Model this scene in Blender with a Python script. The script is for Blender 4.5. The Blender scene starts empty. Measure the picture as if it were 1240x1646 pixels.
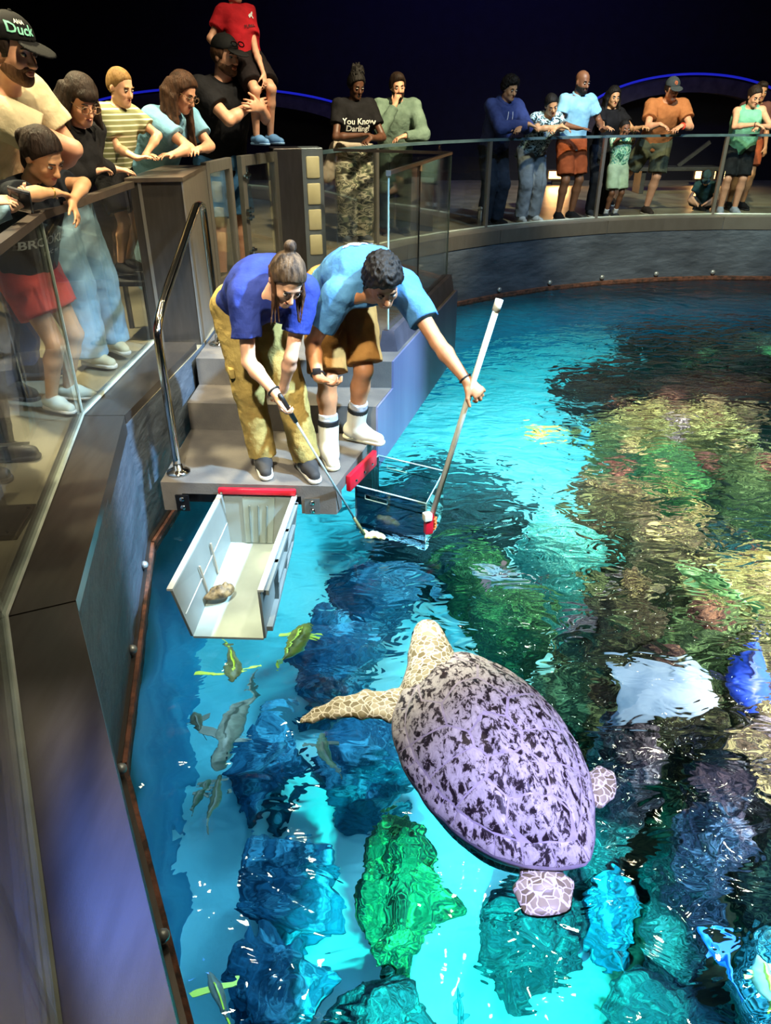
import bpy, bmesh, math, random
import numpy as np
from mathutils import Vector, Matrix
from mathutils.geometry import tessellate_polygon

random.seed(7); np.random.seed(7)
scene = bpy.context.scene
COL = scene.collection

# ---------------------------------------------------------------- camera
CAM_H, PITCH, FPX = 1.55, math.radians(29.5), 1190.0      # focal length in pixels of the 1240x1646 frame
cam_data = bpy.data.cameras.new('camera')
cam_data.sensor_fit = 'VERTICAL'; cam_data.sensor_height = 36.0
cam_data.lens = FPX / 1646.0 * 36.0
cam_data.clip_start = 0.02; cam_data.clip_end = 200
cam = bpy.data.objects.new('camera', cam_data); COL.objects.link(cam)
cam.location = (0, 0, CAM_H); cam.rotation_euler = (math.pi / 2 - PITCH, 0, 0)
scene.camera = cam

# ---------------------------------------------------------------- view + world
vs = scene.view_settings
vs.view_transform = 'Standard'; vs.look = 'None'; vs.gamma = 1.0; vs.use_curve_mapping = False
vs.exposure = 0.0
scene.cycles.caustics_refractive = False
scene.cycles.caustics_reflective = False
scene.cycles.max_bounces = 12; scene.cycles.transparent_max_bounces = 32
scene.cycles.transmission_bounces = 10
scene.cycles.sample_clamp_indirect = 6.0
world = bpy.data.worlds.new('hall_air'); scene.world = world; world.use_nodes = True
world.node_tree.nodes['Background'].inputs[0].default_value = (0.06, 0.075, 0.16, 1)
world.node_tree.nodes['Background'].inputs[1].default_value = 0.05

# ---------------------------------------------------------------- theatre spots on the hall ceiling, plus added fill lights for hall and tank
def spot(name, loc, target, power, color, angle=30, blend=0.5, radius=0.12):
    l = bpy.data.lights.new(name, 'SPOT'); l.energy = power; l.color = color
    l.spot_size = math.radians(angle); l.spot_blend = blend; l.shadow_soft_size = radius
    o = bpy.data.objects.new(name, l); COL.objects.link(o); o.location = loc
    o.rotation_euler = (Vector(target) - Vector(loc)).to_track_quat('-Z', 'Y').to_euler()
    return o
def area(name, loc, target, power, color, sx, sy, spread=180):
    l = bpy.data.lights.new(name, 'AREA'); l.energy = power; l.color = color
    l.spread = math.radians(spread); l.shape = 'RECTANGLE'; l.size = sx; l.size_y = sy
    o = bpy.data.objects.new(name, l); COL.objects.link(o); o.location = loc
    o.rotation_euler = (Vector(target) - Vector(loc)).to_track_quat('-Z', 'Y').to_euler()
    return o

WARM = (1.0, 0.82, 0.50); VIOLET = (0.48, 0.45, 1.0)
spot('keeper_spot', (3.6, 2.3, 4.9), (-0.05, 4.1, 0.2), 9500, (0.42, 0.70, 1.0), 28, 0.5)
spot('platform_spot', (-0.6, -0.6, 5.2), (-0.4, 4.1, -0.1), 2900, (1.0, 0.9, 0.68), 27, 0.5)
spot('turtle_spot', (0.0, 4.8, 5.8), (0.15, 2.9, -0.7), 3000, (1.0, 0.97, 0.86), 12, 0.9)
spot('turtle_violet_spot', (2.2, 0.2, 5.6), (0.72, 1.7, -0.7), 4200, VIOLET, 14, 0.9)
spot('left_visitors_spot', (2.2, 5.0, 5.2), (-1.7, 5.6, 1.2), 2300, WARM, 36, 0.7)
spot('left_visitors_spot', (0.8, 2.2, 5.2), (-1.8, 4.1, 0.7), 1500, WARM, 44, 0.7)
spot('middle_visitors_spot', (2.2, 5.6, 5.4), (-0.1, 9.4, 0.7), 4200, WARM, 28, 0.6)
spot('right_visitors_spot', (3.0, 6.0, 5.6), (3.7, 11.5, 0.8), 3100, (1.0, 0.86, 0.5), 40, 0.6)
spot('right_visitors_blue_spot', (4.4, 6.4, 5.6), (2.3, 11.2, 0.8), 1500, (0.25, 0.5, 1.0), 20, 0.7)
spot('right_end_spot', (5.6, 6.2, 5.6), (5.4, 11.6, 0.8), 1500, (0.8, 1.0, 0.75), 24, 0.6)
spot('ledge_blue_spot', (-2.55, 4.3, 5.7), (-0.62, 1.0, 0.0), 320, (0.08, 0.22, 1.0), 8, 0.6, 0.25)
spot('ledge_yellow_spot', (-1.95, 3.1, 5.7), (-0.42, 0.75, 0.0), 60, (1.0, 0.95, 0.5), 10, 0.6, 0.2)
spot('ledge_white_spot', (-4.0, 6.9, 5.7), (-0.95, 1.7, 0.0), 110, (1.0, 0.85, 0.65), 14, 0.7, 0.25)
spot('ledge_warm_fill', (1.8, 2.6, 5.6), (-1.2, 3.2, 0.0), 700, (1.0, 0.85, 0.62), 40, 0.8)  # fill added to brighten the dark ledge steel
spot('deck_warm_fill', (-3.2, 5.2, 5.6), (-2.1, 4.6, 0.0), 3600, (1.0, 0.86, 0.5), 50, 0.8)  # added fill in place of the hall's general light on the deck
spot('landing_spot', (1.0, 4.4, 5.6), (-0.9, 7.2, 0.6), 1500, (1.0, 0.88, 0.6), 26, 0.7)
spot('far_wall_spot', (3.6, 4.5, 5.6), (3.6, 10.6, -0.4), 1300, (0.45, 0.72, 1.0), 60, 0.8)
spot('added_blue_wash', (2.0, 12.6, 5.8), (2.0, 16.5, 2.2), 420, (0.14, 0.12, 1.0), 130, 0.9, 0.4)  # wash added as ambient, lifting the black back wall to navy
# added unseen fills below the surface, replacing overhead light the water blocks
spot('underwater_fill', (0.30, 0.95, -0.88), (0.56, 2.3, -3.2), 2500, (0.06, 0.98, 0.76), 56, 0.7, 0.1)
area('underwater_fill', (-0.75, 3.1, -0.82), (-0.75, 3.1, -3.2), 11, (0.45, 0.75, 1.0), 0.5, 1.4, 110)
area('underwater_fill', (-0.45, 1.8, -0.82), (-0.45, 1.8, -3.2), 9, (0.3, 0.68, 1.0), 0.5, 0.9, 110)
area('underwater_fill', (0.35, 3.5, -0.82), (0.35, 3.5, -3.2), 34, (0.3, 0.75, 1.0), 0.9, 0.9, 130)
area('underwater_fill', (1.6, 1.5, -0.82), (1.6, 1.5, -3.2), 50, (0.2, 0.55, 1.0), 1.0, 0.8, 110)
area('underwater_fill', (2.6, 3.7, -0.82), (2.6, 3.7, -3.2), 190, (1.0, 0.86, 0.66), 1.1, 1.8, 130)
area('underwater_fill', (1.5, 4.5, -0.82), (1.5, 4.5, -3.2), 120, (1.0, 0.88, 0.7), 1.3, 1.2, 130)
area('underwater_fill', (2.25, 2.3, -0.82), (2.25, 2.3, -3.2), 85, (1.0, 0.82, 0.8), 0.7, 1.0, 140)
area('underwater_fill', (1.45, 2.7, -0.82), (1.45, 2.7, -3.2), 5, (0.75, 0.85, 1.0), 1.1, 1.0, 130)
area('underwater_fill', (2.6, 5.8, -0.82), (2.6, 5.8, -3.2), 260, (1.0, 0.9, 0.75), 2.6, 1.8, 120)
area('underwater_fill', (0.75, 5.9, -0.82), (0.75, 5.9, -3.2), 110, (0.20, 0.9, 0.95), 1.0, 1.8, 130)
area('underwater_fill', (3.4, 8.4, -0.82), (3.4, 8.4, -3.2), 150, (0.16, 0.85, 0.78), 4.0, 1.6, 140)
# small warm house lamps on the ceiling: they glint in the ripples
for hx, hy in ((-1.2, 6.4), (-0.9, 4.2), (0.8, 5.6), (3.2, 5.4), (2.2, 3.9), (1.1, 2.6), (4.6, 7.2), (2.4, 8.0)):
    area('house_lamp', (hx, hy, 6.3), (hx, hy, 0.0), 26, (1.0, 0.84, 0.55), 0.3, 0.3, 150)


# ---------------------------------------------------------------- pixel helpers (a pixel gives a direction; the surface it touches gives the distance)
CT, ST = math.cos(PITCH), math.sin(PITCH)
WATER_Z = -0.78
def pray(x, y):
    u = (x - 620.0) / FPX; v = -(y - 823.0) / FPX
    return np.array([u, CT + v * ST, -ST + v * CT])
def P(x, y, z):                      # on the horizontal plane z
    d = pray(x, y); t = (z - CAM_H) / d[2]
    return np.array([d[0] * t, d[1] * t, z])
def PY(x, y, Y):                     # on the vertical plane y = Y
    d = pray(x, y); t = Y / d[1]
    return np.array([d[0] * t, Y, CAM_H + d[2] * t])
def PW(x, y, z, n=1.333):            # below the water: on plane z along the refracted ray
    p = P(x, y, WATER_Z); d = pray(x, y); d = d / np.linalg.norm(d)
    k = 1 / n; ci = -d[2]; ct = math.sqrt(1 - k * k * (1 - ci * ci))
    r = k * d + np.array([0, 0, k * ci - ct])
    return p + r * ((z - WATER_Z) / r[2])

# ---------------------------------------------------------------- materials
def lin(c):
    return tuple((x / 12.92 if x <= 0.04045 else ((x + 0.055) / 1.055) ** 2.4) for x in c)
def hexc(h):
    h = h.lstrip('#'); return lin(tuple(int(h[i:i + 2], 16) / 255 for i in (0, 2, 4)))
MATS = {}
def newmat(name):
    m = bpy.data.materials.new(name); m.use_nodes = True
    nt = m.node_tree
    b = nt.nodes['Principled BSDF']
    return m, nt, b
def nd(nt, t, **kw):
    n = nt.nodes.new(t)
    for k, v in kw.items(): setattr(n, k, v)
    return n
def ramp(nt, stops, fac):
    r = nd(nt, 'ShaderNodeValToRGB')
    while len(r.color_ramp.elements) < len(stops): r.color_ramp.elements.new(0.5)
    for e, (p, c) in zip(r.color_ramp.elements, stops):
        e.position = p; e.color = (*c[:3], 1)
    nt.links.new(fac, r.inputs[0])
    return r
def M(name, col, col2=None, rough=0.6, metal=0.0, scale=6.0, bump=0.0, bscale=40.0, stretch=None, emit=None, estr=0.0, lo=0.35, hi=0.65, spec=0.5, detail=4.0):
    """plain procedural material: two tones mixed by noise, optional fine relief"""
    if name in MATS: return MATS[name]
    m, nt, b = newmat(name)
    if isinstance(col, str): col = hexc(col)
    if col2 is None: col2 = tuple(c * 0.8 for c in col)
    elif isinstance(col2, str): col2 = hexc(col2)
    tc = nd(nt, 'ShaderNodeTexCoord'); out = tc.outputs['Object']
    if stretch:
        mp = nd(nt, 'ShaderNodeMapping'); mp.inputs['Scale'].default_value = stretch
        nt.links.new(out, mp.inputs[0]); out = mp.outputs[0]
    n = nd(nt, 'ShaderNodeTexNoise'); n.inputs['Scale'].default_value = scale; n.inputs['Detail'].default_value = detail
    nt.links.new(out, n.inputs['Vector'])
    r = ramp(nt, [(lo, col2), (hi, col)], n.outputs[0])
    nt.links.new(r.outputs[0], b.inputs['Base Color'])
    b.inputs['Roughness'].default_value = rough; b.inputs['Metallic'].default_value = metal
    b.inputs['Specular IOR Level'].default_value = spec
    if bump:
        n2 = nd(nt, 'ShaderNodeTexNoise'); n2.inputs['Scale'].default_value = bscale; n2.inputs['Detail'].default_value = 5
        nt.links.new(out, n2.inputs['Vector'])
        bp = nd(nt, 'ShaderNodeBump'); bp.inputs['Strength'].default_value = bump; bp.inputs['Distance'].default_value = 0.02
        nt.links.new(n2.outputs[0], bp.inputs['Height']); nt.links.new(bp.outputs[0], b.inputs['Normal'])
    if emit:
        b.inputs['Emission Color'].default_value = (*emit, 1); b.inputs['Emission Strength'].default_value = estr
    MATS[name] = m
    return m
def glass_mat(name, tint=(0.93, 0.97, 0.96), refl=1.0, rough=0.02):
    if name in MATS: return MATS[name]
    m, nt, b = newmat(name); nt.nodes.remove(b)
    o = nt.nodes['Material Output']
    tr = nd(nt, 'ShaderNodeBsdfTransparent'); tr.inputs[0].default_value = (*tint, 1)
    gl = nd(nt, 'ShaderNodeBsdfGlossy'); gl.inputs['Roughness'].default_value = rough
    n = nd(nt, 'ShaderNodeTexNoise'); n.inputs['Scale'].default_value = 3.0
    tc = nd(nt, 'ShaderNodeTexCoord'); nt.links.new(tc.outputs['Object'], n.inputs['Vector'])
    rp = ramp(nt, [(0.3, (0.9, 0.9, 0.9)), (0.7, (1, 1, 1))], n.outputs[0]); nt.links.new(rp.outputs[0], gl.inputs[0])
    fr = nd(nt, 'ShaderNodeFresnel'); fr.inputs[0].default_value = 1.45
    mu = nd(nt, 'ShaderNodeMath', operation='MULTIPLY'); mu.inputs[1].default_value = refl; nt.links.new(fr.outputs[0], mu.inputs[0])
    mx = nd(nt, 'ShaderNodeMixShader'); nt.links.new(mu.outputs[0], mx.inputs[0]); nt.links.new(tr.outputs[0], mx.inputs[1]); nt.links.new(gl.outputs[0], mx.inputs[2])
    nt.links.new(mx.outputs[0], o.inputs['Surface'])
    MATS[name] = m
    return m

# ---------------------------------------------------------------- objects
def tag(o, label=None, cat=None, group=None, kind=None):
    if label: o['label'] = label
    if cat: o['category'] = cat
    if group: o['group'] = group
    if kind: o['kind'] = kind
    return o
def empty(name, loc=(0, 0, 0), label=None, cat=None, group=None, kind=None, parent=None):
    o = bpy.data.objects.new(name, None); COL.objects.link(o); o.location = loc
    o.empty_display_size = 0.1
    if parent: o.parent = parent
    return tag(o, label, cat, group, kind)
def org(parent):
    v = Vector((0, 0, 0))
    while parent is not None: v += parent.location; parent = parent.parent
    return v
def mesh_obj(name, verts, faces, mat, parent=None, smooth=False, loc=None, mats=None, fmat=None):
    """verts in world coordinates; stored relative to the object's own origin"""
    v = np.asarray(verts, dtype=np.float64).reshape(-1, 3)
    po = np.array(org(parent)) if parent else np.zeros(3)
    if loc is None: loc = po if parent else (v.min(0) + v.max(0)) / 2 * np.array([1, 1, 0]) + np.array([0, 0, v[:, 2].min()])
    loc = np.asarray(loc, float)
    me = bpy.data.meshes.new(name)
    me.from_pydata((v - loc).tolist(), [], [list(map(int, f)) for f in faces])
    me.materials.append(mat)
    if mats:
        for x in mats: me.materials.append(x)
        me.polygons.foreach_set('material_index', np.asarray(fmat, dtype=np.int32))
    if smooth: me.polygons.foreach_set('use_smooth', np.ones(len(me.polygons), dtype=bool))
    me.update()
    o = bpy.data.objects.new(name, me); COL.objects.link(o)
    if parent: o.parent = parent
    o.location = loc - po
    return o
def quad_obj(name, v, q, mat, parent=None):
    """fast path for large quad meshes (numpy arrays, world coordinates)"""
    po = np.array(org(parent)) if parent else np.zeros(3)
    me = bpy.data.meshes.new(name); n = len(v); m = len(q)
    me.vertices.add(n); me.vertices.foreach_set('co', (v - po).astype(np.float32).ravel())
    me.loops.add(m * 4); me.loops.foreach_set('vertex_index', q.astype(np.int32).ravel())
    me.polygons.add(m)
    me.polygons.foreach_set('loop_start', np.arange(0, m * 4, 4, dtype=np.int32))
    me.polygons.foreach_set('use_smooth', np.ones(m, dtype=bool))
    me.materials.append(mat); me.update(calc_edges=True)
    o = bpy.data.objects.new(name, me); COL.objects.link(o)
    if parent: o.parent = parent
    return o
class MB:
    """collects simple solids into one mesh"""
    def __init__(s): s.v = []; s.f = []
    def add(s, v, f):
        b = len(s.v); s.v += [tuple(map(float, p)) for p in v]; s.f += [[i + b for i in q] for q in f]; return s
    def box(s, c, sx, sy, sz, rz=0, bev=0.0, R=None):
        c = np.asarray(c, float)
        if R is None:
            a, b_ = math.cos(rz), math.sin(rz); R = np.array([[a, -b_, 0], [b_, a, 0], [0, 0, 1]])
        if bev <= 0:
            p = [np.array([x, y, z]) * np.array([sx, sy, sz]) / 2 for x in (-1, 1) for y in (-1, 1) for z in (-1, 1)]
            return s.add([c + R @ q for q in p], [(0, 1, 3, 2), (4, 6, 7, 5), (0, 4, 5, 1), (2, 3, 7, 6), (0, 2, 6, 4), (1, 5, 7, 3)])
        bm = bmesh.new(); bmesh.ops.create_cube(bm, size=1.0)
        for q in bm.verts: q.co = Vector((q.co.x * sx, q.co.y * sy, q.co.z * sz))
        bmesh.ops.bevel(bm, geom=bm.edges[:], offset=bev, segments=2, profile=0.5, affect='EDGES')
        bm.verts.index_update()
        s.add([c + R @ np.array(q.co) for q in bm.verts], [[q.index for q in f.verts] for f in bm.faces]); bm.free()
        return s
    def prism(s, pts, z0, z1):
        """vertical prism over a 2-D outline"""
        n = len(pts)
        tri = tessellate_polygon([[Vector((p[0], p[1], 0)) for p in pts]])
        v = [(p[0], p[1], z0) for p in pts] + [(p[0], p[1], z1) for p in pts]
        ar = sum(pts[i][0] * pts[(i + 1) % n][1] - pts[(i + 1) % n][0] * pts[i][1] for i in range(n))
        f = []
        for t in tri:
            a = (pts[t[1]][0] - pts[t[0]][0]) * (pts[t[2]][1] - pts[t[0]][1]) - (pts[t[1]][1] - pts[t[0]][1]) * (pts[t[2]][0] - pts[t[0]][0])
            t = tuple(t) if a > 0 else (t[0], t[2], t[1])
            f.append([t[0] + n, t[1] + n, t[2] + n]); f.append([t[2], t[1], t[0]])
        for i in range(n):
            j = (i + 1) % n
            f.append([i, j, j + n, i + n] if ar > 0 else [j, i, i + n, j + n])
        return s.add(v, f)
    def tube(s, pts, r, n=10, caps=True):
        pts = [np.asarray(p, float) for p in pts]; k = len(pts)
        rr = [r] * k if np.isscalar(r) else list(r)
        up = None; rings = []
        for i, p in enumerate(pts):
            t = pts[min(i + 1, k - 1)] - pts[max(i - 1, 0)]; t = t / (np.linalg.norm(t) + 1e-9)
            if up is None:
                up = np.array([0, 0, 1.0]) if abs(t[2]) < 0.9 else np.array([1.0, 0, 0])
            x = np.cross(up, t); x /= np.linalg.norm(x) + 1e-9; up = np.cross(t, x)
            rings.append([p + rr[i] * (math.cos(2 * math.pi * j / n) * x + math.sin(2 * math.pi * j / n) * up) for j in range(n)])
        v = [q for g in rings for q in g]; f = []
        for i in range(k - 1):
            for j in range(n):
                f.append((i * n + j, i * n + (j + 1) % n, (i + 1) * n + (j + 1) % n, (i + 1) * n + j))
        if caps:
            f.append(tuple(reversed(range(n)))); f.append(tuple(range((k - 1) * n, k * n)))
        return s.add(v, f)
    def lathe(s, c, prof, n=16, axis=(0, 0, 1)):
        """profile of (radius, height) turned about an axis"""
        a = np.asarray(axis, float); a /= np.linalg.norm(a)
        x = np.cross([0, 1, 0] if abs(a[1]) < 0.9 else [1, 0, 0], a); x /= np.linalg.norm(x); y = np.cross(a, x)
        c = np.asarray(c, float); v = []; f = []
        for r, h in prof:
            for j in range(n):
                t = 2 * math.pi * j / n; v.append(c + a * h + r * (math.cos(t) * x + math.sin(t) * y))
        for i in range(len(prof) - 1):
            for j in range(n): f.append((i * n + j, i * n + (j + 1) % n, (i + 1) * n + (j + 1) % n, (i + 1) * n + j))
        f.append(tuple(reversed(range(n)))); f.append(tuple(range((len(prof) - 1) * n, len(prof) * n)))
        return s.add(v, f)
    def build(s, name, mat, parent=None, smooth=False, loc=None):
        return mesh_obj(name, s.v, s.f, mat, parent, smooth, loc)
def shade_auto(o, ang=40):
    me = o.data
    me.polygons.foreach_set('use_smooth', np.ones(len(me.polygons), dtype=bool))
    me.set_sharp_from_angle(angle=math.radians(ang))
    return o
def bez(pts, n=8):
    """Catmull-Rom through points"""
    p = [np.asarray(q, float) for q in pts]; p = [2 * p[0] - p[1]] + p + [2 * p[-1] - p[-2]]
    out = []
    for i in range(1, len(p) - 2):
        for k in range(n):
            t = k / n
            out.append(0.5 * ((2 * p[i]) + (-p[i - 1] + p[i + 1]) * t + (2 * p[i - 1] - 5 * p[i] + 4 * p[i + 1] - p[i + 2]) * t * t + (-p[i - 1] + 3 * p[i] - 3 * p[i + 1] + p[i + 2]) * t ** 3))
    out.append(p[-2]); return out
def offset_line(pts, d):
    """offset an open 2-D polyline to its right-hand side by d, mitred"""
    p = [np.asarray(q, float) for q in pts]; out = []
    nrm = []
    for a, b in zip(p[:-1], p[1:]):
        t = (b - a) / np.linalg.norm(b - a); nrm.append(np.array([t[1], -t[0]]))
    for i in range(len(p)):
        if i == 0: n = nrm[0]; k = 1
        elif i == len(p) - 1: n = nrm[-1]; k = 1
        else:
            n = nrm[i - 1] + nrm[i]; n /= np.linalg.norm(n); k = 1 / max(0.3, n @ nrm[i])
        out.append(p[i] + n * d * k)
    return out

# ---------------------------------------------------------------- signed-distance modelling (smooth continuous bodies)
def unit(v):
    v = np.asarray(v, float); return v / (np.linalg.norm(v) + 1e-12)
def wob(p, f, seed=0.0):
    """cheap smooth noise in -1..1"""
    x, y, z = p[..., 0] * f, p[..., 1] * f, p[..., 2] * f
    a = np.sin(x + 1.7 * np.sin(y * 0.9 + seed) + seed) * np.cos(y * 1.1 + 1.3 * np.sin(z * 0.8 + seed * 2))
    b = np.sin(z * 1.2 + 1.5 * np.sin(x * 0.7 - seed) + 2.1) * np.cos(x * 0.6 - y * 0.7 + seed)
    return 0.5 * (a + b)
class Sdf:
    def __init__(s): s.pr = []; s.noise = []
    def cone(s, a, b, ra, rb, k=0.02, flat=None, clip=None, op='add', col=None):
        """round cone a-b; flat=(direction, factor) stretches it along a direction; clip = list of (point, normal): keeps the side against the normal"""
        a = np.asarray(a, float); b = np.asarray(b, float)
        m = max(ra, rb) * (max(1.0, flat[1]) if flat else 1.0)
        lo = np.minimum(a, b) - m; hi = np.maximum(a, b) + m
        s.pr.append(('c', (a, b, ra, rb, flat), k, op, clip, lo, hi)); return s
    def ell(s, c, R, r, k=0.02, clip=None, op='add'):
        """ellipsoid: centre, 3 axis rows, radii"""
        c = np.asarray(c, float); R = np.asarray(R, float); r = np.asarray(r, float)
        e = np.sqrt(((R * r[:, None]) ** 2).sum(0))
        s.pr.append(('e', (c, R, r), k, op, clip, c - e, c + e)); return s
    def sph(s, c, r, k=0.02, op='add', clip=None): return s.ell(c, np.eye(3), (r, r, r), k, clip, op)
    def chain(s, pts, rad, k=0.02, **kw):
        for i in range(len(pts) - 1): s.cone(pts[i], pts[i + 1], rad[i], rad[i + 1], k, **kw)
        return s
    def _d(s, pr, p):
        t, a = pr[0], pr[1]
        if t == 'c':
            A, B, ra, rb, flat = a
            q = p - A
            ab = B - A
            if flat:
                d = np.asarray(flat[0]); q = q - ((q @ d) * (1 - 1 / flat[1]))[..., None] * d
                ab = ab - (ab @ d) * (1 - 1 / flat[1]) * d
            L2 = ab @ ab + 1e-9
            h = np.clip((q @ ab) / L2, 0, 1)
            d = np.sqrt(((q - h[..., None] * ab) ** 2).sum(-1)) - (ra + (rb - ra) * h)
        else:
            c, R, r = a
            q = (p - c) @ R.T
            k0 = np.sqrt(((q / r) ** 2).sum(-1)); k1 = np.sqrt(((q / (r * r)) ** 2).sum(-1)) + 1e-9
            d = k0 * (k0 - 1) / k1
        if pr[4]:
            for o, n in pr[4]: d = np.maximum(d, (p - np.asarray(o)) @ np.asarray(n))
        return d
    def _mix(s, D, d, k, op):
        if op == 'and': return np.maximum(D, d)
        return -_smin(-D, d, k) if op == 'sub' else _smin(D, d, k)
    def ev(s, p):
        p = np.asarray(p, float); D = np.full(p.shape[:-1], 9.0)
        for pr in s.pr: D = s._mix(D, s._d(pr, p), pr[2], pr[3])
        for f, amp, seed in s.noise: D = D + amp * wob(p, f, seed)
        return D
    def mesh(s, h, pad=0.02):
        add = [q for q in s.pr if q[3] == 'add']
        lo = np.min([q[5] for q in add], 0) - pad; hi = np.max([q[6] for q in add], 0) + pad
        n = np.ceil((hi - lo) / h).astype(int) + 1
        D = np.full(n, 1.0, dtype=np.float32)
        ax = [lo[i] + h * np.arange(n[i]) for i in range(3)]
        for pr in s.pr:
            e = pr[2] + 2.5 * h + 0.012
            i0 = np.clip(np.floor((pr[5] - e - lo) / h).astype(int), 0, n - 1); i1 = np.clip(np.ceil((pr[6] + e - lo) / h).astype(int) + 1, 1, n)
            if np.any(i1 <= i0): continue
            g = np.stack(np.meshgrid(*[ax[i][i0[i]:i1[i]] for i in range(3)], indexing='ij'), -1)
            sl = tuple(slice(i0[i], i1[i]) for i in range(3))
            D[sl] = s._mix(D[sl], s._d(pr, g).astype(np.float32), pr[2], pr[3])
        if s.noise:
            idx = np.where(np.abs(D) < 4 * h + 0.03)
            p = np.stack([ax[i][idx[i]] for i in range(3)], -1)
            e = 0
            for f, amp, seed in s.noise: e = e + amp * wob(p, f, seed)
            D[idx] += e
        return surface_nets(D, lo, h)
    def build(s, name, mat, parent=None, h=0.01):
        v, q = s.mesh(h)
        return quad_obj(name, v, q, mat, parent)
def _smin(D, d, k):
    t = np.maximum(k - np.abs(D - d), 0) / k
    return np.minimum(D, d) - t * t * k * 0.25
def surface_nets(D, lo, h):
    S = D < 0
    c = S[:-1, :-1, :-1].astype(np.int8)
    for dx, dy, dz in [(1,0,0),(0,1,0),(1,1,0),(0,0,1),(1,0,1),(0,1,1),(1,1,1)]:
        c = c + S[dx:S.shape[0]-1+dx, dy:S.shape[1]-1+dy, dz:S.shape[2]-1+dz]
    act = (c > 0) & (c < 8)
    I = np.argwhere(act)
    ids = np.full(act.shape, -1, dtype=np.int32); ids[act] = np.arange(len(I))
    acc = np.zeros((len(I), 3)); cnt = np.zeros(len(I))
    cor = [(x, y, z) for x in (0, 1) for y in (0, 1) for z in (0, 1)]
    for a in range(8):
        for b in range(a + 1, 8):
            df = np.array(cor[b]) - np.array(cor[a])
            if np.abs(df).sum() != 1: continue
            da = D[I[:, 0] + cor[a][0], I[:, 1] + cor[a][1], I[:, 2] + cor[a][2]]
            db = D[I[:, 0] + cor[b][0], I[:, 1] + cor[b][1], I[:, 2] + cor[b][2]]
            m = (da < 0) != (db < 0)
            t = np.where(m, da / np.where(m, da - db, 1), 0)
            acc += np.where(m[:, None], np.array(cor[a]) + t[:, None] * df, 0); cnt += m
    V = lo + h * (I + acc / cnt[:, None])
    Q = []
    for ax in range(3):
        o1, o2 = [(1, 2), (2, 0), (0, 1)][ax]
        sh = [slice(None)] * 3; sh2 = [slice(None)] * 3
        sh[ax] = slice(0, -1); sh2[ax] = slice(1, None)
        A = S[tuple(sh)]; B = S[tuple(sh2)]
        E = np.argwhere(A != B)
        ok = (E[:, o1] > 0) & (E[:, o2] > 0) & (E[:, o1] < D.shape[o1] - 1) & (E[:, o2] < D.shape[o2] - 1)
        E = E[ok]
        ins = A[E[:, 0], E[:, 1], E[:, 2]]
        d1 = np.zeros(3, int); d1[o1] = 1; d2 = np.zeros(3, int); d2[o2] = 1
        g = lambda e: ids[e[:, 0], e[:, 1], e[:, 2]]
        q = np.stack([g(E - d1 - d2), g(E - d2), g(E), g(E - d1)], 1)
        q[~ins] = q[~ins][:, ::-1]
        Q.append(q)
    Q = np.concatenate(Q); Q = Q[(Q >= 0).all(1)]
    return V, Q

# ---------------------------------------------------------------- shared materials
STEEL = M('brushed_steel', '#98958f', '#908d87', rough=0.36, metal=0.8, scale=5, bump=0.03, bscale=80, stretch=(1, 6, 1))
STEEL_D = M('dark_brushed_steel', '#5e5a57', '#575350', rough=0.30, metal=0.8, scale=5, bump=0.03, bscale=80, stretch=(6, 1, 1))
CHROME = M('polished_chrome', '#c9c7c0', '#b3b1aa', rough=0.12, metal=1.0)
GLASS = glass_mat('railing_glass', (0.965, 0.985, 0.98), 0.45)
GLASS_EDGE = M('glass_edge', '#8fa9a6', '#76918e', rough=0.15)
FLOOR_M = M('deck_floor', '#8a8470', '#6f6a5a', rough=0.4, scale=2.5, bump=0.05)
WALL_T = M('tank_wall_slate', '#46515e', '#343d48', rough=0.6, scale=2.2, bump=1.0, bscale=5.0, stretch=(1, 1, 2.5), detail=6)
RUST = M('rusty_iron', '#6b4434', '#2f211c', rough=0.8, scale=18, bump=0.4, bscale=60)
HALL = M('hall_dark_wall', '#0d0e1c', '#090914', rough=0.9)
SAND = M('tank_sand', '#e9f0e6', '#b9cfc6', rough=0.9, scale=1.3, bump=0.5, bscale=6)
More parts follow.
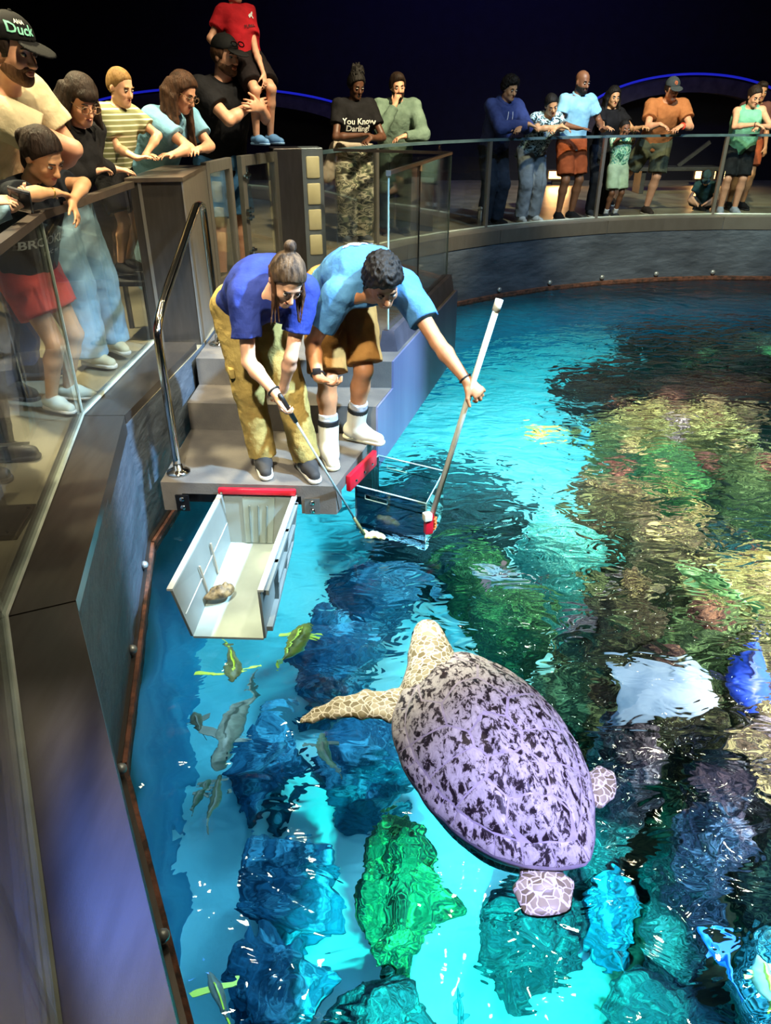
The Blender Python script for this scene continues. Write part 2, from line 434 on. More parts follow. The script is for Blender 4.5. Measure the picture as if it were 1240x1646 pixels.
def rubble_ground(m):
    """the sand gives way to dark coral rubble on the reef side of the tank"""
    nt = m.node_tree; b = nt.nodes['Principled BSDF']; col = b.inputs['Base Color'].links[0].from_socket
    g = nd(nt, 'ShaderNodeNewGeometry'); sx = nd(nt, 'ShaderNodeSeparateXYZ'); nt.links.new(g.outputs['Position'], sx.inputs[0])
    n = nd(nt, 'ShaderNodeTexNoise'); n.inputs['Scale'].default_value = 1.6; n.inputs['Detail'].default_value = 4; nt.links.new(g.outputs['Position'], n.inputs['Vector'])
    a = nd(nt, 'ShaderNodeMath', operation='MULTIPLY_ADD'); nt.links.new(sx.outputs[1], a.inputs[0]); a.inputs[1].default_value = -0.27; nt.links.new(sx.outputs[0], a.inputs[2])
    c = nd(nt, 'ShaderNodeMath', operation='MULTIPLY_ADD'); nt.links.new(n.outputs[0], c.inputs[0]); c.inputs[1].default_value = 1.6; nt.links.new(a.outputs[0], c.inputs[2])
    mr = nd(nt, 'ShaderNodeMapRange'); mr.inputs[1].default_value = 1.25; mr.inputs[2].default_value = 1.45; nt.links.new(c.outputs[0], mr.inputs[0])
    n2 = nd(nt, 'ShaderNodeTexNoise'); n2.inputs['Scale'].default_value = 9; n2.inputs['Detail'].default_value = 6; nt.links.new(g.outputs['Position'], n2.inputs['Vector'])
    r = ramp(nt, [(0.3, hexc('#1c1a16')), (0.5, hexc('#4a4030')), (0.62, hexc('#2c2a22')), (0.75, hexc('#7a6c48'))], n2.outputs[0])
    mx = nd(nt, 'ShaderNodeMixRGB'); nt.links.new(mr.outputs[0], mx.inputs[0]); nt.links.new(col, mx.inputs[1]); nt.links.new(r.outputs[0], mx.inputs[2])
    nt.links.new(mx.outputs[0], b.inputs['Base Color'])
rubble_ground(SAND)
TANKBLUE = M('tank_side_paint', '#5aa3bd', '#3f86a6', rough=0.8, scale=1.5, bump=0.2, bscale=8)
FIBRE = M('grey_fibreglass', '#66625d', '#555250', rough=0.45, scale=7, bump=0.12, bscale=120, detail=8)
CREAM = M('cream_plastic', '#d9d2a8', '#c9c195', rough=0.4)

LEDGE_Z = 0.05
GLASS_L = [(0.25, -0.95), (-0.61, 0.726), (-1.25, 1.945), (-1.62, 3.70), (-1.60, 5.04)]
LIP_L = [(0.47, -0.90), (-0.386, 0.726), (-1.052, 2.038), (-1.396, 3.70), (-1.31, 4.9), (-1.29, 5.3)]
ARC = [(-0.62, 7.88), (-0.3, 8.52), (0.05, 9.0), (0.65, 9.58), (1.30, 10.08), (2.05, 10.52), (2.92, 10.88), (3.8, 11.12), (4.70, 11.24), (5.6, 11.2), (7.0, 10.8), (8.6, 9.8), (9.4, 8.8)]
ARC_LIP = [tuple(p) for p in offset_line(ARC, 0.26)]
TANK = list(LIP_L) + [(-1.29, 6.2), (-1.05, 6.86), (-0.5, 7.32)] + ARC_LIP + [(9.6, 2.0), (7.0, -2.0), (1.2, -2.2)]

# floor of the visitors' deck with the tank cut out of it
outer = [(-9, -4), (14, -4), (14, 19), (-9, 19)]
loops = [[Vector((x, y, 0)) for x, y in outer], [Vector((x, y, 0)) for x, y in reversed(TANK)]]
fl_v = [(x, y, 0) for x, y in outer] + [(x, y, 0) for x, y in reversed(TANK)]
fl_f = []
for t in tessellate_polygon(loops):
    a, b, c = [np.array(fl_v[i][:2]) for i in t]
    fl_f.append(t if np.cross(b - a, c - a) > 0 else (t[0], t[2], t[1]))
tag(mesh_obj('floor', fl_v, fl_f, FLOOR_M, loc=(0, 0, 0)), 'dark visitors deck floor around the tank', kind='structure')
for nm, v in (('wall_back', [(-9, 16.5, 0), (14, 16.5, 0), (14, 16.5, 6.5), (-9, 16.5, 6.5)]),
              ('wall_left', [(-9, -4, 0), (-9, 16.5, 0), (-9, 16.5, 6.5), (-9, -4, 6.5)]),
              ('wall_right', [(14, 16.5, 0), (14, -4, 0), (14, -4, 6.5), (14, 16.5, 6.5)]),
              ('ceiling', [(-9, -4, 6.5), (-9, 16.5, 6.5), (14, 16.5, 6.5), (14, -4, 6.5)])):
    tag(mesh_obj(nm, v, [(0, 1, 2, 3)], HALL, loc=v[0]), {'wall_back': 'near black back wall of the hall behind the visitors', 'wall_left': 'dark left hall wall', 'wall_right': 'dark right hall wall', 'ceiling': 'black hall ceiling'}[nm], kind='structure')

# arches with blue light strips on the far wall
def arch(cx_px, half_px, peak_px, base_px, label):
    c = PY(cx_px, base_px, 16.2); top = PY(cx_px, peak_px, 16.2)[2]; e = PY(cx_px + half_px, base_px, 16.2)
    rx, rz = e[0] - c[0], top - c[2]
    root = empty('wall_arch', (c[0], 16.2, 0), label, 'arch')
    band = MB(); N = 48
    pts = []
    for i in range(N + 1):
        t = math.pi * i / N
        pts.append((c[0] - rx * math.cos(t), c[2] + rz * math.sin(t)))
    v, f = [], []
    for i, (x, z) in enumerate(pts):
        k = np.array([x - c[0], z - c[2]]); inn = c[0] + k[0] * 0.86, c[2] + k[1] * 0.8 - 0.08
        for yy in (16.05, 16.45): v += [(x, yy, z), (inn[0], yy, inn[1])]
    for i in range(N):
        a, b = i * 4, i * 4 + 4
        f += [(a, b, b + 1, a + 1), (a + 2, a + 3, b + 3, b + 2), (a, a + 2, b + 2, b), (a + 1, b + 1, b + 3, a + 3)]
    mesh_obj('arch_band', v, f, M('arch_plaster', '#4a4750', '#3a3841', rough=0.9), root)
    led = MB().tube([(x, 16.02, z + 0.05) for x, z in pts[2:-2]], 0.022, 6)
    led.build('light_strip', M('blue_light_strip', (0.02, 0.03, 0.4), rough=0.5, emit=(0.02, 0.03, 1.0), estr=0.4), root)
arch(1100, 175, 124, 205, 'dim arch edged by a blue light strip behind the right visitors')
arch(350, 240, 146, 205, 'dim arch edged by a blue light strip behind the left visitors')
a_ = PY(0, 0, 16.3)

# tank: walls and bottom
BOTTOM = -3.2
v, f = [], []
n = len(TANK)
for (x, y) in TANK: v += [(x, y, 0.0), (x, y, WATER_Z - 0.1), (x, y, BOTTOM)]
up_f = [(i * 3, i * 3 + 1, ((i + 1) % n) * 3 + 1, ((i + 1) % n) * 3) for i in range(n)]
lo_f = [(i * 3 + 1, i * 3 + 2, ((i + 1) % n) * 3 + 2, ((i + 1) % n) * 3 + 1) for i in range(n)]
tag(mesh_obj('wall_tank', v, [q[::-1] for q in up_f + lo_f], WALL_T, loc=(0, 0, 0), mats=[TANKBLUE], fmat=[0] * n + [1] * n), 'rough slate blue wall around the tank', kind='structure')
bot_t = tessellate_polygon([[Vector((x, y, 0)) for x, y in TANK]])
bv, bf = [(x, y, BOTTOM) for x, y in TANK], []
for t in bot_t:
    a, b, c = [np.array(bv[i][:2]) for i in t]
    bf.append(t if np.cross(b - a, c - a) > 0 else (t[0], t[2], t[1]))
tag(mesh_obj('floor_tank', bv, bf, SAND, loc=(0, 0, 0)), 'pale sand on the tank bottom', kind='structure')

# steel ledge caps (each mitred length is a piece) with a fascia, then the rusty strip and bolts at the waterline
def ledge(root, outer_l, inner_l, drop, pieces):
    for i0, i1 in pieces:
        o = outer_l[i0:i1 + 1]; inn = inner_l[i0:i1 + 1]
        g = 0.004
        o = [np.array(p, float) for p in o]; inn = [np.array(p, float) for p in inn]
        t0 = unit(o[1] - o[0]); t1 = unit(o[-1] - o[-2])
        o[0] = o[0] + t0 * g; inn[0] = inn[0] + t0 * g; o[-1] = o[-1] - t1 * g; inn[-1] = inn[-1] - t1 * g
        cap = MB()
        for k in range(len(o) - 1):
            cap.prism([o[k], o[k + 1], inn[k + 1], inn[k]], LEDGE_Z - 0.03, LEDGE_Z)
            a, b = inn[k], inn[k + 1]
            nn = unit(np.array([-(b - a)[1], (b - a)[0]]))
            if nn @ (o[k] - inn[k]) < 0: nn = -nn
            cap.prism([a, b, b + nn * 0.012, a + nn * 0.012], LEDGE_Z - drop, LEDGE_Z - 0.03)
        cap.build('cap_panel', root['m_'] if False else (STEEL if drop > 0.11 else STEEL_D), root)
lg = tag(empty('trim_1', (0, 0, 0)), 'broad brushed steel ledge along the left glass', kind='structure')
out_l = [tuple(p) for p in offset_line(GLASS_L, -0.05)]
inn_l = LIP_L[:4] + [(-1.31, 5.04)]
ledge(lg, out_l, inn_l, 0.10, [(0, 2), (2, 3), (3, 4)])
lg2 = tag(empty('trim_2', (0, 0, 0)), 'curved steel ledge below the far glass railing', kind='structure')
ledge(lg2, [tuple(p) for p in offset_line(ARC, -0.06)], [tuple(p) for p in offset_line(ARC, 0.27)], 0.16, [(0, 2), (2, 4), (4, 6), (6, 8), (8, 10), (10, 12)])
SEAL = M('rail_seal', '#b9c6bd', '#9aa79e', rough=0.35, metal=0.4)
for i in range(3):
    a, b = np.array(GLASS_L[i + 1 if i else 0]), np.array(GLASS_L[i + 2])
    a = np.array(GLASS_L[[0, 2, 3][i]]); b = np.array(GLASS_L[[2, 3, 4][i]])
    pts = [GLASS_L[0], GLASS_L[1], GLASS_L[2]] if i == 0 else [a, b]
    MB().tube([(p[0], p[1], LEDGE_Z + 0.008) for p in pts], 0.012, 6).build('glass_seal', SEAL, lg)
MB().tube([(p[0], p[1], LEDGE_Z + 0.008) for p in ARC], 0.014, 6).build('glass_seal', SEAL, lg2)

def strip(root, line, z0, z1, out, mat, nm):
    o = [np.array(p) for p in offset_line(line, out)]
    m = MB()
    for k in range(len(line) - 1): m.prism([line[k], line[k + 1], o[k + 1], o[k]], z0, z1)
    return m.build(nm, mat, root)
BOLT_M = M('bolt_cap', '#9aa2a4', '#7f888b', rough=0.4, metal=0.5)
def bolts(root, line, step, start, z, r, into):
    acc = start; nb = 0
    for a, b in zip(line[:-1], line[1:]):
        a = np.array(a); b = np.array(b); L = np.linalg.norm(b - a); t = (b - a) / L; nrm = np.array([t[1], -t[0]])
        while acc < L:
            p = a + t * acc + nrm * into
            MB().lathe((p[0], p[1], z), [(r, 0.0), (r, 0.012), (r * 0.75, 0.024), (r * 0.3, 0.03)], 10, (nrm[0], nrm[1], 0)).build('bolt', BOLT_M, root, smooth=True)
            acc += step
        acc -= L
rs = tag(empty('trim_3', (0, 0, 0)), 'rusty iron strip with capped bolts along the left waterline', kind='structure')
for a, b in ((0, 1), (1, 2), (2, 3), (3, 5)):
    strip(rs, LIP_L[a:b + 1], WATER_Z - 0.06, WATER_Z + 0.035, 0.035, RUST, 'iron_strip')
    strip(rs, LIP_L[a:b + 1], WATER_Z + 0.035, WATER_Z + 0.05, 0.018, STEEL_D, 'strip_edge')
bolts(rs, LIP_L[:5], 0.72, 0.35, WATER_Z + 0.09, 0.022, 0.002)
rs2 = tag(empty('trim_4', (0, 0, 0)), 'rusty iron strip with capped bolts along the far waterline', kind='structure')
strip(rs2, ARC_LIP, WATER_Z - 0.06, WATER_Z + 0.04, 0.05, RUST, 'iron_strip')
bolts(rs2, ARC_LIP, 0.86, 0.3, WATER_Z + 0.085, 0.035, 0.002)

# ---------------------------------------------------------------- glass railings
RAIL_Z = 1.07
def panel(root, a, b, z0, z1, th=0.012, ang_gap=0.006):
    a = np.array(a, float); b = np.array(b, float); t = unit(b - a); nn = np.array([-t[1], t[0]]) * th / 2
    a = a + t * ang_gap; b = b - t * ang_gap
    return MB().prism([a - nn, b - nn, b + nn, a + nn], z0, z1).build('glass_panel', GLASS, root)
def toprail(root, line, z, w=0.05, h=0.035, mat=None):
    o1 = offset_line(line, w / 2); o2 = offset_line(line, -w / 2); m = MB()
    for k in range(len(line) - 1): m.prism([o1[k], o1[k + 1], o2[k + 1], o2[k]], z - h, z)
    return m.build('top_rail', mat or STEEL, root)
def post(root, p, z0, z1, w=0.03, mat=None, rz=0):
    return MB().box((p[0], p[1], (z0 + z1) / 2), w, w, z1 - z0, rz, 0.003).build('post', mat or STEEL, root)
rl = empty('glass_railing', (-1.4, 2.5, LEDGE_Z), 'glass railing with steel top rail on the left ledge', 'railing')
for i in range(4): panel(rl, GLASS_L[i], GLASS_L[i + 1], LEDGE_Z + 0.004, RAIL_Z - 0.034)
toprail(rl, GLASS_L, RAIL_Z, 0.055, 0.035, M('rail_top', '#6a5f58', '#544b46', rough=0.35, metal=0.7))
p_ = GLASS_L[3]; MB().tube([(p_[0], p_[1], LEDGE_Z), (p_[0], p_[1], RAIL_Z - 0.03)], 0.008, 6).build('joint_bead', SEAL, rl)
rb = empty('glass_railing', (2.9, 10.9, LEDGE_Z), 'curved glass railing with slim posts along the far ledge', 'railing')
for i in range(len(ARC) - 1): panel(rb, ARC[i], ARC[i + 1], LEDGE_Z + 0.004, RAIL_Z - 0.03)
toprail(rb, ARC, RAIL_Z, 0.05, 0.03, M('rail_top_far', '#6f8e97', '#5c7a84', rough=0.35, metal=0.6))
def on_arc(px, z=LEDGE_Z):
    best = None
    for i in range(len(ARC) - 1):
        for t in np.linspace(0, 1, 60):
            q = np.array(ARC[i]) * (1 - t) + np.array(ARC[i + 1]) * t
            zc = q[1] * CT + (CAM_H - z) * ST; x = 620 + FPX * q[0] / zc
            if best is None or abs(x - px) < best[0]: best = (abs(x - px), q, math.atan2(*(np.array(ARC[i + 1]) - np.array(ARC[i]))[::-1]))
    return best[1], best[2]
for px in (606, 780, 957, 1145, 1300):
    q, a_ = on_arc(px); post(rb, q, LEDGE_Z, RAIL_Z - 0.02, 0.045, STEEL, a_)

# steel end cabinet of the railing
cab = empty('steel_cabinet', (-1.45, 5.5, 0), 'dark brushed steel end cabinet between the railing and the gate', 'cabinet')
cab_pts = [(-1.62, 5.09), (-1.305, 5.15), (-1.34, 6.02), (-1.62, 6.02)]
MB().prism(cab_pts, 0.0, 1.06).build('body', STEEL_D, cab)
MB().prism([(-1.64, 5.07), (-1.29, 5.135), (-1.33, 6.04), (-1.64, 6.04)], 1.06, 1.085).build('top_plate', M('cabinet_top', '#8a7f76', '#6f655e', rough=0.3, metal=0.8), cab)
MB().prism([(-1.304, 5.145), (-1.296, 5.15), (-1.33, 6.02), (-1.338, 6.02)], 0.0, 1.06).build('side_panel', STEEL, cab)
MB().box((-1.56, 5.1, 0.53), 0.02, 0.012, 1.06, 0.19).build('joint_strip', STEEL, cab)

# gate beside the cabinet
GA, GB, GC = np.array([-1.36, 6.08]), np.array([-1.27, 6.62]), np.array([-0.98, 7.28])
def frame(root, a, b, z0, z1, w=0.055, kick=0.22):
    t = unit(b - a); rz = math.atan2(t[1], t[0]); L = np.linalg.norm(b - a)
    for p in (a + t * w / 2, b - t * w / 2): MB().box((p[0], p[1], (z0 + z1) / 2), w, 0.05, z1 - z0, rz, 0.004).build('upright', STEEL, root)
    c = (a + b) / 2
    MB().box((c[0], c[1], z1 - 0.04), L - 2 * w, 0.05, 0.08, rz, 0.004).build('top_bar', STEEL, root)
    MB().box((c[0], c[1], z0 + kick / 2), L - 2 * w, 0.03, kick, rz).build('kick_plate', STEEL, root)
    MB().box((c[0], c[1], (z0 + kick + z1 - 0.08) / 2), L - 2 * w, 0.012, z1 - 0.08 - z0 - kick, rz).build('glass_panel', GLASS, root)
gt = empty('glass_gate', (-1.3, 6.3, 0), 'narrow steel framed glass side panel beside the cabinet', 'gate')
frame(gt, GA, GB, 0.02, 1.1)
gt2 = empty('glass_gate', (-1.1, 7.0, 0), 'steel framed glass gate with hinges and latch below the boy in red', 'gate')
frame(gt2, GB + np.array([0.055, 0.15]), GC, 0.02, 1.1)
tg = unit(GC - GB)
for z in (0.2, 0.35, 0.62, 0.68, 0.95):
    q = GB + tg * 0.20 + np.array([tg[1], -tg[0]]) * 0.035
    h_ = MB().box((q[0], q[1], z), 0.09, 0.02, 0.022, math.atan2(tg[1], tg[0]), 0.003); h_.tube([(q[0], q[1], z - 0.025), (q[0], q[1], z + 0.025)], 0.012, 8)
    h_.build('hinge', CHROME, gt2)
# button pillar
pil = empty('control_pillar', (-0.8, 7.45, 0), 'steel pillar with four cream push panels beside the gate', 'pillar')
t_ = unit(np.array([0.45, 0.12])); rz_ = math.atan2(t_[1], t_[0])
pc = np.array([-0.80, 7.50])
MB().box((pc[0] - 0.12, pc[1] + 0.02, 0.56), 0.26, 0.3, 1.12, rz_, 0.006).build('body', STEEL_D, pil)
MB().box((pc[0] + 0.1, pc[1] + 0.06, 0.56), 0.2, 0.26, 1.12, rz_, 0.006).build('front_plate', M('pillar_plate', '#8f9aa0', '#7c878d', rough=0.4, metal=0.6), pil)
for k in range(4):
    q = pc + t_ * 0.115 + np.array([t_[1], -t_[0]]) * 0.09
    shade_auto(MB().box((q[0], q[1], 0.96 - k * 0.225), 0.125, 0.04, 0.185, rz_, 0.014).build('push_panel', CREAM, pil))

# ---------------------------------------------------------------- feeding platform with steps
def Rx(y): return -0.279 + (y - 3.676) * 0.293
def row(y0):
    yR = y0 - 0.054
    for _ in range(4): yR = y0 - 0.054 * (Rx(yR) + 1.275)
    return (-1.275, y0), (Rx(yR), yR)
plat = empty('feeding_platform', (-0.7, 4.4, -0.55), 'grey feeding platform with two steps hung over the water', 'platform')
PZ, S1Z = -0.366, -0.183
a, b = row(3.73); c, d = row(4.55)
MB().prism([a, b, d, c], PZ - 0.07, PZ).build('platform_deck', FIBRE, plat)
def seg(y0, u):        # point on the front edge
    l, r = row(y0); return (l[0] * (1 - u) + r[0] * u, l[1] * (1 - u) + r[1] * u)
for u0, u1 in ((0.0, 0.115), (0.80, 1.0)):
    MB().prism([seg(3.73, u0), seg(3.73, u1), seg(3.82, u1), seg(3.82, u0)], PZ - 0.18, PZ - 0.07).build('fascia_block', FIBRE, plat)
MB().prism([seg(3.80, 0.115), seg(3.80, 0.8), seg(3.84, 0.8), seg(3.84, 0.115)], PZ - 0.16, PZ - 0.07).build('cross_beam', STEEL_D, plat)
def sidep(y0, y1, z0, z1, nm, mat, th=0.04):
    return MB().prism([(Rx(y0) - th, y0), (Rx(y0), y0), (Rx(y1), y1), (Rx(y1) - th, y1)], z0, z1).build(nm, mat, plat)
c, d = row(4.486); e, g = row(4.9)
MB().prism([c, d, g, e], PZ - 0.15, S1Z).build('step', FIBRE, plat)
c, d = row(4.835)
land = [c, d, (Rx(6.8), 6.8), (-0.45, 7.20), (-1.0, 6.80), (-1.262, 6.15)]
MB().prism(land, PZ - 0.15, 0.0).build('landing', FIBRE, plat)
SIDE = M('side_steel_sheet', '#8b90b4', '#7478a0', rough=0.42, metal=0.55, scale=2.2, bump=0.1, bscale=8, stretch=(1, 1, 0.12))
MB().prism([(Rx(4.42), 4.42), (Rx(4.42) + 0.012, 4.42), (Rx(6.82) + 0.012, 6.82), (Rx(6.82), 6.82)], -0.62, S1Z - 0.005).build('side_sheet', SIDE, plat)
MB().prism([(Rx(4.77), 4.77), (Rx(4.77) + 0.012, 4.77), (Rx(6.82) + 0.012, 6.82), (Rx(6.82), 6.82)], S1Z - 0.005, -0.001).build('side_sheet', SIDE, plat)
MB().prism([(Rx(6.8) - 0.0, 6.8), (Rx(6.8) + 0.012, 6.83), (-0.42, 7.235), (-0.45, 7.20)], -0.62, -0.001).build('back_sheet', SIDE, plat)
def bracket(u, w, mat, z=PZ - 0.125):
    p = np.array(seg(3.722, u)); 
    MB().box((p[0], p[1], z), w, 0.012, 0.1, -0.054).build('bracket', mat, plat)
    for k, dz in enumerate((0.026, -0.026)):
        MB().lathe((p[0], p[1] - 0.006, z + dz), [(0.016, 0), (0.016, 0.008), (0.009, 0.013)], 10, (0, -1, 0)).build('bolt', CHROME, plat, smooth=True)
bracket(0.115, 0.075, M('black_bracket', '#1d1e22', '#15161a', rough=0.4, metal=0.6))
bracket(0.865, 0.085, STEEL)
# curb and glass of the landing enclosure
cs, ce = 4.98, 6.80
MB().add([(Rx(cs) - 0.15, cs, 0), (Rx(cs) - 0.02, cs, 0), (Rx(cs) - 0.045, cs + 0.02, 0.14), (Rx(cs) - 0.125, cs + 0.02, 0.14),
          (Rx(ce) - 0.15, ce, 0), (Rx(ce) - 0.02, ce, 0), (Rx(ce) - 0.045, ce, 0.14), (Rx(ce) - 0.125, ce, 0.14)],
         [(0, 1, 2, 3), (4, 7, 6, 5), (1, 5, 6, 2), (2, 6, 7, 3), (3, 7, 4, 0), (0, 4, 5, 1)]).build('curb', M('curb_steel', '#6d6a78', '#57545f', rough=0.4, metal=0.6), plat)
en = empty('glass_enclosure', (0.3, 6.0, 0.14), 'clear glass enclosure around the landing above the keepers', 'railing')
q0 = (Rx(cs) - 0.085, cs + 0.03); q1 = (Rx(5.75) - 0.085, 5.75); q2 = (Rx(6.77) - 0.085, 6.77); q3 = (-0.45, 7.15)
for a, b, z0, h in ((q0, q1, 0.144, 1.11), (q1, q2, 0.144, 1.11), (q2, q3, 0.144, 1.11)):
    panel(en, a, b, z0, h)
    MB().prism([np.array(p) for p in (offset_line([a, b], 0.012)[0], offset_line([a, b], 0.012)[1], offset_line([a, b], -0.012)[1], offset_line([a, b], -0.012)[0])], h, h + 0.022).build('top_rail', STEEL_D, en)
for p, m_ in ((q0, GLASS_EDGE), (q1, M('dark_joint', '#14181a', '#0e1113', rough=0.5)), (q2, GLASS_EDGE)):
    MB().tube([(p[0], p[1], 0.146), (p[0], p[1], 1.11)], 0.007, 6).build('joint_bead', m_, en)
MB().box((q0[0], q0[1], 1.12), 0.03, 0.03, 0.03).build('corner_clip', STEEL, en)
# chrome handrail
hr = empty('handrail', (-1.19, 3.85, PZ), 'bent chrome handrail beside the platform steps', 'handrail')
path = [(-1.2, 3.85, PZ + 0.004), (-1.2, 3.85, 0.1), (-1.2, 3.85, 0.40), (-1.2, 3.88, 0.48), (-1.2, 3.99, 0.55), (-1.2, 4.07, 0.585), (-1.195, 4.45, 0.73), (-1.19, 4.9, 0.90), (-1.185, 5.0, 0.935), (-1.18, 5.09, 0.92), (-1.18, 5.13, 0.86), (-1.18, 5.15, 0.45), (-1.18, 5.16, 0.004)]
MB().tube(bez(path, 5), 0.024, 12).build('rail_tube', CHROME, hr, smooth=True)
for p in (path[0], path[-1]):
    MB().lathe(p, [(0.068, 0.0), (0.068, 0.006), (0.05, 0.018), (0.028, 0.024), (0.026, 0.05)], 20).build('base_flange', CHROME, hr, smooth=True)

# water body
wm, nt, b_ = newmat('tank_water'); nt.nodes.remove(b_)
o_ = nt.nodes['Material Output']
gl = nd(nt, 'ShaderNodeBsdfGlass'); gl.inputs['IOR'].default_value = 1.333; gl.inputs['Roughness'].default_value = 0.0
ge = nd(nt, 'ShaderNodeNewGeometry')
def wnoise(scale, detail, dist, stretch=(1, 1, 1)):
    mp = nd(nt, 'ShaderNodeMapping'); mp.inputs['Scale'].default_value = stretch; nt.links.new(ge.outputs['Position'], mp.inputs[0])
    n = nd(nt, 'ShaderNodeTexNoise'); n.inputs['Scale'].default_value = scale; n.inputs['Detail'].default_value = detail; n.inputs['Distortion'].default_value = dist
    nt.links.new(mp.outputs[0], n.inputs['Vector']); return n.outputs[0]
n1 = wnoise(2.2, 1.0, 0.6, (1, 1, 1)); n2 = wnoise(7.0, 2.0, 0.8, (0.8, 1.3, 1)); n3 = wnoise(1.1, 0.0, 0.0)
# the jets and the feeding stir the water away from the near wall: ripples grow with distance from it
sx = nd(nt, 'ShaderNodeSeparateXYZ'); nt.links.new(ge.outputs['Position'], sx.inputs[0])
mr = nd(nt, 'ShaderNodeMapRange'); mr.inputs[1].default_value = 2.2; mr.inputs[2].default_value = 5.5; mr.inputs[3].default_value = 0.15; mr.inputs[4].default_value = 1.0
xy = nd(nt, 'ShaderNodeMath', operation='MULTIPLY_ADD'); nt.links.new(sx.outputs[0], xy.inputs[0]); xy.inputs[1].default_value = 1.2; nt.links.new(sx.outputs[1], xy.inputs[2]); nt.links.new(xy.outputs[0], mr.inputs[0])
mu = nd(nt, 'ShaderNodeMath', operation='MULTIPLY'); nt.links.new(n2, mu.inputs[0]); nt.links.new(mr.outputs[0], mu.inputs[1])
m2 = nd(nt, 'ShaderNodeMath', operation='MULTIPLY_ADD'); nt.links.new(n1, m2.inputs[0]); m2.inputs[1].default_value = 1.3
m3 = nd(nt, 'ShaderNodeMath', operation='MULTIPLY'); nt.links.new(mu.outputs[0], m3.inputs[0]); m3.inputs[1].default_value = 0.75
nt.links.new(m3.outputs[0], m2.inputs[2])
bp = nd(nt, 'ShaderNodeBump'); bp.inputs['Strength'].default_value = 1.0; bp.inputs['Distance'].default_value = 0.05
nt.links.new(m2.outputs[0], bp.inputs['Height']); nt.links.new(bp.outputs[0], gl.inputs['Normal'])
nt.links.new(gl.outputs[0], o_.inputs['Surface'])
va = nd(nt, 'ShaderNodeVolumeAbsorption'); va.inputs[0].default_value = (0.18, 0.78, 0.91, 1); va.inputs[1].default_value = 0.38
nt.links.new(va.outputs[0], o_.inputs['Volume'])
WP = []
for i, p in enumerate(TANK):
    a = np.array(TANK[i - 1]); c = np.array(TANK[(i + 1) % len(TANK)]); p = np.array(p)
    t1 = unit(p - a); t2 = unit(c - p); nrm = unit(np.array([-t1[1], t1[0]]) + np.array([-t2[1], t2[0]]))
    WP.append(p + nrm * 0.04)
wv = MB().prism(WP, BOTTOM - 0.3, WATER_Z)
tag(wv.build('tank_water', wm, loc=(0, 0, 0)), 'clear rippling blue green water filling the tank', 'water', kind='stuff')

# ================================================================ SEA TURTLE
def star(cpx, outline_px, z):
    c = P(*cpx, z)[:2]; o = [P(x, y, z)[:2] for x, y in outline_px]
    ang = np.array([math.atan2(q[1] - c[1], q[0] - c[0]) for q in o]); rad = np.array([np.linalg.norm(q - c) for q in o])
    i = np.argsort(ang); ang = ang[i]; rad = rad[i]
    A = np.concatenate([ang - 2 * math.pi, ang, ang + 2 * math.pi]); Rr = np.concatenate([rad] * 3)
    fine = np.linspace(-math.pi, math.pi, 361); rr = np.interp(fine, A, Rr)
    k = np.array([1, 2, 3, 2, 1.0]); k /= k.sum(); e = np.concatenate([rr[-3:-1], rr, rr[1:3]]); rr = np.convolve(e, k, 'valid')
    return c, lambda t: np.interp((np.asarray(t) + math.pi) % (2 * math.pi) - math.pi, fine, rr)
SHELL = [(690, 1066), (662, 1092), (640, 1128), (630, 1180), (640, 1215), (668, 1268), (712, 1322), (760, 1362), (805, 1386), (850, 1398), (905, 1401), (946, 1394), (954, 1370), (956, 1320), (952, 1272), (938, 1222), (916, 1180), (880, 1132), (838, 1094), (790, 1066), (745, 1050), (712, 1054)]
SZ = WATER_Z + 0.03
tc, trad = star((790, 1240), SHELL, SZ)
tdir = unit(P(700, 1058, SZ)[:2] - P(935, 1395, SZ)[:2]); tphi = math.atan2(tdir[1], tdir[0])
def shell_pt(X, Y, lift=0.0):
    """unit disc (X towards the head, Y to the left) onto the dome"""
    X = np.asarray(X, float); Y = np.asarray(Y, float)
    rho = np.sqrt(X * X + Y * Y); ph = np.arctan2(Y, X) + tphi
    r = trad(ph) * rho
    z = SZ + 0.19 * np.clip(1 - rho ** 2.2, 0, 1) ** 0.85 + 0.022 * np.exp(-(Y / 0.07) ** 2) * np.clip(1 - rho ** 4, 0, 1) + 0.01 * np.clip((rho - 0.9) / 0.1, 0, 1)
    return np.stack([tc[0] + r * np.cos(ph), tc[1] + r * np.sin(ph), z + lift], -1)
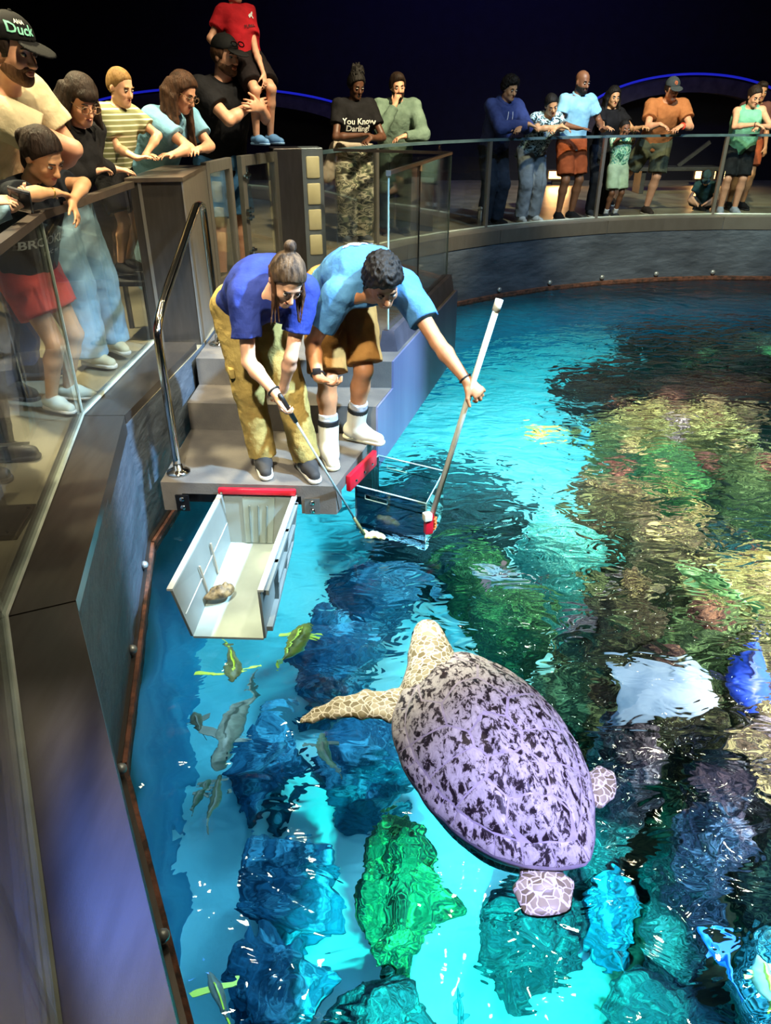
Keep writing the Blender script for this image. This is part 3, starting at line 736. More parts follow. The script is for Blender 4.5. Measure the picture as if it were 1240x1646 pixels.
def voro_skin(name, cell, line, scale, lw, rough=0.35, blot=None):
    m, nt, b = newmat(name)
    tcd = nd(nt, 'ShaderNodeTexCoord')
    vo = nd(nt, 'ShaderNodeTexVoronoi'); vo.feature = 'DISTANCE_TO_EDGE'; vo.inputs['Scale'].default_value = scale
    nz = nd(nt, 'ShaderNodeTexNoise'); nz.inputs['Scale'].default_value = 14
    ad = nd(nt, 'ShaderNodeMixRGB'); ad.blend_type = 'ADD'; ad.inputs[0].default_value = 0.05
    nt.links.new(tcd.outputs['Object'], ad.inputs[1]); nt.links.new(nz.outputs['Color'], ad.inputs[2]); nt.links.new(ad.outputs[0], vo.inputs['Vector'])
    nt.links.new(tcd.outputs['Object'], nz.inputs['Vector'])
    vc = nd(nt, 'ShaderNodeTexVoronoi'); vc.inputs['Scale'].default_value = scale; nt.links.new(ad.outputs[0], vc.inputs['Vector'])
    bl = ramp(nt, [(0.2, hexc(cell[0])), (0.8, hexc(cell[1]))], vc.outputs['Color'])
    fac = nd(nt, 'ShaderNodeMapRange'); fac.inputs[1].default_value = lw * 0.4; fac.inputs[2].default_value = lw; nt.links.new(vo.outputs['Distance'], fac.inputs[0])
    mx = nd(nt, 'ShaderNodeMixRGB'); nt.links.new(fac.outputs[0], mx.inputs[0]); mx.inputs[1].default_value = (*hexc(line), 1); nt.links.new(bl.outputs[0], mx.inputs[2])
    nt.links.new(mx.outputs[0], b.inputs['Base Color']); b.inputs['Roughness'].default_value = rough
    bp = nd(nt, 'ShaderNodeBump'); bp.inputs['Strength'].default_value = 0.35; bp.inputs['Distance'].default_value = 0.01
    nt.links.new(fac.outputs[0], bp.inputs['Height']); nt.links.new(bp.outputs[0], b.inputs['Normal'])
    return m
SKIN_T = voro_skin('turtle_skin', ('#7d7454', '#b9b294'), '#f6f3e4', 36, 0.11)
HEAD_T = voro_skin('turtle_head_scales', ('#a58e5f', '#d9d2b4'), '#fdfbf2', 22, 0.12)
def scute_mat():
    m, nt, b = newmat('turtle_scute')
    tcd = nd(nt, 'ShaderNodeTexCoord'); mp = nd(nt, 'ShaderNodeMapping'); mp.inputs['Rotation'].default_value = (0, 0, -tphi); mp.inputs['Scale'].default_value = (1.3, 0.75, 1)
    nt.links.new(tcd.outputs['Object'], mp.inputs[0])
    n1 = nd(nt, 'ShaderNodeTexNoise'); n1.inputs['Scale'].default_value = 27; n1.inputs['Detail'].default_value = 8; n1.inputs['Roughness'].default_value = 0.72; n1.inputs['Distortion'].default_value = 0.5
    nt.links.new(mp.outputs[0], n1.inputs['Vector'])
    r1 = ramp(nt, [(0.43, hexc('#241c22')), (0.47, hexc('#4c4349')), (0.50, hexc('#c2bfbe')), (0.75, hexc('#ecebe8'))], n1.outputs[0])
    nt.links.new(r1.outputs[0], b.inputs['Base Color']); b.inputs['Roughness'].default_value = 0.38
    bp = nd(nt, 'ShaderNodeBump'); bp.inputs['Strength'].default_value = 0.25; bp.inputs['Distance'].default_value = 0.006
    nt.links.new(n1.outputs[0], bp.inputs['Height']); nt.links.new(bp.outputs[0], b.inputs['Normal'])
    return m
SCUTE = scute_mat()
turtle = empty('sea_turtle', (tc[0], tc[1], WATER_Z), 'big pale green sea turtle with mottled shell swimming at the surface', 'turtle')
# carapace: dome and underside rim
NT_, NR = 96, 22
v = [shell_pt(0, 0)]; f = []
for i in range(1, NR + 1):
    for j in range(NT_):
        t = 2 * math.pi * j / NT_; v.append(shell_pt(i / NR * math.cos(t), i / NR * math.sin(t)))
for j in range(NT_):
    t = 2 * math.pi * j / NT_; q = shell_pt(0.93 * math.cos(t), 0.93 * math.sin(t)); q[2] = SZ - 0.05; v.append(q)
for j in range(NT_):
    f.append((0, 1 + j, 1 + (j + 1) % NT_))
    for i in range(NR):
        a = 1 + i * NT_
        f.append((a + j, a + NT_ + j, a + NT_ + (j + 1) % NT_, a + (j + 1) % NT_))
car = mesh_obj('carapace', v, f, M('shell_seams', '#cfc9d6', '#b3adbd', rough=0.4, scale=20), turtle, smooth=True)
def scute(poly, shrink=0.955, rings=5, lift=0.006):
    poly = np.array(poly, float)
    b = []
    for i in range(len(poly)):
        a, c = poly[i], poly[(i + 1) % len(poly)]
        for k in range(6): b.append(a + (c - a) * k / 6)
    b = np.array(b); c = b.mean(0); b = c + (b - c) * shrink
    v = [shell_pt(c[0], c[1], lift)]; f = []; n = len(b)
    for i in range(1, rings + 1):
        q = c + (b - c) * i / rings
        L = lift if i < rings else 0.0005
        v += list(shell_pt(q[:, 0], q[:, 1], L))
    for j in range(n):
        f.append((0, 1 + j, 1 + (j + 1) % n))
        for i in range(rings - 1):
            a = 1 + i * n; f.append((a + j, a + n + j, a + n + (j + 1) % n, a + (j + 1) % n))
    # orient upwards
    p0, p1, p2 = np.array(v[f[0][0]]), np.array(v[f[0][1]]), np.array(v[f[0][2]])
    if np.cross(p1 - p0, p2 - p0)[2] < 0: f = [q[::-1] for q in f]
    mesh_obj('scute', v, f, SCUTE, car, smooth=True)
XV = [-0.86, -0.56, -0.2, 0.16, 0.5, 0.86]; NW = [0.13, 0.17, 0.19, 0.19, 0.17, 0.15]
for i in range(5):
    xm = (XV[i] + XV[i + 1]) / 2; w = 0.30 if 0 < i < 4 else 0.27
    scute([(XV[i], -NW[i]), (xm, -w), (XV[i + 1], -NW[i + 1]), (XV[i + 1], NW[i + 1]), (xm, w), (XV[i], NW[i])])
RI = 0.86
def ri(ang): return (RI * math.cos(math.radians(ang)), RI * math.sin(math.radians(ang)))
CA = [12, 55, 88, 122, 165]      # costal limits on the marginal ring, from the head
for sgn in (1, -1):
    xm = [(XV[i] + XV[i + 1]) / 2 for i in range(5)]
    for k in range(4):
        i_hi, i_lo = 4 - k, 3 - k
        inner_ = [(xm[i_hi], 0.30 if i_hi < 4 else 0.27), (XV[i_hi], NW[i_hi]), (xm[i_lo], 0.30 if i_lo > 0 else 0.27)]
        outer_ = [ri(t) for t in np.linspace(CA[k + 1], CA[k], 4)]
        poly = inner_ + outer_
        scute([(x, y * sgn) for x, y in poly])
for k in range(26):
    t0, t1 = 2 * math.pi * k / 26, 2 * math.pi * (k + 1) / 26
    scute([((RI + 0.005) * math.cos(t0), (RI + 0.005) * math.sin(t0)), (0.995 * math.cos(t0), 0.995 * math.sin(t0)), (0.995 * math.cos(t1), 0.995 * math.sin(t1)), ((RI + 0.005) * math.cos(t1), (RI + 0.005) * math.sin(t1))], rings=3, lift=0.005)
# body: head, neck, flippers and belly in one skin
S = Sdf()
hz = WATER_Z + 0.05
h0 = P(688, 1020, hz); h1 = P(694, 1062, hz - 0.02); h2 = P(700, 1110, hz - 0.05)
hd = unit(h0 - h1); hs = unit(np.cross(hd, [0, 0, 1])); hu = np.cross(hs, hd)
S.ell(h1 + hd * 0.08, [hd, hs, hu], (0.145, 0.092, 0.085), 0.03)
S.ell(h1 + hd * 0.185, [hd, hs, hu], (0.06, 0.058, 0.055), 0.04)
S.cone(h1, h2, 0.085, 0.13, 0.06, flat=(hs, 1.25))
C3 = np.array([tc[0], tc[1], SZ - 0.1])
S.ell(C3 + np.array([tdir[0], tdir[1], 0]) * 0.02, [[tdir[0], tdir[1], 0], [-tdir[1], tdir[0], 0], [0, 0, 1]], (0.42, 0.27, 0.09), 0.04)
fl = [P(668, 1140, WATER_Z - 0.01), P(630, 1134, WATER_Z + 0.015), P(585, 1132, WATER_Z + 0.03), P(540, 1138, WATER_Z + 0.03), P(505, 1150, WATER_Z + 0.02), P(486, 1158, WATER_Z + 0.005)]
for i in range(5):
    S.cone(fl[i], fl[i + 1], [0.030, 0.028, 0.026, 0.02, 0.015][i], [0.028, 0.026, 0.02, 0.015, 0.010][i], 0.02, flat=(np.array([0.1, 1.0, 0.0]) / math.hypot(0.1, 1), [3.2, 3.0, 2.9, 2.6, 2.2][i]))
# left hind flipper below the tail, right hind flipper beyond the shell edge
rf = [P(866, 1380, WATER_Z - 0.01), P(874, 1425, WATER_Z - 0.0), P(879, 1464, WATER_Z - 0.01)]
side = np.array([1.0, 0.1, 0]); side /= np.linalg.norm(side)
S.cone(rf[0], rf[1], 0.030, 0.030, 0.02, flat=(side, 2.6)).cone(rf[1], rf[2], 0.032, 0.026, 0.02, flat=(side, 3.3))
rg = [P(930, 1270, WATER_Z - 0.03), P(964, 1265, WATER_Z + 0.0), P(984, 1262, WATER_Z + 0.0)]
S.cone(rg[0], rg[1], 0.028, 0.024, 0.02, flat=(np.array([0.25, 0.97, 0]), 3.2)).cone(rg[1], rg[2], 0.024, 0.018, 0.02, flat=(np.array([0.25, 0.97, 0]), 4.0))
# right front flipper trails under water
q0, q1, q2 = P(780, 1150, WATER_Z - 0.1), P(820, 1190, WATER_Z - 0.16), P(850, 1260, WATER_Z - 0.2)
S.cone(q0, q1, 0.03, 0.028, 0.02, flat=(np.array([0.2, 0.98, 0]), 2.6)).cone(q1, q2, 0.028, 0.014, 0.02, flat=(np.array([0.2, 0.98, 0]), 2.8))
S.build('turtle_body', SKIN_T, turtle, 0.009)
Hh = Sdf()
Hh.ell(h1 + hd * 0.085, [hd, hs, hu], (0.138, 0.086, 0.0895), 0.02, clip=[(h1 + hu * 0.015, -hu), (h1 + hd * 0.0, -hd)])
Hh.build('head_shield', HEAD_T, turtle, 0.008)
EYE_B = M('dark_eye', '#0c0b0a', '#151310', rough=0.1)
for sg in (-1, 1):
    e = h1 + hd * 0.15 + hs * sg * 0.068 + hu * 0.022
    S2 = Sdf().ell(e, [hd, hs, hu], (0.02, 0.012, 0.016)); S2.build('eye', EYE_B, turtle, 0.004)

# ================================================================ CORALS AND ROCKS
def coral_mat(name, cols, scale=8.0, rough=0.85, bump=0.7, vor=False):
    m, nt, b = newmat(name)
    tcd = nd(nt, 'ShaderNodeTexCoord'); oi = nd(nt, 'ShaderNodeObjectInfo')
    mp = nd(nt, 'ShaderNodeMapping'); nt.links.new(tcd.outputs['Object'], mp.inputs[0]); nt.links.new(oi.outputs['Location'], mp.inputs['Location'])
    n = nd(nt, 'ShaderNodeTexNoise'); n.inputs['Scale'].default_value = scale; n.inputs['Detail'].default_value = 6; n.inputs['Roughness'].default_value = 0.65; n.inputs['Distortion'].default_value = 1.6
    nt.links.new(mp.outputs[0], n.inputs['Vector'])
    st = [(0.28 + 0.44 * i / (len(cols) - 1), hexc(c)) for i, c in enumerate(cols)]
    r = ramp(nt, st, n.outputs[0]); nt.links.new(r.outputs[0], b.inputs['Base Color']); b.inputs['Roughness'].default_value = rough
    t = nd(nt, 'ShaderNodeTexVoronoi' if vor else 'ShaderNodeTexNoise'); t.inputs['Scale'].default_value = scale * 5
    nt.links.new(mp.outputs[0], t.inputs['Vector'])
    bp = nd(nt, 'ShaderNodeBump'); bp.inputs['Strength'].default_value = bump; bp.inputs['Distance'].default_value = 0.05
    nt.links.new(t.outputs[0], bp.inputs['Height']); nt.links.new(bp.outputs[0], b.inputs['Normal'])
    return m
CM = {
 'brown': coral_mat('brown_coral', ['#1f1510', '#5e4630', '#33281d', '#a08c5a', '#6a543a']),
 'olive': coral_mat('olive_coral', ['#181d12', '#565f33', '#2e3520', '#98a062', '#66703f']),
 'green': coral_mat('green_coral', ['#08200f', '#1a4f2a', '#0f3419', '#4f8a44', '#225c34'], vor=True),
 'teal': coral_mat('teal_coral', ['#12474c', '#3fa094', '#2a7a78', '#86d2bb', '#3f9a92'], scale=9, vor=True),
 'purple': coral_mat('purple_coral', ['#1f1518', '#6e5860', '#3c3036', '#b09a9a', '#6a5a60']),  # on the lower reef this colour also carries the violet light
 'maroon': coral_mat('maroon_coral', ['#200a0a', '#5e2a22', '#34161a', '#8f5a44', '#4a2226']),
 'yellow': coral_mat('yellow_coral', ['#2c2212', '#7d6a34', '#4a3d20', '#c4b872', '#6f6034']),
 'dark': coral_mat('dark_rock', ['#0a1418', '#1f3a40', '#14282e', '#345a58', '#1c3438']),
 'bluegrey': coral_mat('blue_grey_rock', ['#123044', '#2c6a86', '#1e4a62', '#6aa8bc', '#2f6a80'], scale=3),
}
def ico(sub):
    bm = bmesh.new(); bmesh.ops.create_icosphere(bm, subdivisions=sub, radius=1.0); bm.verts.index_update()
    v = np.array([q.co for q in bm.verts]); f = [[q.index for q in g.verts] for g in bm.faces]; bm.free(); return v, f
ICO5, ICO4, ICO3 = ico(5), ico(4), ico(3)
def mound_shape(d, c, R, rough, freq, seed, foot=None):
    """lumpy boulder; with foot the lower half runs down to that level as a thick base"""
    R = np.array(R, float)
    k = 1 + rough * (wob(d, freq, seed) + 0.55 * wob(d, freq * 2.1, seed + 3) + 0.3 * wob(d, freq * 4.3, seed + 7))
    w = d * k[:, None] * R
    if foot is not None:
        lowr = d[:, 2] < 0
        t = np.clip(-d[:, 2], 0, 1); h = np.sqrt(np.maximum(1 - t * t, 1e-9))
        prof = np.where(t < 0.92, 1 - 0.25 * t, (1 - 0.25 * 0.92) * np.sqrt(np.clip((1 - t) / 0.08, 0, 1)))
        hk = np.where(lowr, prof / h, 1.0)
        w[:, 0] *= hk; w[:, 1] *= hk
        zz = np.clip(t / 0.92, 0, 1)
        w[:, 2] = np.where(lowr, -zz * (c[2] - foot - 0.004), w[:, 2])
    return w + np.array(c)
def mound(c, r, rough, freq, mat, name, label, seed, group=None, cat='coral', foot=None, mesh=None):
    v, f = mesh or ICO5
    w = mound_shape(v, c, r, rough, freq, seed, foot)
    o = mesh_obj(name, w, f, mat, smooth=True, loc=(c[0], c[1], w[:, 2].min()))
    return tag(o, label, cat, group)
def place(px, py, z): return PW(px, py, z)
def plate(c, r, mat, label, seed, group=None, tilt=0.2, stalk=0.28):
    """ruffled plate coral on a short stalk"""
    root = empty('plate_coral', (c[0], c[1], c[2] - stalk), label, 'coral', group)
    NA, NB = 56, 9; v, f = [], []
    rng = np.random.RandomState(int(seed * 10) % 9999); ph = rng.rand() * 6
    top = []
    for side_ in (0, 1):
        for i in range(NB):
            for j in range(NA):
                t = 2 * math.pi * j / NA; s = (i + 0.3) / (NB - 0.7)
                rr = r * s * (1 + 0.16 * math.sin(3 * t + ph) + 0.1 * math.sin(7 * t + 2 * ph) * s)
                z = 0.16 * r * s * s * 1.6 + 0.12 * r * s * s * math.sin(8 * t + ph) + 0.05 * r * math.sin(14 * s + ph) - side_ * 0.025
                x, y = rr * math.cos(t), rr * math.sin(t)
                v.append((c[0] + x, c[1] + y, c[2] + z + tilt * x * math.cos(ph) + tilt * y * math.sin(ph)))
    n = NA * NB
    for i in range(NB - 1):
        for j in range(NA):
            a, b, c2, d = i * NA + j, i * NA + (j + 1) % NA, (i + 1) * NA + (j + 1) % NA, (i + 1) * NA + j
            f += [(a, b, c2, d)[::-1], (a + n, b + n, c2 + n, d + n)]
    for j in range(NA):
        a, b = (NB - 1) * NA + j, (NB - 1) * NA + (j + 1) % NA; f.append((a, b, b + n, a + n))
    f.append(tuple(range(NA))); f.append(tuple(reversed(range(n, n + NA))))
    mesh_obj('plate', v, f, mat, root, smooth=True)
    MB().tube([(c[0], c[1], c[2] - stalk), (c[0], c[1], c[2] + 0.01)], [0.45 * r, 0.22 * r], 10).build('stalk', mat, root, smooth=True)
    return root
def branches(c, r, mat, label, seed, group=None, n=16):
    rng = np.random.RandomState(int(seed)); root = empty('branching_coral', (c[0], c[1], c[2]), label, 'coral', group)
    for k in range(n):
        a = rng.rand() * 6.28; q = rng.rand() ** 0.5 * r * 0.45
        p0 = np.array([c[0] + 0.4 * q * math.cos(a), c[1] + 0.4 * q * math.sin(a), c[2]])
        p2 = np.array([c[0] + 2.0 * q * math.cos(a), c[1] + 2.0 * q * math.sin(a), c[2] + r * (0.7 + 0.5 * rng.rand())])
        p1 = (p0 + p2) / 2 + rng.randn(3) * r * 0.12
        MB().tube(bez([p0, p1, p2], 4), [0.07 * r * (1 - 0.07 * i) for i in range(9)], 7).build('branch', mat, root, smooth=True)
    return root
# rocks and mounds placed where they show through the surface; tops lie between 0.4 and 2 m under water
MD = [ # px, py, z centre, (rx, ry, rz), roughness, freq, material, name, label
 (628, 1395, -2.6, (0.22, 0.40, 0.42), 0.34, 3.8, 'green', 'boulder_coral', 'tall bright green boulder coral beside the bright sand patch'),
 (868, 1475, -2.8, (0.24, 0.22, 0.35), 0.36, 4.0, 'dark', 'reef_rock', 'dark green rock under the hind flipper of the turtle'),
 (610, 1640, -2.75, (0.28, 0.28, 0.35), 0.25, 3.0, 'dark', 'reef_rock', 'dark rock at the bottom edge in front of the sand patch'),
 (450, 1545, -2.75, (0.28, 0.32, 0.4), 0.4, 3.6, 'bluegrey', 'reef_rock', 'blue grey lumpy rock near the lower left wall'),
 (470, 1400, -2.8, (0.34, 0.34, 0.35), 0.42, 3.6, 'bluegrey', 'reef_rock', 'lumpy blue rock left of the green boulder coral'),
 (550, 1190, -2.7, (0.50, 0.45, 0.4), 0.32, 3.4, 'bluegrey', 'reef_rock', 'round blue rock below the outstretched front flipper'),
 (470, 1210, -2.8, (0.4, 0.5, 0.35), 0.42, 3.6, 'bluegrey', 'reef_rock', 'blue rock between the wall fish and the turtle flipper'),
 (560, 1010, -2.6, (0.6, 0.6, 0.5), 0.34, 3.4, 'bluegrey', 'reef_rock', 'broad blue rock ahead of the turtle snout'),
 (620, 940, -2.5, (0.8, 0.55, 0.5), 0.34, 3.4, 'bluegrey', 'reef_rock', 'wide blue rock under the grey and clear boxes'),
 (830, 975, -2.15, (0.36, 0.40, 0.45), 0.12, 4.0, 'green', 'brain_coral', 'blue green brain coral right of the turtle head'),
 (925, 850, -2.1, (0.52, 0.5, 0.55), 0.10, 4.5, 'teal', 'brain_coral', 'big teal brain coral in the middle of the reef'),
 (745, 895, -2.4, (0.4, 0.4, 0.4), 0.2, 3.2, 'green', 'boulder_coral', 'green boulder coral under the end of the white pole'),
 (730, 800, -2.5, (0.9, 0.8, 0.55), 0.28, 2.6, 'dark', 'reef_rock', 'mottled dark rock right of the clear box'),
 (1090, 740, -1.85, (0.42, 0.55, 0.5), 0.18, 3.4, 'green', 'boulder_coral', 'grass green boulder coral among the brown reef'),
 (1205, 755, -2.0, (0.6, 0.8, 0.6), 0.2, 3.0, 'olive', 'boulder_coral', 'olive boulder coral at the right edge beside the green one'),
 (1100, 600, -2.0, (1.3, 0.8, 0.6), 0.28, 3.0, 'maroon', 'reef_rock', 'dark maroon reef ridge far right'),
 (1238, 556, -2.0, (0.6, 0.6, 0.7), 0.28, 3.0, 'maroon', 'reef_rock', 'reddish reef block at the far right edge'),
 (1000, 600, -2.2, (0.9, 0.4, 0.5), 0.28, 3.0, 'maroon', 'reef_rock', 'thin maroon reef spur pointing left'),
 (1090, 670, -1.8, (0.85, 0.35, 0.4), 0.3, 3.6, 'yellow', 'ridge_coral', 'yellow brown coral ridge below the maroon reef'),
 (985, 790, -1.75, (0.48, 0.25, 0.4), 0.3, 3.8, 'brown', 'ridge_coral', 'brown coral ridge above the teal brain coral'),
 (1060, 850, -1.85, (0.42, 0.28, 0.4), 0.3, 3.8, 'brown', 'ridge_coral', 'brown coral ridge right of the teal brain coral'),
 (1190, 850, -2.7, (0.5, 0.4, 0.3), 0.2, 3.0, 'dark', 'reef_rock', 'dark hollow rock above the green fish'),
 (1010, 985, -1.9, (0.45, 0.32, 0.45), 0.3, 3.4, 'brown', 'reef_rock', 'brown reef block above the pale ray'),
 (1116, 1000, -2.0, (0.36, 0.28, 0.45), 0.3, 3.4, 'olive', 'reef_rock', 'olive reef block below the green fish'),
 (1220, 930, -1.95, (0.35, 0.36, 0.5), 0.3, 3.6, 'yellow', 'boulder_coral', 'yellow boulder coral at the right edge by the green fish'),
 (1228, 1078, -2.05, (0.25, 0.3, 0.45), 0.3, 3.4, 'brown', 'reef_rock', 'brown reef block at the right edge behind the blue fish'),
 (960, 1110, -1.95, (0.30, 0.35, 0.45), 0.3, 3.6, 'olive', 'reef_rock', 'olive reef block between turtle shell and ray'),
 (1080, 1110, -2.1, (0.5, 0.42, 0.4), 0.28, 3.0, 'brown', 'reef_rock', 'brown reef block right under the pale ray'),
 (1190, 1190, -1.95, (0.36, 0.32, 0.45), 0.28, 3.4, 'purple', 'reef_rock', 'purple reef block below the blue fish'),
 (1060, 1235, -1.8, (0.35, 0.28, 0.42), 0.3, 3.6, 'purple', 'reef_rock', 'purple reef block below the ray'),
 (1160, 1300, -1.75, (0.38, 0.26, 0.45), 0.3, 3.8, 'purple', 'reef_rock', 'violet tinted reef block at the lower edge of the reef'),
 (1240, 1290, -1.7, (0.3, 0.35, 0.45), 0.3, 3.6, 'brown', 'reef_rock', 'brown reef block low on the right edge'),
 (1200, 1520, -2.5, (0.26, 0.32, 0.4), 0.14, 3.0, 'teal', 'boulder_coral', 'teal folded boulder coral near the lower right corner'),
 (1085, 1570, -2.8, (0.42, 0.4, 0.35), 0.2, 2.6, 'dark', 'reef_rock', 'deep blue rock near the lower right corner'),
 (1040, 1430, -2.85, (0.32, 0.3, 0.35), 0.22, 2.8, 'bluegrey', 'reef_rock', 'blue rock right of the turtle tail'),
 (1120, 1420, -2.8, (0.45, 0.4, 0.4), 0.22, 2.8, 'dark', 'reef_rock', 'dark blue rock below the violet reef edge'),
]
from mathutils.bvhtree import BVHTree
RK = []
for k, (px, py, z, r, rg_, fq, m_, nm, lab) in enumerate(MD):
    RK.append(dict(c=place(px, py, z + 0.6 * r[2]) - np.array([0, 0, 0.6 * r[2]]), r=np.array(r, float), a=(rg_, fq), m=m_, n=nm, l=lab, s=1.7 * k))
def proxy(q):
    w = mound_shape(ICO3[0], q['c'], q['r'] * 1.04, *q['a'], q['s'], BOTTOM)
    q['b'] = (w.min(0), w.max(0)); q['t'] = BVHTree.FromPolygons(w.tolist(), ICO3[1])
for q in RK: proxy(q)
for it in range(30):                                   # let neighbours stand beside each other without growing through
    hit = set()
    for i in range(len(RK)):
        for j in range(i + 1, len(RK)):
            a, b = RK[i], RK[j]
            if np.all(a['b'][0] < b['b'][1]) and np.all(b['b'][0] < a['b'][1]) and a['t'].overlap(b['t']):
                d = (a['c'] - b['c']) * np.array([1, 1, 0]); d = d / (np.linalg.norm(d) + 1e-6)
                for q, sg in ((a, 1), (b, -1)): q['r'][:2] *= 0.955; q['c'] = q['c'] + d * sg * 0.018
                hit |= {i, j}
    for i in hit: proxy(RK[i])
    if not hit: break
TREES = []
for q in RK:
    mound(q['c'], q['r'], *q['a'], CM[q['m']], q['n'], q['l'], q['s'], cat='rock' if 'rock' in q['n'] else 'coral', foot=BOTTOM, mesh=ICO5 if q['c'][1] < 2.9 else ICO4)
    w = mound_shape(ICO4[0], q['c'], q['r'], *q['a'], q['s'], BOTTOM); TREES.append((w.min(0), w.max(0), BVHTree.FromPolygons(w.tolist(), ICO4[1])))
def ground(x, y, rb):
    """highest rock under a round footprint, else the sand"""
    z = BOTTOM
    for lo, hi, t in TREES:
        if x + rb < lo[0] or x - rb > hi[0] or y + rb < lo[1] or y - rb > hi[1]: continue
        for k in range(13):
            rr = 0 if k == 0 else rb * (0.5 if k < 7 else 1.0); an_ = k * 1.047
            h = t.ray_cast(Vector((x + rr * math.cos(an_), y + rr * math.sin(an_), -0.5)), Vector((0, 0, -1)))
            if h[0] is not None: z = max(z, h[0].z)
    return z
# smaller colonies covering the reef, each named by what it grows next to
LAND = [(1160, 945, 'big green fish'), (1065, 1110, 'pale ray'), (1208, 1085, 'blue fish'), (925, 850, 'teal brain coral'), (1090, 740, 'grass green boulder coral'), (1090, 670, 'yellow brown ridge coral'),
        (985, 790, 'brown ridge coral'), (1220, 930, 'yellow boulder coral'), (1205, 755, 'olive boulder coral'), (1060, 1235, 'purple reef block'), (1160, 1300, 'violet reef edge'), (870, 1150, 'turtle shell'), (1190, 850, 'dark hollow rock'), (1100, 600, 'maroon ridge')]
seen_l = set()
def land_label(stem, px, py):
    for X, Y, nm in sorted(LAND, key=lambda q: (q[0] - px) ** 2 + (q[1] - py) ** 2):
        dx, dy = px - X, py - Y; far = math.hypot(dx, dy)
        h = 'left' if dx < 0 else 'right'; v_ = 'above' if dy < 0 else 'below'
        rel = f'to the {h} of' if abs(dx) > 1.8 * abs(dy) else (v_ if abs(dy) > 1.8 * abs(dx) else f'{v_} and {h} of')
        for pre in ('close ' if far < 70 else '', 'well ' if far > 110 else 'just '):
            l = f'small {stem} {pre}{rel} the {nm}'
            if l not in seen_l: seen_l.add(l); return l
    return f'small {stem} on the reef'
rng = np.random.RandomState(11)
def inside(poly, x, y):
    c = False; n = len(poly)
    for i in range(n):
        x1, y1 = poly[i]; x2, y2 = poly[(i + 1) % n]
        if (y1 > y) != (y2 > y) and x < (x2 - x1) * (y - y1) / (y2 - y1) + x1: c = not c
    return c
REEF = [(925, 770), (1000, 680), (1060, 630), (1235, 610), (1238, 1350), (1130, 1330), (1040, 1250), (960, 1160), (900, 1050), (930, 950), (1000, 900)]
cnt = 0; used = []; tries = 0
while cnt < 96 and tries < 4000:
    tries += 1
    px, py = rng.uniform(890, 1240), rng.uniform(600, 1350)
    if not inside(REEF, px, py): continue
    low = py > 1150
    key = rng.choice(['purple', 'brown', 'purple', 'olive'] if low else ['brown', 'olive', 'yellow', 'brown', 'brown', 'maroon', 'purple'])  # lower colonies picked more purple: violet light put into the coral colour
    kind = rng.randint(3); r = rng.uniform(0.07, 0.15)
    z = -1.4
    for _ in range(4): c = place(px, py, z + 0.5 * r); z = ground(c[0], c[1], r * 1.12) + 0.008
    if z < -2.3: continue
    if any(math.hypot(c[0] - a, c[1] - b) < (r + q) * 1.25 for a, b, q in used): continue
    used.append((c[0], c[1], r))
    c = np.array([c[0], c[1], z])
    if kind == 0: plate(c + np.array([0, 0, 0.5 * r + 0.05]), r, CM[key], land_label(f'{key} plate coral', px, py), cnt * 1.3, 'plate corals on the reef', 0.12, 0.5 * r + 0.05)
    elif kind == 1: mound(c + np.array([0, 0, r * 0.25]), (r, r * 0.9, r * 0.8), 0.2, 4.5, CM[key], 'boulder_coral', land_label(f'{key} knobbly coral', px, py), cnt * 0.7, 'small knobbly corals on the reef', foot=z, mesh=ICO4)
    else: branches(c, r * 1.1, CM[key], land_label(f'{key} branching coral', px, py), cnt + 5, 'branching corals on the reef', 11)
    cnt += 1


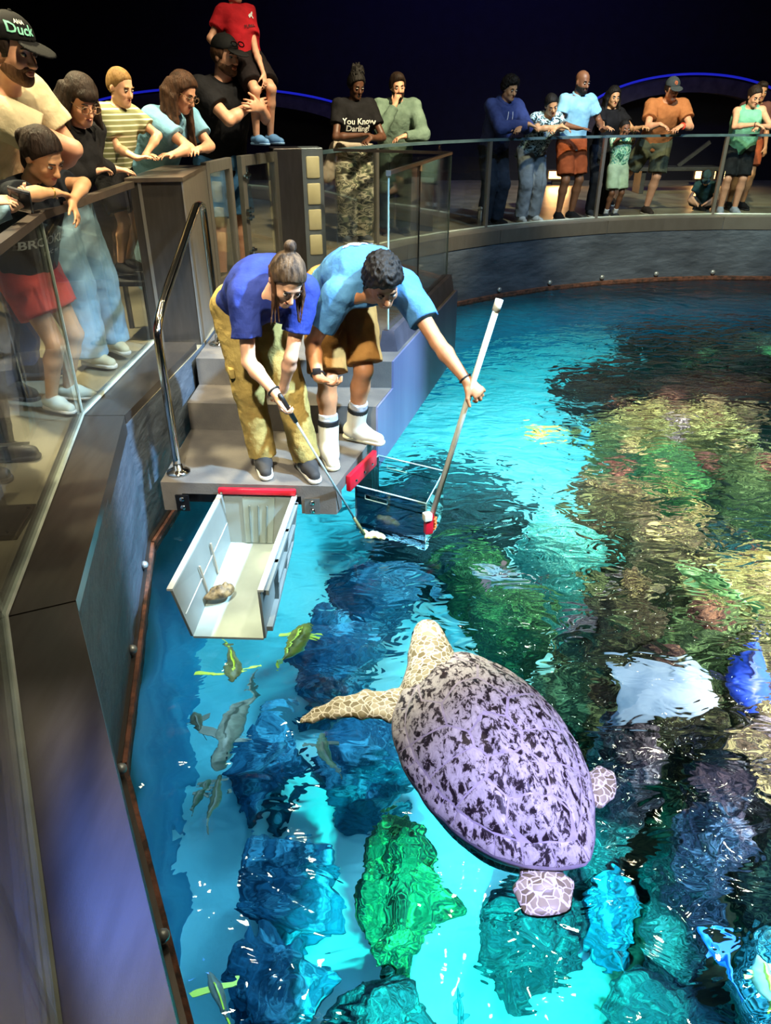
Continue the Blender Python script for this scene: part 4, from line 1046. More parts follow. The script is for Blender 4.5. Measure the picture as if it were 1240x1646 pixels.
# ================================================================ FISH
def fish_mat(name, top, bottom, scale=30):
    return M(name, top, bottom, rough=0.35, scale=scale, lo=0.3, hi=0.7)
def fish(head_px, tail_px, z, wid, hgt, mat, finmat, label, group=None, cat='fish', tail=0.16, pect=0.0, dz=0.0, bend=0.0, name='fish'):
    z = z - 0.35 if z > -1.35 else z
    a = PW(*head_px, z); b = PW(*tail_px, z + dz)
    d = a - b; L = np.linalg.norm(d); d /= L; s = unit(np.cross(d, [0, 0, 1])); u = np.cross(s, d)
    root = empty(name, ((a + b) / 2).tolist(), label, cat, group)
    def cen(t):      # 0 head .. 1 tail base
        return a - d * L * t * (1 - tail) + s * bend * L * math.sin(t * math.pi * 1.3) * t
    ts = np.linspace(0, 1, 15); prof = np.interp(ts, [0, 0.06, 0.18, 0.36, 0.55, 0.75, 0.9, 1.0], [0.12, 0.42, 0.80, 1.0, 0.93, 0.6, 0.28, 0.2])
    v, f = [], []; N = 14
    for t, p in zip(ts, prof):
        c = cen(t)
        for j in range(N):
            q = 2 * math.pi * j / N; v.append(c + s * math.cos(q) * wid * L * p / 2 + u * math.sin(q) * hgt * L * p / 2)
    for i in range(14):
        for j in range(N): f.append((i * N + j, i * N + (j + 1) % N, (i + 1) * N + (j + 1) % N, (i + 1) * N + j))
    f.append(tuple(reversed(range(N)))); f.append(tuple(range(14 * N, 15 * N)))
    mesh_obj('body', v, f, mat, root, smooth=True)
    def fin(nm, pts, th=0.006):
        pts = [np.asarray(p) for p in pts]; nrm = unit(np.cross(pts[1] - pts[0], pts[2] - pts[0]))
        n = len(pts); vv = [p + nrm * th / 2 for p in pts] + [p - nrm * th / 2 for p in pts]
        ff = [tuple(range(n)), tuple(reversed(range(n, 2 * n)))] + [(i, i + n, (i + 1) % n + n, (i + 1) % n) for i in range(n)]
        mesh_obj(nm, vv, ff, finmat, root)
    e = cen(1.0); ed = unit(cen(0.9) - cen(1.0)); h = hgt * L
    fin('tail_fin', [e + ed * 0.03 * L + u * 0.08 * h, e - ed * tail * L * 0.95 + u * 0.62 * h + s * 0.1 * h, e - ed * tail * L * 0.55 + s * 0.02 * h, e - ed * tail * L * 0.95 - u * 0.62 * h + s * 0.1 * h, e + ed * 0.03 * L - u * 0.08 * h])
    c1, c2, c3 = cen(0.28), cen(0.55), cen(0.85)
    fin('dorsal_fin', [c1 + u * h * 0.44, cen(0.4) + u * h * 0.72 + s * 0.03 * h, c2 + u * h * 0.66 + s * 0.05 * h, c3 + u * h * 0.32, c2 + u * h * 0.36])
    for sg in (-1, 1):
        c = cen(0.3) + s * sg * wid * L * 0.45
        w = pect if pect else 0.16
        fin('pectoral_fin', [c, c + s * sg * w * L - d * 0.02 * L, c + s * sg * w * L * 0.9 - d * 0.1 * L, c - d * 0.1 * L])
        MB().lathe(cen(0.1) + s * sg * wid * L * 0.24 + u * 0.1 * h, [(0.018 * L * 0.6, 0), (0.012 * L * 0.6, 0.006 * L)], 8, s * sg).build('eye', EYE_B, root)
    return root
YEL = fish_mat('yellow_fish', '#e0c83c', '#8f7a2a'); YFIN = M('yellow_fin', '#e8e23a', '#c9c22c', rough=0.4)
GRY = fish_mat('grey_tan_fish', '#a9a088', '#7d7764'); GFIN = M('grey_fin', '#9a9480', '#7d7866', rough=0.5)
fish((371, 1098), (366, 1030), -0.95, 0.30, 0.32, fish_mat('tan_fish', '#9c8d55', '#6e6238'), YFIN, 'tan fish with bright yellow side fins just in front of the grey box', pect=0.42)
fish((492, 1000), (453, 1076), -0.95, 0.27, 0.34, fish_mat('mottled_yellow_fish', '#b9a23e', '#5f5526', 18), YFIN, 'mottled yellow brown fish right of the grey box', bend=0.05)
fish((345, 1230), (408, 1092), -1.1, 0.20, 0.24, GRY, GFIN, 'long grey tan fish diagonal along the left wall', bend=0.06)
fish((310, 1145), (326, 1190), -1.2, 0.34, 0.42, fish_mat('brown_fish', '#7f765a', '#5a5340'), GFIN, 'small brown fish left of the long grey fish')
fish((330, 1262), (306, 1305), -1.5, 0.3, 0.34, fish_mat('olive_fish', '#6f7a5c', '#4a553f'), GFIN, 'small olive fish low on the left wall')
fish((350, 1240), (336, 1345), -1.3, 0.14, 0.2, fish_mat('slim_fish', '#8c8460', '#5f5a44'), GFIN, 'slim tan fish hanging below the long grey fish')
fish((525, 1180), (535, 1248), -1.1, 0.30, 0.3, fish_mat('pale_olive_fish', '#9aa078', '#6f7a5c'), GFIN, 'pale olive fish under the front flipper', bend=-0.08)
fish((340, 1560), (362, 1655), -1.0, 0.26, 0.3, fish_mat('tan_grey_fish', '#8f8878', '#6f6a5e'), YFIN, 'tan fish with a yellow fin at the lower left wall', pect=0.3)
fish((842, 696), (918, 694), -1.0, 0.26, 0.3, YEL, YFIN, 'lemon yellow fish swimming left of the reef', pect=0.24)
fish((762, 912), (880, 945), -1.05, 0.19, 0.22, fish_mat('grey_pink_fish', '#a8a29a', '#8a7f7c'), M('pink_grey_fin', '#6f4f54', '#5a4248', rough=0.5), 'grey pink fish above the blue green brain coral', bend=-0.05)
fish((1088, 908), (1232, 984), -0.82, 0.24, 0.28, fish_mat('green_fish', '#8fc27c', '#4f8f62', 9), M('green_fin', '#5f9a6a', '#437a52', rough=0.5), 'big pale green parrot fish over the reef', bend=0.05)
fish((1206, 1140), (1212, 1010), -0.84, 0.28, 0.3, fish_mat('blue_fish', '#3658d8', '#2440a8', 9), M('dark_blue_fin', '#141c4a', '#0e1436', rough=0.5), 'deep blue fish with dark tail at the right edge', bend=0.04)
fish((1132, 1488), (1206, 1590), -1.3, 0.14, 0.18, fish_mat('bright_blue_fish', '#3f9ae0', '#2a6ab8', 9), M('blue_fin', '#2f7ac8', '#225a9a', rough=0.5), 'slender bright blue fish near the lower right corner', bend=0.05)
fish((1216, 1535), (1250, 1620), -0.95, 0.34, 0.4, fish_mat('cream_fish', '#d9d8a8', '#9ab08a', 9), YFIN, 'cream and green fish cut by the lower right edge')
fish((740, 1596), (770, 1660), -2.2, 0.16, 0.22, fish_mat('slate_fish', '#1f4a50', '#163a42'), M('slate_fin', '#1a4048', '#12303a', rough=0.5), 'dark slate fish over the bright sand at the bottom edge')
fish((992, 1522), (1012, 1562), -1.9, 0.2, 0.26, fish_mat('slate_blue_fish', '#1f5a70', '#164a62'), M('slate_fin', '#1a4048'), 'small dark blue fish right of the bright sand')
fish((772, 1492), (786, 1474), -2.6, 0.2, 0.26, MATS['slate_fish'], MATS['slate_fin'], 'tiny dark fish over the sand nearer the turtle tail', 'tiny fish over the sand')
fish((790, 1508), (797, 1494), -2.6, 0.2, 0.26, MATS['slate_fish'], MATS['slate_fin'], 'tiny dark fish over the sand further from the turtle tail', 'tiny fish over the sand')
# ray: soft rectangle with wing tips and a whip tail
RAYO = [(978, 1062), (1000, 1070), (1040, 1066), (1090, 1070), (1126, 1058), (1136, 1085), (1140, 1112), (1154, 1138), (1120, 1152), (1070, 1150), (1030, 1156), (992, 1160), (996, 1130), (990, 1100)]
rz = -1.2
ro = [PW(x, y, rz)[:2] for x, y in RAYO]; rc = np.mean(ro, 0)
ray_root = empty('stingray', (rc[0], rc[1], rz), 'pale blue white ray gliding over the brown reef', 'ray')
v, f = [], []; N = 112; K = 10
po = []
for i in range(len(ro)):
    a, b = np.array(ro[i]), np.array(ro[(i + 1) % len(ro)])
    for k in range(8): po.append(a + (b - a) * k / 8)
po = np.array(po)
for sg in (1, -1):
    for i in range(K + 1):
        s_ = i / K
        for j in range(N):
            q = rc + (po[j] - rc) * s_
            th = 0.075 * (1 - s_ ** 1.6) + 0.004
            v.append((q[0], q[1], rz + (th if sg > 0 else -0.4 * th) + 0.05 * s_ * s_ * math.sin(j / N * 12.6 + 1)))
n = (K + 1) * N
for i in range(K):
    for j in range(N):
        a, b, c, d = i * N + j, i * N + (j + 1) % N, (i + 1) * N + (j + 1) % N, (i + 1) * N + j
        f += [(a, b, c, d), (a + n, d + n, c + n, b + n)]
for j in range(N):
    a, b = K * N + j, K * N + (j + 1) % N; f.append((a, b, b + n, a + n))
mesh_obj('ray_body', v, f, M('ray_skin', '#dfe9f0', '#a9bfd2', rough=0.35, scale=6), ray_root, smooth=True)
tb = [np.array([*PW(996, 1150, rz)[:2], rz]), np.array([*PW(975, 1165, rz)[:2], rz - 0.03]), np.array([*PW(940, 1172, rz)[:2], rz - 0.06])]
MB().tube(bez(tb, 4), [0.014, 0.013, 0.012, 0.011, 0.01, 0.009, 0.008, 0.006, 0.004], 6).build('tail', M('ray_tail', '#6f8fb0', '#557290', rough=0.5), ray_root, smooth=True)


# ================================================================ PEOPLE
def skin(name, c, c2=None):
    m = M('skin_' + name, c, c2 or None, rough=0.5, scale=25, lo=0.2, hi=0.8)
    b = m.node_tree.nodes['Principled BSDF']; b.inputs['Subsurface Weight'].default_value = 0.0
    return m
SK = {'fair': skin('fair', '#d9a688', '#c98f72'), 'light': skin('light', '#e0b090', '#cf9a7a'), 'tan': skin('tan', '#b9825c', '#a5704c'),
      'olive': skin('olive', '#c7976f', '#b2835d'), 'brown': skin('brown', '#80553a', '#6c4630'), 'deep': skin('deep', '#5a3a2a', '#4a2f22')}
LIPS = M('lips', '#a8574a', '#964a40', rough=0.4); LIPD = M('lips_dark', '#5e3430', '#522c29', rough=0.4)
SCL = M('eye_white', '#b5aea4', '#a39c92', rough=0.6, spec=0.1); IRIS = M('iris', '#2b1c12', '#1d130d', rough=0.15)
def hairm(n, c, c2): return M('hair_' + n, c, c2, rough=0.65, spec=0.25, scale=40, bump=0.5, bscale=90, stretch=(1, 1, 0.25))
HAIR = {'black': hairm('black', '#151210', '#0c0a09'), 'brown': hairm('brown', '#4a2f1d', '#2e1c11'), 'dark': hairm('dark', '#2a1c14', '#1a110c'), 'blond': hairm('blond', '#8a6a3c', '#6b4f2a'), 'streak': hairm('streak', '#5c4a38', '#241a13'), 'stubble': hairm('stubble', '#6e4e38', '#573c2a')}
def cloth(n, c, c2=None, bump=0.35): return M('cloth_' + n, c, c2, rough=0.85, scale=9, bump=bump, bscale=26, spec=0.2)
def ik(a, c, l1, l2, hint):
    a = np.asarray(a, float); c = np.asarray(c, float); d = c - a; L = np.linalg.norm(d); t = d / (L + 1e-9)
    L = min(L, (l1 + l2) * 0.995); c = a + t * L
    x = (l1 * l1 - l2 * l2 + L * L) / (2 * L); h = math.sqrt(max(l1 * l1 - x * x, 0.0))
    n = np.asarray(hint, float); n = n - (n @ t) * t; n = unit(n)
    return a + t * x + n * h, c
def rot(v, ax, ang):
    v = np.asarray(v, float); ax = unit(ax)
    return v * math.cos(ang) + np.cross(ax, v) * math.sin(ang) + ax * (ax @ v) * (1 - math.cos(ang))
def hand(S, w, hd, pn, side, s, curl=0.3, thumb=0.6, spread=0.06, fs=1.0):
    hd = unit(hd); pn = unit(np.asarray(pn, float) - (np.asarray(pn, float) @ hd) * hd)
    th = np.cross(hd, pn) * side                 # towards the thumb; side = +1 right, -1 left
    S.cone(w + hd * 0.012 * s, w + hd * 0.085 * s, 0.0165 * s, 0.0155 * s, 0.014 * s, flat=(th, 2.3))
    for i in range(4):
        p = w + hd * (0.088 - 0.006 * abs(i - 1)) * s + th * (0.030 - 0.0205 * i) * s
        ln = [0.070, 0.078, 0.073, 0.057][i] * s; d = unit(hd + th * spread * (1.5 - i)); ax = np.cross(hd, pn)
        for k, q in enumerate((0.42, 0.32, 0.26)):
            d = rot(d, ax, curl * (0.8 if k == 0 else 1.15)); e = p + d * ln * q
            S.cone(p, e, (0.0090 - 0.0008 * k) * s * fs, (0.0083 - 0.0008 * k) * s * fs, 0.004 * s); p = e
    p = w + hd * 0.03 * s + th * 0.03 * s; d = unit(hd * 0.75 + th * 0.75 + pn * 0.25)
    e = p + d * 0.045 * s; S.cone(p, e, 0.0145 * s, 0.011 * s, 0.012 * s)
    d = unit(d + hd * thumb + pn * thumb * 0.5); S.cone(e, e + d * 0.042 * s, 0.011 * s, 0.0085 * s, 0.006 * s)
def ring_tube(name, c, ax, r, th, mat, parent, sq=1.0):
    ax = unit(ax); x = unit(np.cross(ax, [0.3, 0.2, 1])); y = np.cross(ax, x)
    pts = [np.asarray(c) + r * (math.cos(t) * x + math.sin(t) * y * sq) for t in np.linspace(0, 2 * math.pi, 17)]
    return MB().tube(pts, th, 6, caps=False).build(name, mat, parent, smooth=True)
def decal_text(txt, size, fieldS, origin, right, up, mat, parent, name='print', lines=None, curve=0.0):
    """flat lettering laid onto a garment: each letter vertex is dropped onto the cloth surface"""
    cu = bpy.data.curves.new('lettering', 'FONT'); cu.body = txt; cu.size = size; cu.align_x = 'CENTER'; cu.align_y = 'CENTER'; cu.resolution_u = 2; cu.space_line = 0.85; cu.offset = size * 0.02
    tmp = bpy.data.objects.new('lettering', cu); COL.objects.link(tmp)
    me = bpy.data.meshes.new_from_object(tmp.evaluated_get(bpy.context.evaluated_depsgraph_get()))
    bm = bmesh.new(); bm.from_mesh(me); bmesh.ops.triangulate(bm, faces=bm.faces[:])
    bmesh.ops.subdivide_edges(bm, edges=[e for e in bm.edges if e.calc_length() > size * 0.25], cuts=2)
    bm.verts.index_update()
    co = np.array([v.co for v in bm.verts]); fc = [[v.index for v in f.verts] for f in bm.faces]; bm.free()
    bpy.data.objects.remove(tmp); bpy.data.curves.remove(cu); bpy.data.meshes.remove(me)
    if not len(co): return None
    return decal_pts(co[:, 0], co[:, 1] + curve * co[:, 0] ** 2, fc, fieldS, origin, right, up, mat, parent, name)
def decal_pts(xs, ys, fc, fieldS, origin, right, up, mat, parent, name='print'):
    nrm = unit(np.cross(right, up))
    p = np.asarray(origin) + np.outer(xs, right) + np.outer(ys, up) + nrm * 0.25
    for _ in range(40): 
        d = fieldS.ev(p); p = p - nrm * np.clip(d, -0.05, 0.05)[:, None] * 0.8
    p = p + nrm * 0.006
    return mesh_obj(name, p, fc, mat, parent)
def person(label, loc, face, H=1.75, female=False, build=1.0, pel=None, neck=None, lean=8, side=0, bow=0.0, twist=0,
           head=(10, 0, 0), arms=None, legs=None, sk='fair', top=None, bottom=None, shoes=None, hair=None, cap=None, beard=None,
           glasses=None, vox=0.011, group=None, name='person', world=False, hat_text=None, prints=None, bracelets=None, headshift=(0, 0, 0), hscale=1.0, no_head=False, socks=None, child=False, fs=1.0):
    s = H / 1.75; F = unit([face[0], face[1], 0]); R = np.array([F[1], -F[0], 0.0]); U = np.array([0, 0, 1.0]); loc = np.asarray(loc, float)
    def L(p): return loc + (R * p[0] + F * p[1] + U * p[2]) * s
    def Dv(v): return R * v[0] + F * v[1] + U * v[2]
    def T(p): return np.asarray(p, float) if world else L(p)
    root = empty(name, loc.tolist(), label, 'person', group)
    skm = SK[sk]
    # ---- torso
    pl = T(pel) if pel is not None else L((0, -0.04, 0.93))
    if neck is not None: nk = T(neck)
    else: nk = pl + s * 0.52 * (U * math.cos(math.radians(lean)) * math.cos(math.radians(side)) + F * math.sin(math.radians(lean)) + R * math.sin(math.radians(side)))
    sp = unit(nk - pl); tl = np.linalg.norm(nk - pl)
    Rt = rot(R, U, math.radians(twist)); Rt = unit(Rt - (Rt @ sp) * sp); Rp = unit(R - (R @ sp) * sp)
    Fn = np.cross(sp, Rt) * 1.0; Fn = unit(np.cross(sp, Rt)); 
    if Fn @ F < 0 and sp[2] > 0.3: Fn = -Fn
    Bw = -Fn
    mid = pl + sp * tl * 0.42 + Bw * bow * s; ch = pl + sp * tl * 0.70 + Bw * bow * 0.9 * s
    shw = (0.158 if female else 0.185) * s * (0.92 if child else 1.0) * (1 + 0.35 * (build - 1)); hw = (0.098 if female else 0.09) * s
    b = build
    shc = pl + sp * tl * 0.90
    sh = {1: shc + Rt * shw, -1: shc - Rt * shw}
    hip = {1: pl + Rp * hw - sp * 0.02 * s, -1: pl - Rp * hw - sp * 0.02 * s}
    S = Sdf()
    S.ell(pl, [Rp, Fn, sp], (0.155 * s * b, 0.108 * s * b, 0.125 * s), 0.03)
    S.ell(mid, [Rp, Fn, sp], (0.130 * s * b, 0.098 * s * b, 0.15 * s), 0.04)
    S.ell(ch, [Rt, Fn, sp], (0.155 * s * b, 0.108 * s * b, 0.16 * s), 0.04)
    S.cone(sh[1], sh[-1], 0.058 * s, 0.058 * s, 0.04)
    # ---- head frame
    hp, hy, hr_ = [math.radians(a) for a in head]
    hf = rot(F, U, hy); hrv = np.array([hf[1], -hf[0], 0.0]); hf = rot(hf, hrv, -hp); hu = np.cross(hrv, hf); hrv = rot(hrv, hf, hr_); hu = np.cross(hrv, hf)
    hs = s * hscale * (1.0 if not child else 1.0)
    hc = nk + unit(sp * 0.55 + U * 0.35 + hu * 0.4) * 0.155 * s * (0.5 + 0.5 * hscale) + hf * 0.03 * s + np.asarray(Dv(headshift)) * s
    def hp_(x, y, z): return hc + (hrv * x + hf * y + hu * z) * hs
    HR = [hrv, hf, hu]
    nr = (0.047 if female or child else 0.057) * s
    S.cone(nk - sp * 0.05 * s, hp_(0, -0.02, -0.05), nr * 1.15, nr, 0.03)
    if not no_head:
        S.ell(hp_(0, -0.012, 0.035), HR, np.array([0.074, 0.095, 0.084]) * hs, 0.02)
        S.ell(hp_(0, 0.028, -0.038), HR, np.array([0.060 if not female else 0.056, 0.061, 0.078]) * hs, 0.03)
        S.sph(hp_(0, 0.068, -0.098), 0.02 * hs, 0.03)
        S.cone(hp_(0.045, 0.0, -0.07), hp_(0.012, 0.07, -0.095), 0.018 * hs, 0.016 * hs, 0.03).cone(hp_(-0.045, 0.0, -0.07), hp_(-0.012, 0.07, -0.095), 0.018 * hs, 0.016 * hs, 0.03)
        S.cone(hp_(-0.03, 0.080, 0.020), hp_(0.03, 0.080, 0.020), 0.010 * hs, 0.010 * hs, 0.014 * hs)
        S.sph(hp_(0.036, 0.062, -0.032), 0.022 * hs, 0.02).sph(hp_(-0.036, 0.062, -0.032), 0.022 * hs, 0.02)
        for q in (1, -1):
            S.sph(hp_(q * 0.031, 0.100, 0.002), 0.014 * hs, 0.010 * hs, op='sub')
            S.ell(hp_(q * 0.075, -0.008, -0.012), HR, np.array([0.011, 0.020, 0.031]) * hs, 0.008)
        S.cone(hp_(0, 0.088, 0.004), hp_(0, 0.112, -0.034), 0.0085 * hs, 0.0125 * hs, 0.012 * hs)
        S.cone(hp_(-0.011, 0.100, -0.038), hp_(0.011, 0.100, -0.038), 0.0085 * hs, 0.0085 * hs, 0.008 * hs)
        S.ell(hp_(0, 0.090, -0.067), HR, np.array([0.024, 0.010, 0.011]) * hs, 0.01)
    # ---- arms
    arms = arms or {}; A = {}
    for q, nm in ((1, 'r'), (-1, 'l')):
        a = arms.get(nm, {})
        w = T(a['w']) if 'w' in a else L((q * 0.24, 0.05, 0.85))
        l1, l2 = 0.285 * s, 0.25 * s
        if 'e' in a: e = T(a['e'])
        else:
            hint = Dv(a.get('hint', (q * 0.5, -0.8, -0.2))); e, w = ik(sh[q], w, l1, l2, hint)
        hd = Dv(a['hd']) if 'hd' in a else (w - e); pn = Dv(a.get('pn', (0, 0, -1)))
        if world and 'hd' in a: hd = np.asarray(a['hd'], float)
        if world and 'pn' in a: pn = np.asarray(a['pn'], float)
        A[q] = (sh[q], e, w)
        ab = (0.9 if female or child else 1.0) * (0.6 + 0.4 * b)
        S.cone(sh[q], e, 0.052 * s * ab, 0.038 * s * ab, 0.025); 
        m_ = e + (w - e) * 0.28; S.cone(e, m_, 0.036 * s * ab, 0.041 * s * ab, 0.02).cone(m_, w, 0.041 * s * ab, 0.0255 * s * ab, 0.02)
        S.cone(w - unit(w - e) * 0.01 * s, w + unit(hd) * 0.02 * s, 0.0245 * s * ab, 0.02 * s, 0.012)
        hand(S, w, hd, pn, q, s * (1.0 if not female else 0.94), a.get('curl', 0.35), a.get('thumb', 0.6), fs=fs)
    # ---- legs
    legs = legs or {}; G = {}
    for q, nm in ((1, 'r'), (-1, 'l')):
        g = legs.get(nm, {})
        an = T(g['a']) if 'a' in g else L((q * 0.10, -0.02, 0.085))
        if 'k' in g: kn = T(g['k'])
        else: kn, an = ik(hip[q], an, 0.43 * s, 0.42 * s, Dv(g.get('hint', (q * 0.1, 1, 0))))
        toe = Dv(g.get('toe', (q * 0.2, 1, 0))); toe = unit(toe)
        if world and 'toe' in g: toe = unit(g['toe'])
        G[q] = (hip[q], kn, an, toe)
        lb = 0.55 + 0.45 * b
        S.cone(hip[q], kn, 0.086 * s * lb, 0.055 * s * lb, 0.03)
        cf = kn + (an - kn) * 0.3 - F * 0.012 * s
        S.cone(kn, cf, 0.052 * s * lb, 0.055 * s * lb, 0.02).cone(cf, an, 0.055 * s * lb, 0.035 * s * lb, 0.02)
        if not g.get('boot'):
            fu = unit(g.get('fup', U)) if 'fup' in g else U
            S.cone(an - fu * 0.045 * s - toe * 0.02 * s, an + toe * 0.14 * s - fu * 0.06 * s, 0.033 * s, 0.022 * s, 0.02)
    S.build('body', skm, root, vox)
    # ---- face details
    if not no_head:
        for q in (1, -1):
            e = Sdf().ell(hp_(q * 0.031, 0.0835, 0.001), HR, np.array([0.0135, 0.010, 0.0075]) * hs)
            o = e.build('eye', SCL, root, 0.0035)
            MB().lathe(hp_(q * 0.031, 0.0915, -0.001), [(0.0062 * hs, 0), (0.0045 * hs, 0.0022 * hs)], 10, unit(hf - 0.35 * hu)).build('iris', IRIS, o)
            MB().tube([hp_(q * 0.047, 0.080, 0.021), hp_(q * 0.034, 0.092, 0.026), hp_(q * 0.016, 0.094, 0.021)], [0.003 * hs, 0.0048 * hs, 0.004 * hs], 6).build('eyebrow', HAIR['dark'] if hair is None or hair[1] != 'blond' else HAIR['blond'], root, smooth=True)
        Sdf().ell(hp_(0, 0.0935, -0.0625), HR, np.array([0.021, 0.008, 0.0045]) * hs, 0.004).ell(hp_(0, 0.0925, -0.0715), HR, np.array([0.018, 0.008, 0.005]) * hs, 0.004).build('lips', LIPD if sk in ('deep', 'brown') else LIPS, root, 0.0032)
    # ---- clothing
    fields = {}
    if top:
        mt, slv, hem, loose = top[0], top[1], top[2], top[3]
        nd_ = top[4] if len(top) > 4 else None
        C = Sdf(); g = 0.016 * s + loose
        hemp = pl - sp * hem * s
        neckcut = [(nk - sp * 0.005 * s + Fn * 0.0, unit(sp * 1.0 + Fn * 0.25))] if slv != 'tank' else [(nk - sp * 0.02 * s + Fn * 0.03 * s, unit(sp + Fn * 0.5))]
        hc_ = [(hemp, -sp)]
        C.ell(ch, [Rt, Fn, sp], (0.155 * s * b + g, 0.108 * s * b + g, 0.16 * s + g), 0.05, clip=neckcut)
        if female and not child:
            for q in (1, -1): C.sph(pl + sp * tl * 0.66 + Rt * q * 0.068 * s + Fn * 0.075 * s, 0.062 * s * b + loose * 0.5, 0.05)
        wr = 0.098 * s * b + g * 1.05
        C.cone(ch, pl - sp * (hem + 0.03) * s, 0.104 * s * b + g, wr, 0.06, flat=(Rp, 1.42), clip=hc_)
        C.ell(mid, [Rp, Fn, sp], (0.130 * s * b + g, 0.098 * s * b + g, 0.15 * s), 0.05)
        if slv != 'tank': C.cone(sh[1], sh[-1], 0.058 * s + g * 0.7, 0.058 * s + g * 0.7, 0.05, clip=neckcut)
        else:
            for q in (1, -1): C.cone(sh[q] - Rt * q * 0.07 * s + sp * 0.04 * s, ch + Rt * q * 0.085 * s + Fn * 0.06 * s, 0.032 * s, 0.05 * s, 0.03)
        ab = (0.9 if female or child else 1.0) * (0.6 + 0.4 * b)
        for q in (1, -1):
            a, e, w = A[q]
            if slv == 'short':
                t = 0.62; d = unit(e - a)
                C.cone(a, a + (e - a) * 0.95, 0.056 * s * ab + g * 0.9, 0.052 * s * ab + g, 0.03, clip=[(a + (e - a) * t, d)])
            elif slv == 'long':
                C.cone(a, e, 0.056 * s * ab + g * 0.8, 0.043 * s * ab + g * 0.8, 0.03)
                C.cone(e, w, 0.043 * s * ab + g * 0.8, 0.031 * s * ab + g * 0.6, 0.03, clip=[(w - unit(w - e) * 0.02 * s, unit(w - e))])
        C.noise.append((26.0 / s ** 0.5, 0.0065 * s, 1.0 + H)); C.noise.append((58.0, 0.0028 * s, 2.0 + H))
        tp = C.build('hoodie' if nd_ == 'hood' else ('jacket' if nd_ == 'jacket' else ('tank_top' if slv == 'tank' else 'shirt')), mt, root, vox)
        fields['top'] = (C, Rt, Fn, sp, pl, tl, ch, tp)
        if nd_ in ('hood', 'jacket', 'polo'):
            K = Sdf(); kr = 0.075 * s if nd_ != 'polo' else 0.062 * s
            n0 = nk - sp * (0.005 if nd_ != 'polo' else 0.0) * s
            pts = [n0 + (Rt * math.sin(t) + Fn * math.cos(t)) * kr + sp * (0.02 * math.cos(t) * -1 + 0.01) * s for t in np.linspace(0.35, 2 * math.pi - 0.35, 12)]
            K.chain(pts, [(0.026 if nd_ == 'hood' else 0.016) * s] * 12, 0.02)
            if nd_ == 'hood': K.ell(n0 - Fn * 0.08 * s - sp * 0.03 * s, [Rt, Fn, sp], np.array([0.1, 0.05, 0.09]) * s, 0.03)
            K.build('hood' if nd_ == 'hood' else 'collar', mt, root, vox)
        if nd_ == 'hood':
            for q in (1, -1):
                o0 = nk + Fn * 0.09 * s - sp * 0.06 * s + Rt * q * 0.03 * s; pp = [o0]
                for k in range(1, 6): pp.append(o0 - sp * 0.035 * k * s + Rt * q * 0.004 * k)
                pp = np.array(pp) + Fn * 0.2
                for _ in range(30): pp = pp - Fn * np.clip(C.ev(pp), -0.05, 0.05)[:, None] * 0.8
                MB().tube(list(pp + Fn * 0.004), 0.0045 * s, 6).build('drawstring', M('cord_white', '#d9dde6', '#c3c8d2', rough=0.8), root)
    if bottom:
        mt, kind_, ln, loose = bottom
        C = Sdf(); g = 0.012 * s + loose; lb = 0.55 + 0.45 * b
        wcut = [(pl + sp * 0.13 * s, sp)]
        C.ell(pl, [Rp, Fn, sp], (0.155 * s * b + g, 0.108 * s * b + g, 0.125 * s + g), 0.04, clip=wcut)
        for q in (1, -1):
            h_, k, a, toe = G[q]
            if kind_ == 'shorts':
                d = unit(k - h_); cut = h_ + (k - h_) * ln
                C.cone(h_, h_ + (k - h_) * max(1.0, ln + 0.1), 0.088 * s * lb + g, 0.068 * s * lb + g * 1.3, 0.03, clip=[(cut, d)])
            else:
                C.cone(h_, k, 0.088 * s * lb + g, 0.058 * s * lb + g * 1.2, 0.03)
                d = unit(a - k); C.cone(k, a + d * 0.02 * s, 0.058 * s * lb + g * 1.2, 0.048 * s * lb + g * 1.4, 0.03, clip=[(a + d * (ln - 1.0) * 0.4 * s, d)])
        C.noise.append((30.0, 0.006 * s, 4.0 + H)); C.noise.append((62.0, 0.003 * s, 5.0))
        C.build('shorts' if kind_ == 'shorts' else 'trousers', mt, root, vox)
        fields['bottom'] = C
    if socks:
        for q in (1, -1):
            h_, k, a, toe = G[q]; d = unit(a - k)
            C = Sdf().cone(a - d * 0.13 * s, a, 0.047 * s, 0.043 * s, 0.01, clip=[(a - d * 0.11 * s, -d)]); C.build('sock', socks, root, max(vox * 0.8, 0.006))
    if shoes:
        mt, sole, kind_ = shoes
        for q in (1, -1):
            h_, k, a, toe = G[q]; sd = np.cross(toe, U); z0 = a - U * 0.085 * s
            C = Sdf(); cl = [(z0 + U * 0.018 * s, -U)]
            C.cone(z0 + U * 0.055 * s - toe * 0.035 * s, z0 + U * 0.05 * s + toe * 0.06 * s, 0.048 * s, 0.046 * s, 0.03, clip=cl)
            C.cone(z0 + U * 0.045 * s + toe * 0.06 * s, z0 + U * 0.035 * s + toe * 0.165 * s, 0.047 * s, 0.034 * s, 0.03, clip=cl)
            if kind_ == 'boot': C.cone(a - U * 0.02 * s, a + unit(k - a) * 0.14 * s, 0.056 * s, 0.062 * s, 0.03, clip=[(a + unit(k - a) * 0.135 * s, unit(k - a))])
            elif kind_ != 'clog': C.cone(a - U * 0.03 * s, a + U * 0.01 * s, 0.044 * s, 0.042 * s, 0.02)
            o = C.build('boot' if kind_ == 'boot' else ('clog' if kind_ == 'clog' else 'shoe'), mt, root, min(vox, 0.009))
            Cs = Sdf().cone(z0 + U * 0.016 * s - toe * 0.035 * s, z0 + U * 0.016 * s + toe * 0.165 * s, 0.052 * s, 0.042 * s, 0.01, clip=[(z0 + U * 0.024 * s, U), (z0, -U)])
            Cs.build('sole', sole, o, min(vox, 0.007))
